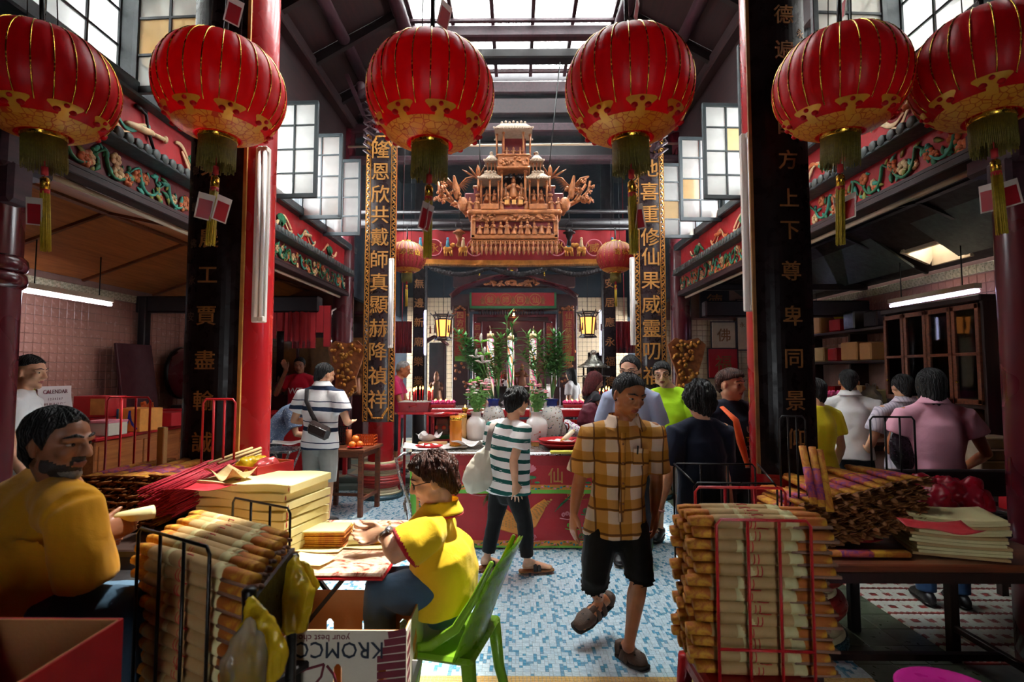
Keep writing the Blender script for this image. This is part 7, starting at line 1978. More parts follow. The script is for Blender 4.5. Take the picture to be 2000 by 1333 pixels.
def crate(name,label,c,w,d,h,mat,nx_=6,nz_=4):
	o=thing(name,label,'basket',tuple(c));c=V(c);m=MB()
	for s in(-1,1):
		for k in range(nx_+1):x=-w/2+w*k/nx_;m.box(c+V((x,s*d/2,h/2)),(.008,.008,h))
		for k in range(nz_+1):z=h*k/nz_;m.box(c+V((0,s*d/2,z)),(w,.008,.008));m.box(c+V((s*w/2,0,z)),(.008,d,.008))
	m.box(c+V((0,0,.004)),(w,d,.008));m.build('lattice',[MAT[mat]],o);return o
crate('plastic_crate','black lattice crate on the brown offering table',at(663,868,.742),.16,.14,.2,'black_metal');crate('plastic_basket','orange-red basket on the brown offering table',at(713,869,.742),.24,.15,.11,'orange_film',9,3)
c=V(at(681,868,.742));m=MB();m.lathe([(.035,0),(.035,.17),(.03,.17),(.03,.02),(0,.02)],c,16);tag(m.build('joss_cup',[MAT['orange_relief']],None,tuple(c)),'reddish bamboo cup between the crate and the basket','cup')
o=lthing('side_folding_table','small folding table with white cloths before the bending old man','table',(-2.45,5.5,0));m=MB();m.cbox((0,0,.79),(.36,.4,.02),.005);m.build('table_top',[MAT['steel']],o)
for s in(-1,1):m=MB();m.beam((s*.15,-.15,.78),(-s*.15,-.1,0),.02,.02);m.beam((s*.15,.15,.78),(-s*.15,.1,0),.02,.02);m.build('leg',[MAT['steel']],o)
loose_sheet('white cloth over the edge of the small folding table',560,868,.3,.26,.3,MAT['white_card'],.802,.03,'white_cloth','cloth',y=5.45)
o=rodset('trolley_frame','bent steel trolley handle left of the altar cloth','trolley',[[P(806,886,5.0),P(788,886,4.9),P(774,898,4.85),P(780,930,4.85),P(800,985,4.8),V((P(808,1050,4.8).x,4.8,.02))],[P(800,950,5.1),P(790,985,4.85),V((-1.0,5.0,.02))]],.014,'steel')
m=MB();q=P(644,612,7.6);m.cbox(q,(.07,.1,.06),.01,(.3,0,.2));m.beam(q+V((0,.05,.03)),(q.x,7.86,q.z+.1),.02,.02);tag(m.build('security_camera',[MAT['white_plastic']],None,tuple(q)),'small white security camera by the rear left outer column','camera')
# ================================================================ right aisle
o=lthing('glazed_cabinet','tall dark wooden cabinet with glazed doors along the right wall','cabinet',(4.45,5.42,0));W0,D0=1.25,.5
m=MB();m.cbox((.23,0,1.14),(.04,W0,2.28),.006);m.cbox((0,0,2.27),(D0+.06,W0+.06,.06),.01);m.cbox((0,0,1.28),(D0,W0,.05),.006);m.cbox((0,0,.35),(D0,W0,.7),.01)
for y in(-W0/2,W0/2):m.cbox((0,y,1.14),(D0,.04,2.28),.006)
for z in(1.75,1.0):m.cbox((.02,0,z),(D0-.06,W0,.025),.004)
m.build('carcass',[MAT['dark_brown']],o)
for k in range(4):
	y=-W0/2+W0*(k+.5)/4;m=MB();w=W0/4-.01
	for s in(-1,1):m.cbox((-.26,y+s*(w/2-.02),1.76),(.03,.04,.92),.004);m.cbox((-.26,y,1.76+s*.44),(.03,w,.05),.004)
	m.cbox((-.26,y,1.76),(.03,w,.03),.004);dd=m.build('door',[MAT['brown_wood']],o);m=MB();m.box((-.26,y,1.76),(.004,w-.05,.86));m.build('pane',[MAT['clear_glass']],dd);m=MB();m.ball((-.285,y+.1,1.5),.012,None,8,6);m.build('knob',[MAT['brass']],dd)
for k,(y,z,sz,mt,lab)in enumerate(((5.05,1.77,(.2,.22,.1),'carton_white','white carton inside the cabinet, nearest'),(5.3,1.31,(.2,.2,.12),'blue_silk','teal cloth bundle inside the cabinet'),(5.12,1.31,(.22,.18,.16),'paper_white','pile of white papers inside the cabinet'),(5.75,1.77,(.2,.2,.14),'carton','brown carton inside the cabinet'))):box_thing('stored_box',lab,'box',(4.45,y,z),sz,mt)
for k,(y,r_,h_)in enumerate(((5.15,.09,.26),(5.4,.08,.24))):c=(4.4,y,1.015);o=thing('glass_jar',('near jar of dried goods in the lower part of the cabinet','second jar of dried goods in the lower part of the cabinet')[k],'jar',c);m=MB();m.lathe([(r_,0),(r_,h_*.8),(r_*.7,h_*.9),(r_*.7,h_)],c,20);m.build('jar',[MAT['gold_dull']],o);m=MB();m.lathe([(r_*.75,h_),(r_*.75,h_+.03),(0,h_+.03)],c,20);m.build('lid',[MAT['candle_red']],o)
o=lthing('wall_shelves','dark open shelves of goods beyond the glazed cabinet','shelf',(4.5,7.15,0))
for z in(.7,1.2,1.72,2.12):m=MB();m.cbox((0,0,z),(.42,2.1,.035),.005);m.build('shelf_board',[MAT['dark_brown']],o)
for y in(-1.05,0,1.05):m=MB();m.cbox((.1,y,1.08),(.24,.04,2.16),.005);m.build('upright',[MAT['dark_brown']],o)
goods=[(6.55,1.74,.22,'carton','brown parcel on the middle shelf, next to the cabinet'),(6.9,1.74,.24,'carton','second brown parcel on the middle shelf'),(7.25,1.74,.18,'carton_red','red tin on the middle shelf'),(7.6,1.74,.2,'kraft','tan parcel at the far end of the middle shelf'),(6.45,2.14,.2,'black_metal','dark bundle on the top shelf next to the cabinet'),(6.85,2.14,.24,'black_wood','second dark bundle on the top shelf'),(7.2,2.14,.17,'candle_red','red basin on the top shelf'),(7.7,2.14,.24,'carton','carton at the far end of the top shelf'),(6.5,1.22,.16,'yellow_sheet','yellow packet on the third shelf'),(6.8,1.22,.2,'kraft','tan packet on the third shelf'),(7.3,1.22,.18,'candle_red','red packet on the third shelf')]
for(y,z,s_,mt,lab)in goods:box_thing('stored_parcel',lab,'parcel',(4.42,y,z),(.24,s_*1.2,s_),mt,sr.uniform(-.15,.15),None,None,.015)
heap_bag('clear bag of pale goods hanging at the end of the shelves',(4.15,6.25,1.22),.15,'clear_film');heap_bag('yellow bag on the top shelf over the red basin',(4.42,7.2,2.315),.13,'yellow_film')
# counter, lotus rack, trays
plain_table('sales_counter','dark sales counter before the people in the right aisle',(3.5,5.4),1.2,.45,.92,0,'brown_wood','dark_brown');c=V((3.28,5.95,.0))
o=lthing('lotus_rack','cream display rack of pink lotus candles in the right aisle','rack',(3.35,5.9,0))
for s in(-1,1):
	for t_ in(-1,1):m=MB();m.cbox((s*.27,t_*.14,.66),(.03,.03,1.32),.004);m.build('upright',[MAT['cream_paint']],o)
for z in(.9,1.12,1.3):m=MB();m.cbox((0,0,z),(.56,.3,.03),.004);m.build('shelf_board',[MAT['cream_paint']],o)
lm=MB()
for ring,(rr,tl_,zz)in enumerate(((.04,.9,0),(.026,.45,.014))):
	for p in range(8):t=p*PI/4+ring*.4;lm.ball((math.cos(t)*rr,math.sin(t)*rr,zz+.02),(.02,.014,.03),Euler((0,tl_,t)).to_matrix(),6,4)
LM=lm.data('lotus_candle',MAT['pink_wax'])
for z in(.915,1.135,1.315):
	for k in range(5):q=inst(LM,'lotus_candle',None,(3.13+.11*k,5.85+.05*(k%2),z),(0,0,k),(1.25,)*3);tag(q,'pink lotus candle on the cream rack, %s shelf, %s from the left'%({.915:'bottom',1.135:'middle',1.315:'top'}[z],ORD[k]),'candle','lotus candles on the cream rack')
for k in range(16):q=box_thing('paper_tray','yellow-brown paper tray, %s from the top of the tall right-aisle pile'%ORD[15-k],'tray',(2.98,5.75,.1+.07*k),(.34,.26,.06),'kraft' if k%2 else 'joss_print',sr.uniform(-.05,.05),'paper trays piled in the right aisle')
o=lthing('drawer_unit','pale plastic drawer unit in the right aisle','drawers',(4.1,4.72,.72));m=MB();m.cbox((0,0,.16),(.3,.26,.32),.008);m.build('frame',[MAT['cream_paint']],o)
for k in range(3):m=MB();m.cbox((0,-.14,.06+.1*k),(.27,.02,.085),.006);m.build('drawer',[MAT['acrylic']],o)
shelf('low_table','low dark table at the right wall carrying joss bundles',(4.05,4.38),.9,.75,.7,0,'dark_brown')
o=lthing('joss_block','block of yellow wrapped joss bundles at the far right','incense',(4.3,4.35,.72))
for k in range(12):m=MB();m.cbox((-.15+.1*(k%4),0,.055+.105*(k//4)),(.095,.2,.1),.012);m.build('wrapped_bundle',[MAT['joss_print']],o)
box_thing('red_tray_box','red box of yellow slips low at the right','box',(3.62,3.75,.62),(.3,.3,.16),'candle_red',0,None,'joss_print');shelf('low_bench','low bench under the red box at the right',(3.72,3.75),.6,.4,.62,0,'dark_brown')
c=(3.93,3.75,.62);m=MB();m.lathe([(.10,0),(.13,.2),(.16,.32),(.165,.34),(.14,.33),(.11,.05),(0,.04)],c,24);tag(m.build('red_bucket',[MAT['carton_red']],None,c),'dark red bucket at the right edge beside the red box','bucket')
o=lthing('magenta_folder','magenta hanging bag on a hook at the far right','bag',(4.45,4.62,1.05));m=MB();m.cbox((0,0,.24),(.32,.05,.5),.02,(0,R(8),0));m.build('bag_body',[MAT['magenta']],o);m=MB();m.tube([(-.05,0,.48),(-.05,0,.56),(0,0,.6),(.05,0,.56)],.008,6);m.build('hook',[MAT['steel']],o)
# scrolls and framed pictures on the rear right wall
for k,(px,py,w_,h_,mt,t_,lab)in enumerate(((1395,590,.5,.55,'black_wood','德福','dark hanging banner on the rear right wall'),(1413,655,.42,.46,'cream_paint','佛','tilted framed picture on the rear right wall'),(1449,635,.16,.9,'cream_paint','永','narrow hanging scroll on the rear right wall'),(1412,710,.52,.52,'candle_red','福','red notice sheets on the rear right wall'))):
	q=P(px,py,9.6-.04*(k==1));o=thing('wall_picture',lab,'picture',tuple(q));m=MB();m.cbox(q,(w_,.03,h_),.006);m.build('panel',[MAT[mt]],o);m=MB();m.box(q+V((0,.004,0)),(w_+.04,.025,h_+.04));m.build('frame',[MAT['dark_brown']],o);m=MB();put_text(m,t_[0],Matrix.Translation(q+V((0,-.018,0)))@F90,min(w_,h_)*.6);m.build('writing',[MAT['gold_dull']],o)
o=lthing('side_altar','small brown side altar with oranges and a vase in the rear right aisle','altar',(3.1,7.9,0));m=MB();m.cbox((0,0,.55),(.8,.45,1.1),.01);m.build('altar_body',[MAT['brown_wood']],o)
for k in range(9):q=V((2.85+.08*(k%5),7.8+.08*(k//5),1.14));m=MB();m.ball(q,.042,None,10,8);tag(m.build('orange',[MAT['orange_peel']],None,tuple(q-V((0,0,.042)))),'orange on the small side altar, %s row, %s from the left'%(('front','back')[k//5],ORD[k%5]),'orange','oranges on the side altar')
vase('small white and blue vase on the side altar',V((3.3,7.9,1.1)),.3,.07,MAT['famille'])
# ================================================================ people
def skin(name,c):
	n=NT(name)
	col=n.ramp(n.noise(14,4),[(.3,scl(c,.84)),(.7,scl(c,1.1))])
	b=n.n.new('ShaderNodeBsdfPrincipled')
	n.put(b.inputs['Base Color'],col);b.inputs['Roughness'].default_value=.48
	b.inputs['Subsurface Weight'].default_value=.12
	b.inputs['Subsurface Radius'].default_value=(.01,.004,.002)
	n.put(b.inputs['Normal'],n.bump(n.noise(160,2),.08,.002))
	return n.end(b.outputs[0])
SKIN={'tan':skin('skin_tan','#a9683f'),'fair':skin('skin_fair','#cf9a78'),'pale':skin('skin_pale','#dcae92'),'brown':skin('skin_brown','#8f5a3c')}
LIP={k:skin('lip_'+k,c)for k,c in(('tan','#874438'),('fair','#a85a50'),('pale','#b7675e'),('brown','#70392f'))}
def hairmat(name,c,c2):
	n=NT(name)
	w=n.wave(30,9,bands='X',detail=4)
	col=n.ramp(n.noise(30,4),[(.3,c),(.75,c2)])
	return n.end(n.bsdf(col,.5,0,n.bump(w,.8,.008),spec=.3))
HAIR={'black':hairmat('hair_black','#0b0909','#1e1a1a'),'brown':hairmat('hair_brown','#2a130c','#5a2f20'),'grey':hairmat('hair_grey','#6f6b68','#aba6a2'),'auburn':hairmat('hair_auburn','#3a1014','#6a2428'),'salt':hairmat('hair_salt','#1f1f22','#55555a')}
MAT['eye_white']=M('eye_white','#9c9088',.2,0,.03,10,0)
MAT['iris']=M('iris','#0f0a08',.1,0,.1,10,0)
MAT['beard']=M('beard','#241914',.7,0,.4,80,.4,200)
MAT['beard_grey']=M('beard_grey','#6c655e',.7,0,.4,80,.4,200)
def cloth(name,c,rough=.8,var=.1,bump=.25,thru=.0):
	n=NT(name)
	col=n.ramp(n.noise(5,4),[(.3,scl(c,1-var)),(.7,scl(c,1+var))])
	fold=n.noise(7,4,.5,None,.8)
	weave=n.noise(300,2)
	h=n.math('ADD',fold,n.math('MULTIPLY',weave,.06))
	sh=n.bsdf(col,rough,0,n.bump(h,bump,.03),sheen=.1,spec=.25)
	if thru:sh=n.addtrans(sh,c,thru)
	return n.end(sh)
def ripple(me,off,amp,f1,f2):
	"""push a cloth surface in and out along its normals in soft folds"""
	n=len(me.vertices)
	co=[0.0]*(3*n);no=[0.0]*(3*n)
	me.vertices.foreach_get('co',co);me.vertices.foreach_get('normal',no)
	nn=noise.noise
	for i in range(0,3*n,3):
		x,y,z=co[i]+off[0],co[i+1]+off[1],co[i+2]+off[2]
		d=amp*(nn((x*f1[0],y*f1[1],z*f1[2]))+.6*nn((x*f2[0]+3,y*f2[1],z*f2[2])))
		co[i]+=no[i]*d;co[i+1]+=no[i+1]*d;co[i+2]+=no[i+2]*d
	me.vertices.foreach_set('co',co)
	me.update()
def hm(c,yaw,pitch=0,roll=0):
	return Matrix.Translation(V(c))@Matrix.Rotation(R(yaw),4,'Z')@Matrix.Rotation(R(-pitch),4,'X')@Matrix.Rotation(R(roll),4,'Y')
def head_shapes(mb,hM,h,age=0,wide=1.0,nose=1.0):
	def B(c,r,rot=None):
		m=hM.to_3x3()@(Euler(rot).to_matrix()if rot else Matrix.Identity(3))
		mb.ball(hM@(V(c)*h),(r[0]*h,r[1]*h,r[2]*h),m,16,10)
	def L(pts,rads,ref=(1,0,0)):
		mb.loft([hM@(V(p)*h)for p in pts],[(a*h,b*h)for a,b in rads],hM.to_3x3()@V(ref),10,round_=True)
	B((0,-.04,.13),(.335*wide,.42,.375))
	B((0,.12,.16),(.29*wide,.27,.27))
	B((0,.09,-.10),(.275*wide,.30,.30))
	B((0,.12,-.27),(.215*wide,.25,.20))
	B((0,.285,-.405),(.10,.10,.085))
	for s in(-1,1):
		B((s*.165*wide,.25,-.085),(.105,.12,.10))
		B((s*.21*wide,.05,-.27),(.075,.15,.11))
		B((s*.345*wide,-.03,-.03),(.035,.085,.125),(0,0,s*-.45))
		B((s*.35*wide,-.01,-.10),(.03,.05,.05))
		L([(s*.05,.405,.095),(s*.15,.385,.115),(s*.25,.30,.085)],[(.04,.035),(.045,.038),(.03,.03)],(0,0,1))
		B((s*.055,.425,-.135),(.04,.045,.034))
		L([(s*.06,.362,.052),(s*.14,.375,.068),(s*.215,.325,.046)],[(.016,.016),(.021,.018),(.014,.014)],(0,0,1))
		L([(s*.07,.352,-.018),(s*.14,.362,-.028),(s*.21,.318,-.012)],[(.014,.014),(.018,.014),(.012,.012)],(0,0,1))
	L([(0,.395,.07),(0,.435,-.03),(0,.475,-.11)],[(.038,.04),(.045,.05),(.056*nose,.052)])
	B((0,.465+.02*(nose-1),-.125),(.052*nose,.055,.045))
	L([(-.105,.345,-.245),(-.045,.395,-.232),(.045,.395,-.232),(.105,.345,-.245)],[(.016,.02),(.026,.03),(.026,.03),(.016,.02)],(0,0,1))
	L([(-.095,.345,-.265),(0,.392,-.285),(.095,.345,-.265)],[(.016,.02),(.03,.034),(.016,.02)],(0,0,1))
def add_face(root,hM,h,haircol='black',age=0,wide=1.0,brow=1.0,eyes=True):
	f=MB()
	for s in(-1,1):
		m=hM.to_3x3()
		e=MB();e.ball(hM@(V((s*.14*wide,.322,.022))*h),(.066*h,.050*h,.026*h),m,12,8,0)
		e.ball(hM@(V((s*.14*wide,.366,.022))*h),(.030*h,.014*h,.026*h),m,10,6,1)
		e.build('eye',[MAT['eye_white'],MAT['iris']],root)
		b=MB();b.loft([hM@(V(p)*h)for p in((s*.055,.425,.125),(s*.15,.405,.152),(s*.26,.315,.125))],[(.010*h*brow,.016*h),(.018*h*brow,.018*h),(.006*h,.012*h)],m@V((0,0,1)),8,round_=True)
		b.build('eyebrow',[HAIR[haircol]],root)
def hair(root,hM,h,mat,front=58,side=92,back=122,thick=.07,drop=0.0,flare=0.0,rough=.035,part=0.0,wide=1.0,sideburn=0,seed=1.0,curl=0.0,frontdrop=None,fringe=0.0):
	"""cap of hair: lengths as polar angles from the crown at the brow, ears and nape; drop continues straight down"""
	NU,NV=110,36
	vs=[]
	rx,ry,rz=.335*wide,.42,.375
	for j in range(NV+1):
		for i in range(NU):
			lon=2*PI*i/NU
			c=math.cos(lon);s=abs(math.sin(lon))
			if c>0:lim=side+(front-side)*c**1.4
			else:lim=side+(back-side)*(-c)**1.2
			if sideburn and .05<c<.55:lim+=sideburn*math.sin((c-.05)/.5*PI)
			lim+=5*noise.noise(V((math.cos(lon)*3,math.sin(lon)*3,seed)))
			d=drop*(1-max(0,c)**.7)if frontdrop is None else drop*(1-max(0,c)**.7)+frontdrop*max(0,c)**.7
			t=j/NV
			arc=lim+d
			ph=arc*min(1.0,t/.97)
			edge=1.0 if t<.9 else max(0.0,(1-t)/.1)
			strand=noise.noise(V((math.cos(lon)*9+seed,math.sin(lon)*9,ph*.012)))+.6*noise.noise(V((math.cos(lon)*22,math.sin(lon)*22+seed,ph*.03)))
			k=1+(thick+1.5*rough*strand)*(.25+.75*min(1,edge*1.3))-.10*(1-edge)
			if curl:k+=curl*noise.noise(V((math.cos(lon)*4.2+seed,math.sin(lon)*4.2,ph*.05)))
			lift=fringe*max(0,c)*math.sin(min(1,t)*PI*.8)
			pc=min(ph,84.0)
			a=R(pc)
			x=rx*math.sin(a)*math.sin(lon)*k;y=ry*math.sin(a)*c*k+lift;z=rz*math.cos(a)*(k+lift*.6)
			if ph>pc:
				q=(ph-pc)
				z-=q*.0108
				fl=(1+flare*math.sin(min(1,q/max(1,arc-pc))*PI*.75))*(1-(.0042 if c<0 else .0012)*min(q,70)*(0 if drop>30 else 1))
				x*=fl;y=y*(1+(fl-1)*.5)
				if t>.9:x*=.86+.14*edge;y*=.86+.14*edge
			vs.append(hM@(V((x,y-.04,z+.13))*h))
	fs=[]
	for j in range(NV):
		for i in range(NU):
			a=j*NU+i;b=j*NU+(i+1)%NU
			fs.append((a,a+NU,b+NU,b))
	m=MB();m.add(vs,fs,0,True)
	return m.build('hair',[mat],root)
def hand(mb,W,d,t,right,k=1.0,curl=.35,spread=.10,thumb=.5):
	"""palm and five fingers; d points from wrist to knuckles, t to the thumb's side"""
	d=V(d).normalized();t=V(t);t=(t-d*t.dot(d)).normalized()
	n=d.cross(t)*(-1 if right else 1)
	W=V(W)
	pl=.092*k
	mb.loft([W-d*.02*k,W+d*.018*k,W+d*pl*.55,W+d*pl*.95],[(.026*k,.02*k),(.029*k,.018*k),(.040*k,.0155*k),(.040*k,.012*k)],t,12,round_=True)
	for q,(off,ln)in enumerate(((.030,.072),(.0105,.080),(-.0095,.075),(-.029,.058))):
		b=W+d*(pl*(.93-.05*abs(q-1.2)))+t*off*k
		dd=(d+t*spread*(1.5-q)).normalized()
		ax=dd.cross(n).normalized()
		pts=[b-dd*.02*k,b];p=b
		for seg,fr in enumerate((.45,.31,.24)):
			cur=curl*(.6+.12*q)*(1.0 if seg else .7)
			dd=(Matrix.Rotation(cur,3,ax)@dd).normalized()
			if(dd.dot(n)<0)and seg==0:pass
			p=p+dd*ln*fr*k;pts.append(p)
		mb.loft(pts,[(.0092*k,)*2,(.0092*k,)*2,(.0086*k,)*2,(.0080*k,)*2,(.0068*k,)*2],t,8,round_=True)
	b=W+d*pl*.22+t*.026*k
	d1=(t*.75+d*.75+n*.35*thumb).normalized();d2=(t*.2+d*1.0+n*.5*thumb).normalized()
	mb.loft([b-d1*.015*k,b+d1*.012*k,b+d1*.038*k,b+d1*.038*k+d2*.028*k,b+d1*.038*k+d2*.05*k],
	[(.013*k,)*2,(.0125*k,)*2,(.0108*k,)*2,(.0098*k,)*2,(.0075*k,)*2],n,8,round_=True)
def foot_shape(mb,A,toe,k=1.0,grow=0.0):
	"""bare foot: A ankle joint, toe = tip of the toes"""
	A=V(A);toe=V(toe)
	f=toe-A
	side=V((0,0,1)).cross(f).normalized()
	up=f.cross(side).normalized()
	if up.z<0:up=-up
	fl=f.length
	dirn=f.normalized()
	# sole direction runs from the heel under the ankle to the toe
	g=grow
	heel=A+(toe-A)*.0-up*0
	hz=A+V((0,0,0))
	return dirn,side,up
class Person:
	def __init__(s,label,J,H=1.65,skin_='fair',voxel=.009,yaw=0.0,fat=1.0,head=(0,0,0),hh=None,face=True,haircol='black',wide=1.0,lean=None,group=None,z0=0.0,nose=1.0,brow=1.0,base=None):
		s.J={k:V(v)for k,v in J.items()}
		s.H=H;s.k=H/1.65;s.vox=voxel;s.fat=fat;s.skin=skin_;s.yaw=yaw
		J=s.J
		b=base if base is not None else(J['pel'].x,J['pel'].y,z0)
		s.root=thing('person',label,'person',b,0,group)
		s.mb=MB()
		s.hh=hh or .142*H
		s.hM=hm(J['head'],*head)
		s.head_yaw=head[0]
		s.side=(J['sR']-J['sL']).normalized()
		s.face=face;s.haircol=haircol;s.wide=wide;s.nose=nose;s.brow=brow
		s.lipfn=None;s.extra=[]
		head_shapes(s.mb,s.hM,s.hh,wide=wide,nose=nose)
		if face:add_face(s.root,s.hM,s.hh,haircol,0,wide,brow)
		k=s.k
		nb=J['neck'];hb=s.hM@(V((0,-.10,-.2))*s.hh)
		s.mb.loft([nb-(hb-nb)*.3,nb,nb.lerp(hb,.5),hb],[(.062*k*fat**.5,.06*k),(.056*k,.056*k),(.052*k,.054*k),(.052*k,.056*k)],s.side,14)
		# slim trunk inside the clothes
		mid=(J['sL']+J['sR'])/2
		sw=(J['sR']-J['sL']).length/2
		s.sw=sw;s.mid=mid
		s.mb.loft([J['pel']-(mid-J['pel'])*.12,J['pel'],J['pel'].lerp(mid,.45),J['pel'].lerp(mid,.8),mid,nb],
		[(.10*k,.075*k),(.125*k*fat,.085*k*fat),(.105*k*fat,.075*k*fat),(sw*.72,.085*k),(sw*.80,.06*k),(.06*k,.055*k)],s.side,16)
	def arm(s,side,dirn=None,thumb=None,curl=.35,spread=.1,r=1.0,hand_k=None,forearm=True):
		J=s.J;k=s.k;S,E,Wr=J['s'+side],J['e'+side],J['w'+side]
		q=k*r
		s.mb.loft([S,S.lerp(E,.35),S.lerp(E,.8),E,E.lerp(Wr,.25),E.lerp(Wr,.7),Wr],
		[.046*q,.045*q,.039*q,.036*q,(.039*q,.037*q),(.031*q,.029*q),(.027*q,.022*q)],thumb if thumb is not None else V((0,1,.01)),14,round_=True)
		if dirn is None:dirn=(Wr-E)
		hand(s.mb,Wr,dirn,thumb if thumb is not None else V((0,1,.2)),side=='R',hand_k or k,curl,spread)
	def leg(s,side,r=1.0,toe=None,foot=True):
		J=s.J;k=s.k*r;Hp,K,A=J['h'+side],J['k'+side],J['a'+side]
		back=V((math.sin(R(s.yaw)),-math.cos(R(s.yaw)),0))
		calf=K.lerp(A,.3)+back*.012*k
		s.mb.loft([Hp,Hp.lerp(K,.5),K.lerp(Hp,.06),K.lerp(A,.08),calf,K.lerp(A,.62),A.lerp(K,.08),A],[(.08*k,.08*k),(.068*k,.07*k),(.052*k,.054*k),(.048*k,.05*k),(.053*k,.058*k),(.04*k,.043*k),(.031*k,.036*k),(.033*k,.038*k)],s.side,14,round_=True)
	def foot(s,side,heel,toe,sole_up=V((0,0,1)),k=None):
		"""bare foot from heel to toe on a sole whose upward direction is sole_up"""
		k=k or s.k
		heel=V(heel);toe=V(toe);f=(toe-heel);L=f.length;d=f.normalized()
		up=V(sole_up);up=(up-d*up.dot(d)).normalized();sd=d.cross(up).normalized()
		A=s.J['a'+side]
		s.mb.loft([A,heel+d*.045*k+up*.05*k,heel+d*.03*k+up*.03*k],[.034*k,(.033*k,.04*k),(.026*k,.03*k)],sd,12,round_=True)
		s.mb.loft([heel+d*.03*k+up*.03*k,heel+d*.38*L+up*.04*k,heel+d*.68*L+up*.026*k,heel+d*.84*L+up*.018*k],[(.026*k,.028*k),(.032*k,.038*k),(.042*k,.024*k),(.044*k,.015*k)],sd,14,round_=True)
		s.mb.loft([A,heel+d*.36*L+up*.055*k],[.033*k,.03*k],sd,12,round_=True)
		for q in range(5):
			o=(q-2)*.0175*k
			ln=(.98,1.0,.985,.96,.92)[q]if True else 1
			b=heel+d*.80*L+sd*o+up*.014*k
			s.mb.loft([b,heel+d*L*ln+sd*o*1.05+up*.010*k],[.0095*k,.0085*k],sd,8,round_=True)
	def finish_body(s,post_extra=None):
		hi=s.hM.inverted();h=s.hh
		sk,lp=SKIN[s.skin],LIP[s.skin]
		def post(me,off):
			mi=[0]*len(me.polygons)
			if s.face or post_extra:
				for p in me.polygons:
					c=hi@(p.center+off)/h
					if s.face and abs(c.x)<.105 and c.y>.33 and-.31<c.z<-.215 and abs(c.z+.262)<.048*math.sqrt(max(0,1-(c.x/.11)**2)):mi[p.index]=1
					elif post_extra:
						q=post_extra(c)
						if q:mi[p.index]=q
			me.polygons.foreach_set('material_index',mi)
		mats=[sk,lp]+s.extra
		return organic(s.mb,'body',mats,s.root,s.vox,2,post)
		# ---------------- clothes
	def torso_cloth(s,name,mat,hem=.06,sleeve=.62,ease=1.0,belly=0.0,waist=1.0,sl_r=1.0,fold=.006,vox=None,sides='LR',hemw=1.0,neckr=1.0,chest=1.0,post=None,front=None,smooth=6,traps=1.0):
		"""shirt: closed trunk from hem to neck with sleeves over the upper arms (sleeve: share of the arm from shoulder to elbow, over 1 goes on to the wrist)"""
		J=s.J;k=s.k;m=MB();f=s.fat*ease
		mid,pel,nb,sw=s.mid,J['pel'],J['neck'],s.sw
		up=(mid-pel).normalized();sd=s.side
		fw=up.cross(sd).normalized()if front is None else V(front)
		fw=sd.cross(up)*-1 if front is None else V(front)
		hemc=pel-V((0,0,1))*hem if up.z>.7 else pel-up*hem
		L=(mid-pel)
		def S(t,w,d,o=0.0):return(pel+L*t+fw*o,(w,d))
		secs=[(hemc,(.164*k*f*hemw,.122*k*f*hemw))]
		if hem>.03:secs.append((hemc.lerp(pel,.5),(.162*k*f*(hemw+1)/2,.120*k*f)))
		secs+=[S(.0,.158*k*f,.118*k*f,belly*.4),S(.3,.145*k*f*waist,.108*k*f,belly),S(.6,.155*k*f*(waist+1)/2*chest,.113*k*f*chest,belly*.4),S(.84,sw*.88,.108*k*chest*f**.5),S(.95,sw*.84,.088*k),]
		topc=mid.lerp(nb,.55)
		secs+=[(topc-(nb-mid)*.05,(sw*.58,.070*k)),(nb+(nb-mid)*.0,(.070*k*neckr,.064*k*neckr))]
		m.loft([a for a,b in secs],[b for a,b in secs],sd,24)
		for q in sides:
			Sh,E,Wr=J['s'+q],J['e'+q],J['w'+q]
			inn=Sh.lerp(mid,.38)-(nb-mid)*.12;Sh=Sh.lerp(E,.07)
			r0=.066*k*sl_r*f**.3
			m.loft([nb-(nb-mid)*.35,(nb-(nb-mid)*.35).lerp(J['s'+q],.5),J['s'+q].lerp(J['e'+q],.05)],[.05*k*traps,.055*k*traps,.058*k*traps],sd,14)
			if sleeve<=1:end=Sh.lerp(E,sleeve);pts=[inn,Sh,Sh.lerp(end,.5),end];rd=[(r0*.78,r0*.72),(r0*.93,r0*.93),(r0*1.0,r0*1.0),(r0*1.06,r0*.98)]
			else:
				end=E.lerp(Wr,sleeve-1);pts=[inn,Sh,Sh.lerp(E,.6),E,end];rd=[r0*.8,r0*.93,r0*.92,r0*.86,r0*.72]
			m.loft(pts,rd,s.side,16)
		def fpost(me,off):
			amp=fold
			if amp:ripple(me,off,amp,(9,9,5),(17,17,13))
			if post:post(me,off)
		return organic(m,name,mat if isinstance(mat,list)else[mat],s.root,vox or max(s.vox,.007),smooth,fpost)
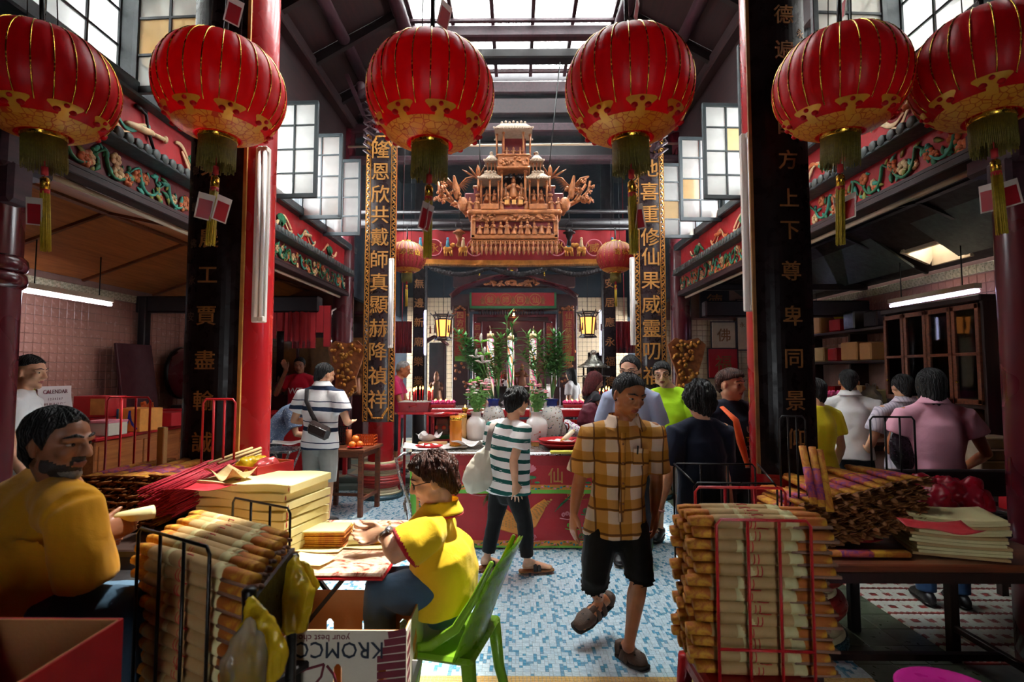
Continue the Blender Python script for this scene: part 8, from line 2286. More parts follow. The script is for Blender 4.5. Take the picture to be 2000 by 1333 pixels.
	def legs_cloth(s,name,mat,length=1.95,ease=1.0,fold=.006,vox=None,flare=1.0,rise=.10,post=None,hipw=1.0):
		"""trousers or shorts: length 1 ends at the knee, 2 at the ankle"""
		J=s.J;k=s.k;m=MB();f=s.fat**.7*ease
		up=(s.mid-J['pel']).normalized()
		m.loft([J['pel']+up*rise,J['pel']+up*.02,(J['hL']+J['hR'])/2-up*.05],[(.122*k*f*hipw,.085*k*f),(.134*k*f*hipw,.095*k*f),(.132*k*f*hipw,.095*k*f)],s.side,22,round_=True)
		for q in 'LR':
			Hp,K,A=J['h'+q],J['k'+q],J['a'+q]
			pts=[Hp+(Hp-K)*.05,Hp.lerp(K,.25),Hp.lerp(K,.6)]
			rd=[(.078*k*f,.088*k*f),(.084*k*f,.092*k*f),(.080*k*f,.086*k*f)]
			if length<=1:pts.append(Hp.lerp(K,length));rd.append((.074*k*f*flare,.078*k*f*flare))
			else:
				pts+=[K,K.lerp(A,.35*(length-1)),K.lerp(A,length-1)]
				rd+=[(.066*k*f,.068*k*f),(.064*k*f,.066*k*f),(.052*k*f*flare,.055*k*f*flare)]
			m.loft(pts,rd,s.side,16)
		def fpost(me,off):
			if fold:ripple(me,off,fold,(10,10,7),(20,20,22))
			if post:post(me,off)
		return organic(m,name,mat if isinstance(mat,list)else[mat],s.root,vox or max(s.vox,.008),3,fpost)
	def collar(s,mat,r=.07,h=.035,open_=.5,name='collar',face_yaw=None):
		"""turned-down collar round the neck, open at the throat"""
		k=s.k;y=R(s.yaw if face_yaw is None else face_yaw);c=s.J['neck']-V((0,0,.012))
		m=MB()
		def fn(u,v):
			a=PI/2+open_/2+(2*PI-open_)*u+y
			front=max(0,math.cos(a-y-PI/2))
			rr=(r+.006+(.024*v if v>.4 else .0)+.05*front*v)*k
			z=(.034+h*(1-v)*1.0-.03*front*(v+.4)-(.012 if v>.4 else 0))*k
			return(c.x+math.cos(a)*rr,c.y+math.sin(a)*rr*.95,c.z+z)
		m.sheet(fn,40,4,.006)
		return m.build(name,[mat],s.root)
	def hair(s,mat,**kw):return hair(s.root,s.hM,s.hh,mat,wide=s.wide,**kw)
	def glasses(s,mat=None):
		m=MB();h=s.hh;T=lambda p:s.hM@(V(p)*h)
		for q in(-1,1):
			m.tube([T((q*.15+.105*math.cos(a),.415-.05*abs(math.cos(a))*(1 if q*math.cos(a)>0 else .2),.015+.075*math.sin(a)))for a in[2*PI*i/16 for i in range(17)]],.009*h,6)
			m.tube([T((q*.25,.37,.03)),T((q*.35,.12,.04)),T((q*.36,-.08,.0))],.009*h,6)
		m.tube([T((-.05,.42,.02)),T((.05,.42,.02))],.009*h,6)
		return m.build('glasses',[mat or MAT['black_metal']],s.root)
	def shoe(s,heel,toe,mat,up=V((0,0,1)),k=None,name='shoe',hgt=.075,sole=None):
		k=k or s.k;heel=V(heel);toe=V(toe);f=toe-heel;L=f.length;d=f.normalized()
		up=V(up);up=(up-d*up.dot(d)).normalized();sd=d.cross(up)
		m=MB()
		m.loft([heel+up*.045*k-d*.0,heel+d*.12*L+up*.05*k,heel+d*.45*L+up*.045*k,heel+d*.75*L+up*.034*k,toe-d*.02+up*.026*k],[(.034*k,.038*k),(.038*k,.05*k),(.042*k,.044*k),(.049*k,.033*k),(.036*k,.022*k)],sd,16,0,round_=True)
		m.loft([heel-d*.008+up*.012*k,heel+d*.2*L+up*.012*k,heel+d*.72*L+up*.012*k,toe+up*.012*k],[(.034*k,.012*k),(.04*k,.012*k),(.052*k,.012*k),(.036*k,.012*k)],sd,16,1,round_=True)
		return m.build(name,[mat,sole or MAT['black_metal']],s.root)
	def sandal(s,heel,toe,strap,sole,up=V((0,0,1)),k=None,bands=(.45,.62),name='sandal'):
		k=k or s.k;heel=V(heel);toe=V(toe);f=toe-heel;L=f.length;d=f.normalized()
		up=V(up);up=(up-d*up.dot(d)).normalized();sd=d.cross(up)
		m=MB()
		m.loft([heel-d*.01-up*.012*k,heel+d*.3*L-up*.012*k,heel+d*.75*L-up*.012*k,toe+d*.008-up*.012*k],[(.036*k,.016*k),(.04*k,.016*k),(.052*k,.014*k),(.036*k,.012*k)],sd,16,0,round_=True)
		for b in bands:
			c=heel+d*b*L;w=.05*k;hgt=(.075-.05*(b-.3))*k
			pts=[c+sd*(w*math.cos(a))+up*(hgt*math.sin(a)-.006)for a in[PI*i/10 for i in range(11)]]
			m.loft(pts,[(.016*k,.004*k)]*11,d,8,1)
		return m.build(name,[sole,strap],s.root)
def std_joints(base,yaw,H,**ov):
	"""joints of a standing figure; overrides are given as (right, forward, up) in shares of H"""
	d=dict(pel=(0,0,.53),neck=(0,-.005,.85),head=(0,.012,.925),sL=(-.112,-.005,.805),sR=(.112,-.005,.805),eL=(-.145,-.02,.625),eR=(.145,-.02,.625),wL=(-.15,.04,.48),wR=(.15,.04,.48),
	hL=(-.055,0,.52),hR=(.055,0,.52),kL=(-.06,.01,.285),kR=(.06,.01,.285),aL=(-.062,-.015,.045),aR=(.062,-.015,.045))
	d.update(ov)
	y=R(yaw);b=V(base)
	return{k:b+V((math.cos(y)*v[0]-math.sin(y)*v[1],math.sin(y)*v[0]+math.cos(y)*v[1],v[2]))*H for k,v in d.items()}
def PJ(Y,**pts):
	"""joints from picture positions: name=(x, y) or (x, y, extra depth)"""
	return{k:P(v[0],v[1],Y+(v[2]if len(v)>2 else 0))for k,v in pts.items()}
	# ================================================================ the people nearest the camera
	# ---- patterned cloths
def plaid():
	n=NT('plaid_cotton')
	x,y,z=n.xyz()
	wv=n.math('MULTIPLY',n.math('SUBTRACT',n.noise(5,2),.5),.03)
	u=n.math('ADD',x,wv);w=n.math('ADD',z,wv)
	a=n.stripe(u,.125,.5,.30);b=n.stripe(w,.125,.5,.12)
	both=n.math('ADD',a,b)
	base=n.ramp(n.math('MULTIPLY',both,.5),[(.2,'#cdb29c'),(.5,'#bb8440'),(.8,'#a8701f')],'CONSTANT')
	n.n[-1].color_ramp.elements[1].position=.4;n.n[-1].color_ramp.elements[2].position=.9
	l1=n.stripe(w,.125,.09,.10);l2=n.stripe(u,.125,.075,.335)
	c=n.mix(n.math('MULTIPLY',n.math('MAXIMUM',l1,l2),.8),base,'#4a2412')
	return n.end(n.bsdf(c,.8,0,n.bump(n.math('ADD',n.noise(7,4,.5,None,.8),n.math('MULTIPLY',n.noise(300,2),.05)),.3,.03),spec=.2))
MAT['plaid']=plaid()
MAT['black_cotton']=cloth('black_cotton','#0d0a0a',.85,.15)
MAT['sandal_brown']=M('sandal_brown','#4a3426',.7,0,.25,20,.3,120)
MAT['sole_dark']=M('sole_dark','#1c1512',.8,0,.2,20,.2)
MAT['sole_cork']=M('sole_cork','#8a5a35',.8,0,.25,60,.3,150)
MAT['leather_black']=M('leather_black','#141214',.4,0,.2,20,.2,120)
# ---- man in the plaid shirt walking towards the camera
J=PJ(2.95,pel=(1203,1015),neck=(1218,828,.02),head=(1227,772,-.03),sR=(1158,843),sL=(1276,841),eR=(1130,945,.02),eL=(1282,940,.04),wR=(1121,1002,-.04),wL=(1278,1000,.0),
hR=(1176,1024),hL=(1233,1024),kR=(1160,1135,-.05),kL=(1250,1125,-.08),aR=(1170,1172,.36),aL=(1228,1262,.02))
p3=Person('older man in a tan plaid shirt and black shorts walking forward past the altar',J,1.63,'tan',.0058,180,1.0,(204,17,-3),.232,True,'black',nose=1.15,base=(.58,2.95,0))
p3.arm('R',V((-.1,-.25,-1)),V((.35,-1,0)),.42,.07)
p3.arm('L',V((.0,-.2,-1)),V((-.35,-1,0)),.6,.05)
p3.leg('R',.95);p3.leg('L',.95)
h1,t1=P(1188,1176,3.33),P(1130,1224,3.16)
p3.foot('R',h1,t1,V((-.35,-.75,.55)))
h2,t2=G(1213,1277,.012),G(1254,1303,.012);h2.z=t2.z=.02
p3.foot('L',h2,t2)
p3.finish_body()
p3.torso_cloth('plaid_shirt',MAT['plaid'],.075,.80,1.06,sl_r=1.22,fold=.009,hemw=1.06,waist=.98)
p3.legs_cloth('shorts',MAT['black_cotton'],1.03,1.08,flare=1.6,fold=.007)
p3.collar(MAT['plaid'],.078,.036,1.0)
p3.hair(HAIR['black'],front=57,side=96,back=128,thick=.06,rough=.035,sideburn=10,seed=3)
def closed_sandal(p,heel,toe,up):
	d=(toe-heel).normalized();up=(up-d*up.dot(d)).normalized();sd=d.cross(up);L=(toe-heel).length;k=p.k
	m=MB()
	m.loft([heel-d*.012-up*.014,heel+d*.3*L-up*.014,heel+d*.75*L-up*.012,toe+d*.02-up*.006],[(.040*k,.017),(.044*k,.017),(.056*k,.017),(.044*k,.014)],sd,16,1,round_=True)
	# toe cap, heel cup, instep strap with buckle
	m.loft([heel+d*.66*L+up*.02,heel+d*.85*L+up*.02,toe+d*.006+up*.012],[(.054*k,.036),(.054*k,.03),(.036*k,.02)],sd,16,0,round_=True)
	m.loft([heel-d*.006+up*.06,heel-d*.004+up*.03,heel+up*.0],[(.036*k,.022),(.040*k,.03),(.040*k,.03)],sd,16,0)
	for b,hh_ in((.30,.078),(.48,.064)):
		c=heel+d*b*L
		pts=[c+sd*(.050*k*math.cos(a))+up*(hh_*math.sin(a)-.006)+d*(.018*math.sin(a))for a in[PI*i/10 for i in range(11)]]
		m.loft(pts,[(.017,.005)]*11,d,8,0)
	m.loft([heel+d*.32*L+up*.074,heel+d*.70*L+up*.046],[(.016,.005),(.02,.005)],sd,8,0)
	o=m.build('sandal',[MAT['sandal_brown'],MAT['sole_dark']],p.root)
	b=MB();b.cbox(heel+d*.3*L+up*.06+sd*.046*k,(.02,.02,.022),.004);b.build('buckle',[MAT['black_metal']],o)
	for q in(-1,1):
		e=MB();e.ball(heel+d*.82*L+up*.045+sd*q*.022*k,(.009,.009,.005),None,8,5);e.build('cutout',[MAT['iris']],o)
closed_sandal(p3,h1,t1,V((-.35,-.75,.55)));closed_sandal(p3,h2,t2,V((0,0,1)))
# shirt front: placket, buttons, pocket with a pen
tc=P(1218,850,2.82)
m=MB();m.loft([P(1218,846,2.835),P(1217,900,2.81),P(1216,960,2.80),P(1213,1020,2.81)],[(.013,.006)]*4,V((1,0,0)),8);m.build('placket',[MAT['plaid']],p3.root)
for y in(868,905,945,985):
	m=MB();q=P(1217,y,2.797);m.cyl(q,q+V((0,-.004,0)),.006,None,10);m.build('button',[MAT['sole_cork']],p3.root)
m=MB();q=P(1252,893,2.83);m.cbox(q,(.085,.012,.09),.004,(0,.04,.12));pk=m.build('pocket',[MAT['plaid']],p3.root)
m=MB();q=P(1245,888,2.815);m.cyl(q,q+V((.004,0,.045)),.0045,None,8);m.build('pen',[MAT['leather_black']],p3.root)
# ---- woman in the green and white striped top, walking to the right
n=NT('brush_stripe_cotton')
x,y,z=n.xyz()
ws=n.math('ADD',z,n.math('MULTIPLY',n.math('SUBTRACT',n.noise(6,3),.5),.022))
ws=n.math('ADD',ws,n.math('MULTIPLY',x,.10))
f=n.stripe(ws,.083,.38,.2)
br=n.math('GREATER_THAN',n.noise(26,4,.6,n.comb(n.math('MULTIPLY',x,.3),n.math('MULTIPLY',y,.3),n.math('MULTIPLY',z,3.0))),.36)
MAT['green_stripe']=n.end(n.bsdf(n.mix(n.math('MULTIPLY',f,br),'#e9e4e2','#16504a'),.75,0,n.bump(n.noise(7,4,.5,None,.8),.25,.03),spec=.2))
MAT['canvas']=cloth('canvas','#cfc6b4',.85,.06)
Y4=4.26
J=PJ(Y4,pel=(992,948),neck=(1002,824),head=(1010,786,.0),sL=(966,832,.10),sR=(1022,836,-.10),eL=(958,895,.14),eR=(1003,900,-.16),wL=(968,945,.18),wR=(1006,944,-.17),
hL=(978,952,.06),hR=(1004,952,-.06),kL=(966,1018,.06),kR=(1025,1020,-.05),aL=(951,1090,.04),aR=(1030,1098,-.04))
p4=Person('older woman in a green and white striped top and black trousers, carrying a canvas tote',J,1.49,'fair',.0065,-62,1.22,(-48,4,0),.218,True,'black',wide=1.05,base=(-.07,4.26,0))
p4.arm('R',V((.12,0,-1)),V((.85,.4,.1)),.12,.22)
p4.arm('L',V((.3,0,-1)),V((1,.4,0)),.5)
p4.leg('L',.92);p4.leg('R',.92)
hL,tL=G(938,1112,.02),G(980,1106,.02);hR,tR=G(1019,1117,.02),G(1078,1114,.02)
hL.z+=.02;tL.z=.045;hR.z=tR.z=.035;hL.z=.04
p4.foot('L',hL,tL);p4.foot('R',hR,tR)
p4.finish_body()
p4.torso_cloth('striped_top',MAT['green_stripe'],.05,.62,1.1,belly=.02,sl_r=1.25,fold=.008,hemw=1.08)
p4.legs_cloth('trousers',MAT['black_cotton'],1.86,.92,flare=1.05,fold=.005)
p4.hair(HAIR['black'],front=72,side=112,back=138,thick=.20,rough=.09,curl=.16,seed=7)
p4.sandal(hL,tL,MAT['leather_black'],MAT['sole_cork'],bands=(.42,.55));p4.sandal(hR,tR,MAT['leather_black'],MAT['sole_cork'],bands=(.42,.55))
# tote bag held on the shoulder
o=thing('tote_bag','cream canvas tote bag hanging from the shoulder of the woman in stripes','bag',tuple(P(930,960,4.2)))
m=MB();c0=P(945,880,4.16)
m.loft([P(952,872,4.18),P(944,890,4.17),P(936,915,4.16),P(932,938,4.15),P(936,955,4.15)],[(.02,.015),(.06,.03),(.105,.045),(.125,.055),(.10,.03)],V((1,.35,.25)),20,round_=True)
def fb(me,off):
	ripple(me,off,.008,(14,14,9),(30,30,20))
organic(m,'bag_body',[MAT['canvas']],o,.008,2,fb)
m=MB()
m.loft([P(952,880,4.14),P(956,850,4.12),P(962,830,4.14),P(968,824,4.24)],[(.022,.005)]*4,V((1,0,0)),8);m.build('strap',[M('strap_brown','#8b7a72',.8)],o)
# ---- woman in the yellow polo seated at the folding table
MAT['yellow_polo']=cloth('yellow_polo','#e3b619',.8,.08,.3)
MAT['red_trim']=cloth('red_trim','#b3202c',.8,.08)
MAT['denim']=cloth('denim','#3c5468',.85,.2,.3)
Y2=2.40
J=PJ(Y2,pel=(862,1150,.02),neck=(862,1000),head=(846,937),sR=(838,1040,-.16),sL=(868,1030,.17),eR=(772,1085,-.20),eL=(812,1048,.16),wR=(752,1040,-.12),wL=(748,1032,.10),
hR=(858,1158,-.08),hL=(868,1155,.09),kR=(738,1158,-.10),kL=(742,1140,.12),aR=(748,1290,-.1),aL=(735,1270,.12))
p2=Person('older woman in a yellow polo shirt seated at the folding table, rolling joss paper',J,1.55,'fair',.006,88,1.2,(96,16,0),.222,True,'brown',wide=1.02,base=(-.35,2.4,0),nose=1.05)
p2.arm('R',V((-.9,.0,-.25)),V((.1,.6,.8)),.7,.06,1.12)
p2.arm('L',V((-.9,-.25,-.15)),V((.1,-.6,.8)),.8,.06,1.1)
p2.leg('R',1.0);p2.leg('L',1.0)
p2.finish_body()
p2.torso_cloth('yellow_polo',[MAT['yellow_polo'],MAT['red_trim']],.06,.72,1.12,belly=.035,sl_r=1.28,fold=.010,
post=lambda me,off:me.polygons.foreach_set('material_index',[1 if any(0<(V(pl.center)+off-p2.J['s'+q].lerp(p2.J['e'+q],.66)).dot((p2.J['e'+q]-p2.J['s'+q]).normalized())<.05 and(V(pl.center)+off-p2.J['s'+q].lerp(p2.J['e'+q],.70)).length<.11 for q in 'LR')else 0 for pl in me.polygons]))
p2.legs_cloth('jeans',MAT['denim'],1.95,1.0)
cl=p2.collar(MAT['yellow_polo'],.075,.04,.5)
m=MB();y=R(88);c=p2.J['neck']
pts=[]
for q in range(33):
	a=PI/2+.3+(2*PI-.6)*q/32+y
	fr=max(0,math.cos(a-y-PI/2))
	rr=(.075+.0265+.03*fr)*p2.k
	pts.append((c.x+math.cos(a)*rr,c.y+math.sin(a)*rr*.95,c.z-.012+(.02-.03*fr*1.4-.012)*p2.k))
m.tube(pts,.0045,6);m.build('collar_trim',[MAT['red_trim']],p2.root)
p2.hair(HAIR['brown'],front=62,side=106,back=140,thick=.20,rough=.09,curl=.14,seed=11)
p2.glasses()
m=MB()
for q in range(18):
	a=2*PI*q/18;ax=(p2.J['wL']-p2.J['eL']).normalized();s1=ax.cross(V((0,0,1))).normalized();s2=ax.cross(s1)
	m.ball(p2.J['wL']-ax*.02+(s1*math.cos(a)+s2*math.sin(a))*.034,.0062,None,6,4)
m.build('bead_bracelet',[MAT['cream_relief']],p2.root)
ax=(p2.J['wR']-p2.J['eR']).normalized();s1=ax.cross(V((0,0,1))).normalized();s2=ax.cross(s1);cw=p2.J['wR']-ax*.02
m=MB();m.tube([cw+(s1*math.cos(a)+s2*math.sin(a))*.033 for a in[2*PI*q/20 for q in range(21)]],.007,6)
m.cyl(cw-s2*.032,cw-s2*.042,.017,.016,14);m.build('wrist_watch',[MAT['steel']],p2.root)
# ---- bearded man in the yellow shirt seated at the left
MAT['mustard']=cloth('mustard','#d39214',.82,.08,.3)
J=PJ(1.86,pel=(70,1215,.05),neck=(118,945,.05),head=(112,868),sL=(-5,990,.20),sR=(146,1000,-.10),eL=(40,1120,.3),eR=(172,1142,-.06),wL=(175,1050,.30),wR=(196,1052,.14),
hL=(60,1220,.15),hR=(90,1225,-.06),kL=(240,1165,.25),kR=(250,1180,-.02),aL=(250,1400,.25),aR=(262,1420,0))
for q in('sL','eL'):pass
p1=Person('bearded man in a mustard yellow shirt seated at the left, looking right',J,1.75,'brown',.0062,-58,1.08,(-92,2,0),.246,True,'black',wide=1.0,nose=1.3,brow=1.5,base=(-1.68,1.9,0))
p1.arm('R',V((.5,.6,.35)),V((-.2,.2,1)),.9,.04,.86)
p1.arm('L',V((.8,.2,.1)),V((-.2,-.3,1)),.9,.04)
p1.leg('L');p1.leg('R')
p1.extra=[MAT['beard'],MAT['beard_grey']]
def beard(c):
	if c.y>.02 and c.z<-.14 and not(c.z>-.2 and abs(c.x)>.12 and c.y>.25):
		edge=-.20-.35*max(0,c.y-.1)if abs(c.x)>.13 else-.15
		if c.z<edge+.05*noise.noise(c*9)and c.z>-.52 and(c.z<-.30 or c.z>-.225 or abs(c.x)>.11):
			return 3 if(c.z<-.36 and c.y>.2)else 2
	return 0
p1.finish_body(beard)
p1.torso_cloth('yellow_shirt',MAT['mustard'],.10,.97,1.24,sl_r=1.2,fold=.010,hemw=1.1,smooth=10,traps=1.45)
p1.legs_cloth('jeans',MAT['denim'],1.9,1.0)
p1.hair(HAIR['black'],front=56,side=94,back=132,thick=.10,rough=.06,sideburn=14,seed=5)
m=MB();ax=(p1.J['wL']-p1.J['eL']).normalized();s1=ax.cross(V((0,0,1))).normalized();s2=ax.cross(s1)
m.tube([p1.J['wL']-ax*.05+(s1*math.cos(a)+s2*math.sin(a))*.034 for a in[2*PI*q/16 for q in range(17)]],.005,6);m.build('wrist_band',[MAT['leather_black']],p1.root)
# ================================================================ the other visitors
def simple(label,base,yaw,H,skin_,shirt,trousers,haircol,hairkw,voxel=.011,head=None,fat=1.0,arms='LR',over=None,sleeve=.62,legs=1.95,face=True,shoes=None,collar_=None,group=None,z0=0.0,shorts=False,belly=0.0,hem=.06,chest=1.0,sl_r=1.15,armd=None,hh=None,waist=1.0,hipw=1.0,ease=1.0):
	J=std_joints(base,yaw,H,**(over or{}))
	p=Person(label,J,H,skin_,voxel,yaw,fat,head or(yaw,3,0),hh or .139*H,face,haircol,base=base,z0=z0)
	y=R(yaw);fw=V((-math.sin(y),math.cos(y),0))
	for q in arms:
		d,t=(armd or{}).get(q,(None,fw))
		p.arm(q,d,V(t),.4,.07)
	p.leg('L',.95);p.leg('R',.95)
	p.finish_body()
	p.torso_cloth('shirt',shirt,hem,sleeve,1.04*ease,belly=belly,sl_r=sl_r,fold=.006,chest=chest,waist=waist)
	p.legs_cloth('shorts' if shorts else 'trousers',trousers,legs,1.0,fold=.004,flare=1.25 if shorts else 1.0,hipw=hipw)
	if hairkw is not None:p.hair(HAIR[haircol],**hairkw)
	if collar_:p.collar(collar_,.070,.032,.4)
	for q,s in(('L',-1),('R',1)):
		A=J['a'+q];heel=V((A.x,A.y,z0+.012))-fw*.055*H/1.65;toe=heel+fw*.25*H/1.65
		p.shoe(heel,toe,shoes or MAT['leather_black'])
	return p
SHORT=dict(front=60,side=100,back=140,thick=.08,rough=.05,sideburn=10)
# striped man, back view
n=NT('navy_stripe_cotton');x,y,z=n.xyz()
zz=n.math('ADD',z,n.math('ADD',n.math('MULTIPLY',x,.05),n.math('MULTIPLY',n.math('SUBTRACT',n.noise(5,2),.5),.02)))
f=n.math('MAXIMUM',n.stripe(zz,.21,.20,.30),n.stripe(zz,.21,.045,.86))
MAT['navy_stripe']=n.end(n.bsdf(n.mix(f,'#ebe7e4','#27324a'),.8,0,n.bump(n.noise(7,4,.5,None,.8),.25,.03),spec=.2))
MAT['khaki_grey']=cloth('khaki_grey','#8f8a83',.85,.15)
b5=P(622,1012,5.52);b5.z=0
p5=simple('man in a white polo with navy stripes and a brown sling bag, seen from behind',b5,-12,1.70,'fair',MAT['navy_stripe'],MAT['khaki_grey'],'black',dict(front=60,side=98,back=140,thick=.09,rough=.05),.009,(-38,12,0),1.18,
over=dict(eL=(-.185,.0,.635),eR=(.185,-.01,.635),wL=(-.12,.12,.62),wR=(.13,.12,.62),neck=(0,.01,.85),head=(.0,.035,.92)),legs=1.06,shorts=True,collar_=MAT['navy_stripe'],belly=.01,hem=.10,sl_r=1.25)
m=MB();fw=V((math.sin(R(12)),math.cos(R(12)),0));bk=-fw;rt=V((math.cos(R(12)),-math.sin(R(12)),0))
C=b5+V((0,0,1.2))
pts=[C-rt*.13+fw*.06+V((0,0,.21)),C-rt*.12+bk*.07+V((0,0,.215)),C-rt*.07+bk*.15+V((0,0,.10)),C+rt*.0+bk*.16+V((0,0,-.03)),C+rt*.06+bk*.155+V((0,0,-.13))]
m.loft(pts,[(.022,.004)]*5,rt,8)
o=thing('sling_bag','dark brown leather sling bag on the back of the striped man','bag',tuple(pts[-1]))
m.build('strap',[M('strap_dark','#241a18',.6)],o)
m=MB();q=C+rt*.10+bk*.18+V((0,0,-.19));rm=Matrix.Rotation(R(-12),3,'Z')@Matrix.Rotation(R(-20),3,'Y').inverted()
m.cbox(q,(.25,.075,.14),.03,rm);m.build('pouch',[M('bag_brown','#33211d',.35,0,.2,12,.2,60)],o)
m=MB();m.tube([q+bk*.042+rm@V((-.1,0,.035)),q+bk*.042+rm@V((.1,0,.035))],.004,6);m.build('zip',[MAT['steel']],o)
# bent old man in the blue patterned shirt
n=NT('blue_print_cotton');vo=n.vor(55);MAT['blue_print']=n.end(n.bsdf(n.ramp(vo,[(.2,'#b9c3d2'),(.4,'#5f7390'),(.7,'#71829f')]),.8,0,n.bump(n.noise(7,4),.25,.03)))
MAT['dark_trousers']=cloth('dark_trousers','#22242b',.85,.15)
b6=G(527,985);b6=V((-2.86,6.15,0))
simple('elderly grey-haired man in a blue patterned shirt bending over a folding table',b6,-85,1.60,'fair',MAT['blue_print'],MAT['dark_trousers'],'grey',dict(front=56,side=98,back=132,thick=.08,rough=.06,sideburn=10),.009,(-90,38,0),1.1,
over=dict(neck=(0,.20,.77),head=(0,.285,.795),sL=(-.11,.165,.735),sR=(.11,.165,.735),eL=(-.13,.22,.58),eR=(.13,.22,.56),wL=(-.05,.36,.54),wR=(.06,.36,.53)),collar_=MAT['blue_print'],sleeve=.75,sl_r=1.25,belly=.0)
# man in the red t-shirt with a hand at his brow
MAT['red_tee']=cloth('red_tee','#b3122a',.85,.08)
b7=P(582,900,8.05);b7.z=.14
p7=simple('man in a red t-shirt behind the counter with his hand at his brow',b7,182,1.68,'brown',MAT['red_tee'],MAT['dark_trousers'],'black',SHORT,.010,(190,10,0),1.08,over=dict(eR=(.17,.10,.66),wR=(.07,.135,.885),wL=(-.12,.15,.56)),
armd={'R':(V((-.35,.0,.75)),V((0,.2,1))),'L':(None,V((0,-1,0)))},z0=.14)
m=MB();put_text(m,'WT',Matrix.Translation((b7.x,b7.y-.165,b7.z+1.17))@Euler((R(82),0,0)).to_matrix().to_4x4(),.13);put_text(m,'一' if '一' in GLY else '人',Matrix.Translation((b7.x,b7.y-.16,b7.z+5)),.01)if False else None
m.build('shirt_print',[MAT['white_plastic']],p7.root)
# old man in magenta lighting candles
MAT['magenta_tee']=cloth('magenta_tee','#a5174a',.85,.1)
b8=P(772,930,7.55);b8.z=.14
simple('thin old man in a magenta t-shirt tending candles at the red tray',b8,-88,1.62,'tan',MAT['magenta_tee'],MAT['dark_trousers'],'grey',dict(front=48,side=96,back=130,thick=.05,rough=.03,sideburn=8),.010,(-92,18,0),.92,over=dict(eR=(.13,.06,.635),wR=(.09,.21,.60),eL=(-.13,.06,.635),wL=(-.07,.2,.60),neck=(0,.03,.85),head=(0,.06,.92)),z0=.14,legs=1.3)
# woman in polka dots, seen from behind beyond the flowers
n=NT('polka_cotton');vo=n.vor(17);MAT['polka']=n.end(n.bsdf(n.mix(n.math('LESS_THAN',vo,.36),'#e8e4e4','#15171f'),.8))
b9=P(973,900,8.9);b9.z=.14
simple('woman in a white blouse with black polka dots, back turned, beyond the altar candles',b9,5,1.56,'fair',MAT['polka'],MAT['dark_trousers'],'black',dict(front=70,side=118,back=140,thick=.14,rough=.05),.011,None,1.1,z0=.14)
MAT['white_tee']=cloth('white_tee','#d9d7d6',.85,.05)
b10=P(1118,880,9.4);b10.z=.14
simple('girl with long black hair in a white top, far back beside the shrine',b10,60,1.52,'fair',MAT['white_tee'],MAT['dark_trousers'],'black',dict(front=70,side=120,back=125,drop=70,thick=.12,rough=.05),.012,None,.95,z0=.14)
# woman with dark red hair
MAT['black_knit']=cloth('black_knit','#17151b',.85,.1)
b11=P(1160,930,6.5);b11.z=0
p11=simple('woman with dark red hair in a sleeveless black top by the candles',b11,-80,1.60,'pale',MAT['black_knit'],MAT['dark_trousers'],'auburn',dict(front=70,side=112,back=125,drop=62,thick=.14,rough=.06,flare=.12),.009,(-84,15,0),.98,over=dict(eR=(.13,.05,.64),wR=(.07,.17,.62),wL=(-.05,.17,.62)),sleeve=.06)
o=thing('shoulder_bag','maroon leather shoulder bag of the woman with dark red hair','bag',tuple(b11+V((-.05,-.17,.95))))
m=MB();q=b11+V((-.05,-.20,1.06));m.loft([q+V((0,0,.14)),q+V((0,0,.06)),q+V((0,0,-.06)),q+V((0,0,-.14))],[(.10,.03),(.15,.055),(.18,.07),(.15,.05)],V((1,0,0)),18,round_=True)
organic(m,'bag_body',[M('maroon_leather','#5c1529',.45,0,.2,12,.2,60)],o,.010,2,lambda me,off:ripple(me,off,.01,(14,14,9),(25,25,20)))
m=MB();m.loft([q+V((-.1,0,.13)),b11+V((-.03,-.16,1.28)),b11+V((0,-.12,1.335)),b11+V((.05,-.14,1.28)),q+V((.1,0,.13))],[(.014,.004)]*5,V((0,1,0)),8);m.build('strap',[bpy.data.materials['maroon_leather']],o)
# man in pale blue behind the plaid man, man in lime
MAT['pale_blue']=cloth('pale_blue','#9fa9c4',.8,.06)
MAT['lime']=cloth('lime','#a6d816',.8,.06)
b12=P(1236,1085,4.55);b12.z=0
p12=simple('tall man in a pale blue shirt and glasses, half hidden behind the man in plaid',b12,168,1.74,'pale',MAT['pale_blue'],MAT['dark_trousers'],'black',dict(front=52,side=98,back=130,thick=.10,rough=.05,sideburn=10),.009,(150,12,0),1.02,sleeve=.8,collar_=MAT['pale_blue'],over=dict(wL=(-.1,.10,.5),sL=(-.10,-.005,.80),sR=(.10,-.005,.80)))
p12.glasses()
b13=P(1310,1040,5.1);b13.z=0
p13=simple('young man in a lime green t-shirt and grey shorts wearing glasses',b13,150,1.70,'pale',MAT['lime'],MAT['khaki_grey'],'black',dict(front=64,side=102,back=130,thick=.11,rough=.05,sideburn=10,fringe=.05),.008,(165,8,3),1.14,over=dict(eL=(-.175,.0,.64),wL=(-.05,.15,.60),eR=(.16,.02,.64),wR=(.06,.16,.58),head=(.03,.02,.925)),legs=1.05,shorts=True,belly=.015,sl_r=1.3,hem=.08)
p13.glasses()
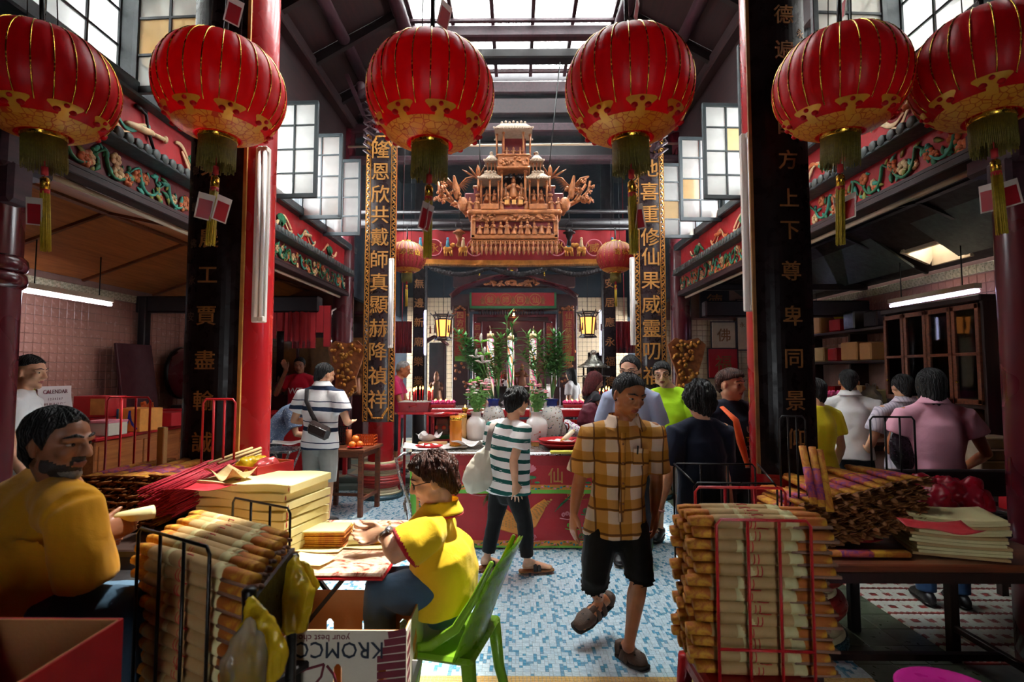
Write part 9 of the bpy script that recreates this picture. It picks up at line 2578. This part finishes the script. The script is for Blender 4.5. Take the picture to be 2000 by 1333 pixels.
# woman in navy with black curls, back view; young man in navy with an orange strap
MAT['navy_tee']=cloth('navy_tee','#11182b',.85,.15)
b14=P(1376,1180,3.4);b14.z=0
p14=simple('woman with short curly black hair in a loose navy top, seen from behind',b14,10,1.535,'fair',MAT['navy_tee'],MAT['navy_tee'],'black',dict(front=74,side=124,back=140,thick=.24,rough=.11,curl=.18,flare=.10,drop=6),.007,(16,4,0),1.08,over=dict(sL=(-.105,0,.80),sR=(.10,0,.80),eL=(-.15,-.01,.625),wL=(-.185,.02,.47),eR=(.12,.04,.63)),sleeve=.80,sl_r=1.2,hem=.12)
m=MB();Wj=p14.J['wL'];ax=(Wj-p14.J['eL']).normalized();s1=ax.cross(V((0,1,0))).normalized();s2=ax.cross(s1)
m.tube([Wj-ax*.015+(s1*math.cos(a)+s2*math.sin(a))*.033 for a in[2*PI*q/16 for q in range(17)]],.0055,6);m.build('bracelet',[M('pink_beads','#d8a6a6',.4)],p14.root)
b15=P(1436,1140,4.0);b15.z=0
p15=simple('young man in a navy printed t-shirt with an orange bag strap, looking right',b15,196,1.63,'fair',MAT['navy_tee'],MAT['dark_trousers'],'brown',dict(front=66,side=90,back=124,thick=.13,rough=.06,fringe=.08),.0075,(222,2,0),1.18,over=dict(head=(.0,.0,.92)),sleeve=.72,sl_r=1.25,hem=.08)
fw=V((-math.sin(R(196)),math.cos(R(196)),0));rt=V((math.cos(R(196)),math.sin(R(196)),0))
C=b15+V((0,0,1.05))
def chest_print(t,dz,size,mat,dx=-.05,bar=False):
	m=MB();q=C+fw*.16-rt*-dx+V((0,0,dz))
	if bar:m.cbox(q,(.13,.006,.012),.002,(0,0,R(16)))
	else:put_text(m,t,Matrix.Translation(q)@Euler((R(88),0,R(16))).to_matrix().to_4x4(),size)
	m.build('shirt_print',[mat],p15.root)
pw=M('print_white','#c9c4b4',.7);py_=M('print_yellow','#c9a72a',.7)
chest_print('UN',.13,.065,pw);chest_print('TIME',.06,.05,py_);chest_print('STYLE',0,.045,pw)
for k,mt in enumerate((pw,py_,pw)):chest_print('',-.08-.028*k,0,mt,bar=True)
m=MB();m.loft([C+rt*.12+fw*.05+V((0,0,.29)),C+rt*.09+fw*.165+V((0,0,.20)),C+rt*.07+fw*.185+V((0,0,.05)),C+rt*.02+fw*.19+V((0,0,-.12))],[(.022,.006),(.03,.012),(.034,.02),(.02,.012)],rt,10);
o=thing('waist_bag','orange bag slung across the chest of the young man in navy','bag',tuple(C+fw*.19))
m.build('bag_body',[cloth('orange_nylon','#d9551c',.6,.1)],o)
# people at the right-hand counter
MAT['yellow_tee']=cloth('yellow_tee','#e0cf1c',.8,.08)
b=V((2.5,4.45,0))
simple('person in a yellow t-shirt mostly hidden behind the right front column',b,20,1.55,'fair',MAT['yellow_tee'],MAT['khaki_grey'],'black',SHORT,.011,None,1.15,belly=.03)
b=P(1668,1010,4.95);b.z=0
simple('man in a white polo at the right counter, back to us',b,-25,1.62,'tan',MAT['white_tee'],MAT['dark_trousers'],'black',SHORT,.009,(-30,10,0),1.12,over=dict(eR=(.16,.03,.63),wR=(.13,.18,.60),eL=(-.15,.02,.63),wL=(-.10,.16,.6)),collar_=MAT['white_tee'],sl_r=1.25)
n=NT('fine_stripe_cotton');x,y,z=n.xyz();MAT['fine_stripe']=n.end(n.bsdf(n.mix(n.math('MULTIPLY',n.stripe(x,.02,.3),.6),'#c9bfca','#8b8498'),.8,0,n.bump(n.noise(7,4),.25,.03)))
MAT['grey_chino']=cloth('grey_chino','#8b8682',.85,.1)
b=P(1778,1040,4.5);b.z=0
simple('man in a fine striped pale shirt and grey trousers, back to us',b,-8,1.58,'fair',MAT['fine_stripe'],MAT['grey_chino'],'black',SHORT,.009,(-10,10,0),1.05,over=dict(wL=(-.12,.15,.58),wR=(.12,.15,.58),eL=(-.16,.02,.63),eR=(.16,.02,.63)),collar_=MAT['fine_stripe'],sl_r=1.25)
MAT['pink_polo']=cloth('pink_polo','#cf94a4',.8,.06)
MAT['blue_jeans']=cloth('blue_jeans','#2f4f78',.85,.2)
b=P(1838,1120,3.75);b.z=0
p19=simple('woman in a pink polo shirt and blue jeans with shoulder-length black hair, back to us',b,-14,1.62,'tan',MAT['pink_polo'],MAT['blue_jeans'],'black',dict(front=70,side=116,back=126,drop=30,thick=.15,rough=.06,flare=.06),.008,(-18,6,0),1.16,over=dict(eL=(-.165,.02,.64),wL=(-.09,.15,.62),eR=(.185,.0,.64),wR=(.165,.13,.56)),collar_=MAT['pink_polo'],sleeve=.5,sl_r=1.15,waist=.93,hem=.03,hipw=1.1)
o=thing('handbag','dark purple handbag on the arm of the woman in pink','bag',tuple(P(1772,905,3.8)))
m=MB();q=P(1772,872,3.8);m.loft([q+V((0,0,.10)),q+V((0,0,.03)),q+V((0,0,-.08)),q+V((0,0,-.13))],[(.13,.02),(.145,.05),(.135,.07),(.10,.06)],V((1,.2,0)),18,round_=True);m.build('bag_body',[M('croc_purple','#24101f',.3,0,.3,30,.5,70)],o)
m=MB();m.tube([q+V((-.07,0,.1)),q+V((-.03,0,.22)),q+V((.03,0,.25)),q+V((.08,0,.22)),q+V((.09,0,.1))],.009,8);m.build('bag_handle',[bpy.data.materials['croc_purple']],o)
# young man at the far left
MAT['print_tee']=MAT['white_tee']
b=P(28,1140,3.85);b.z=0
p20=simple('young man in a white t-shirt at the far left, looking right',b,-60,1.72,'fair',MAT['white_tee'],MAT['grey_chino'],'black',dict(front=60,side=80,back=104,thick=.13,rough=.06),.008,(-80,4,0),1.0,over=dict(eR=(.16,.0,.62),wR=(.15,.07,.47)),sl_r=1.25)
m=MB();Wj=p20.J['wR'];m.cyl(Wj+V((.0,-.035,0)),Wj+V((.01,-.045,0)),.022,.02,14);m.tube([Wj+V((math.cos(a)*.034,math.sin(a)*.034,0))for a in[2*PI*q/16 for q in range(17)]],.008,6);m.build('wrist_watch',[MAT['steel']],p20.root)
finish_organic()
bpy.context.view_layer.update()
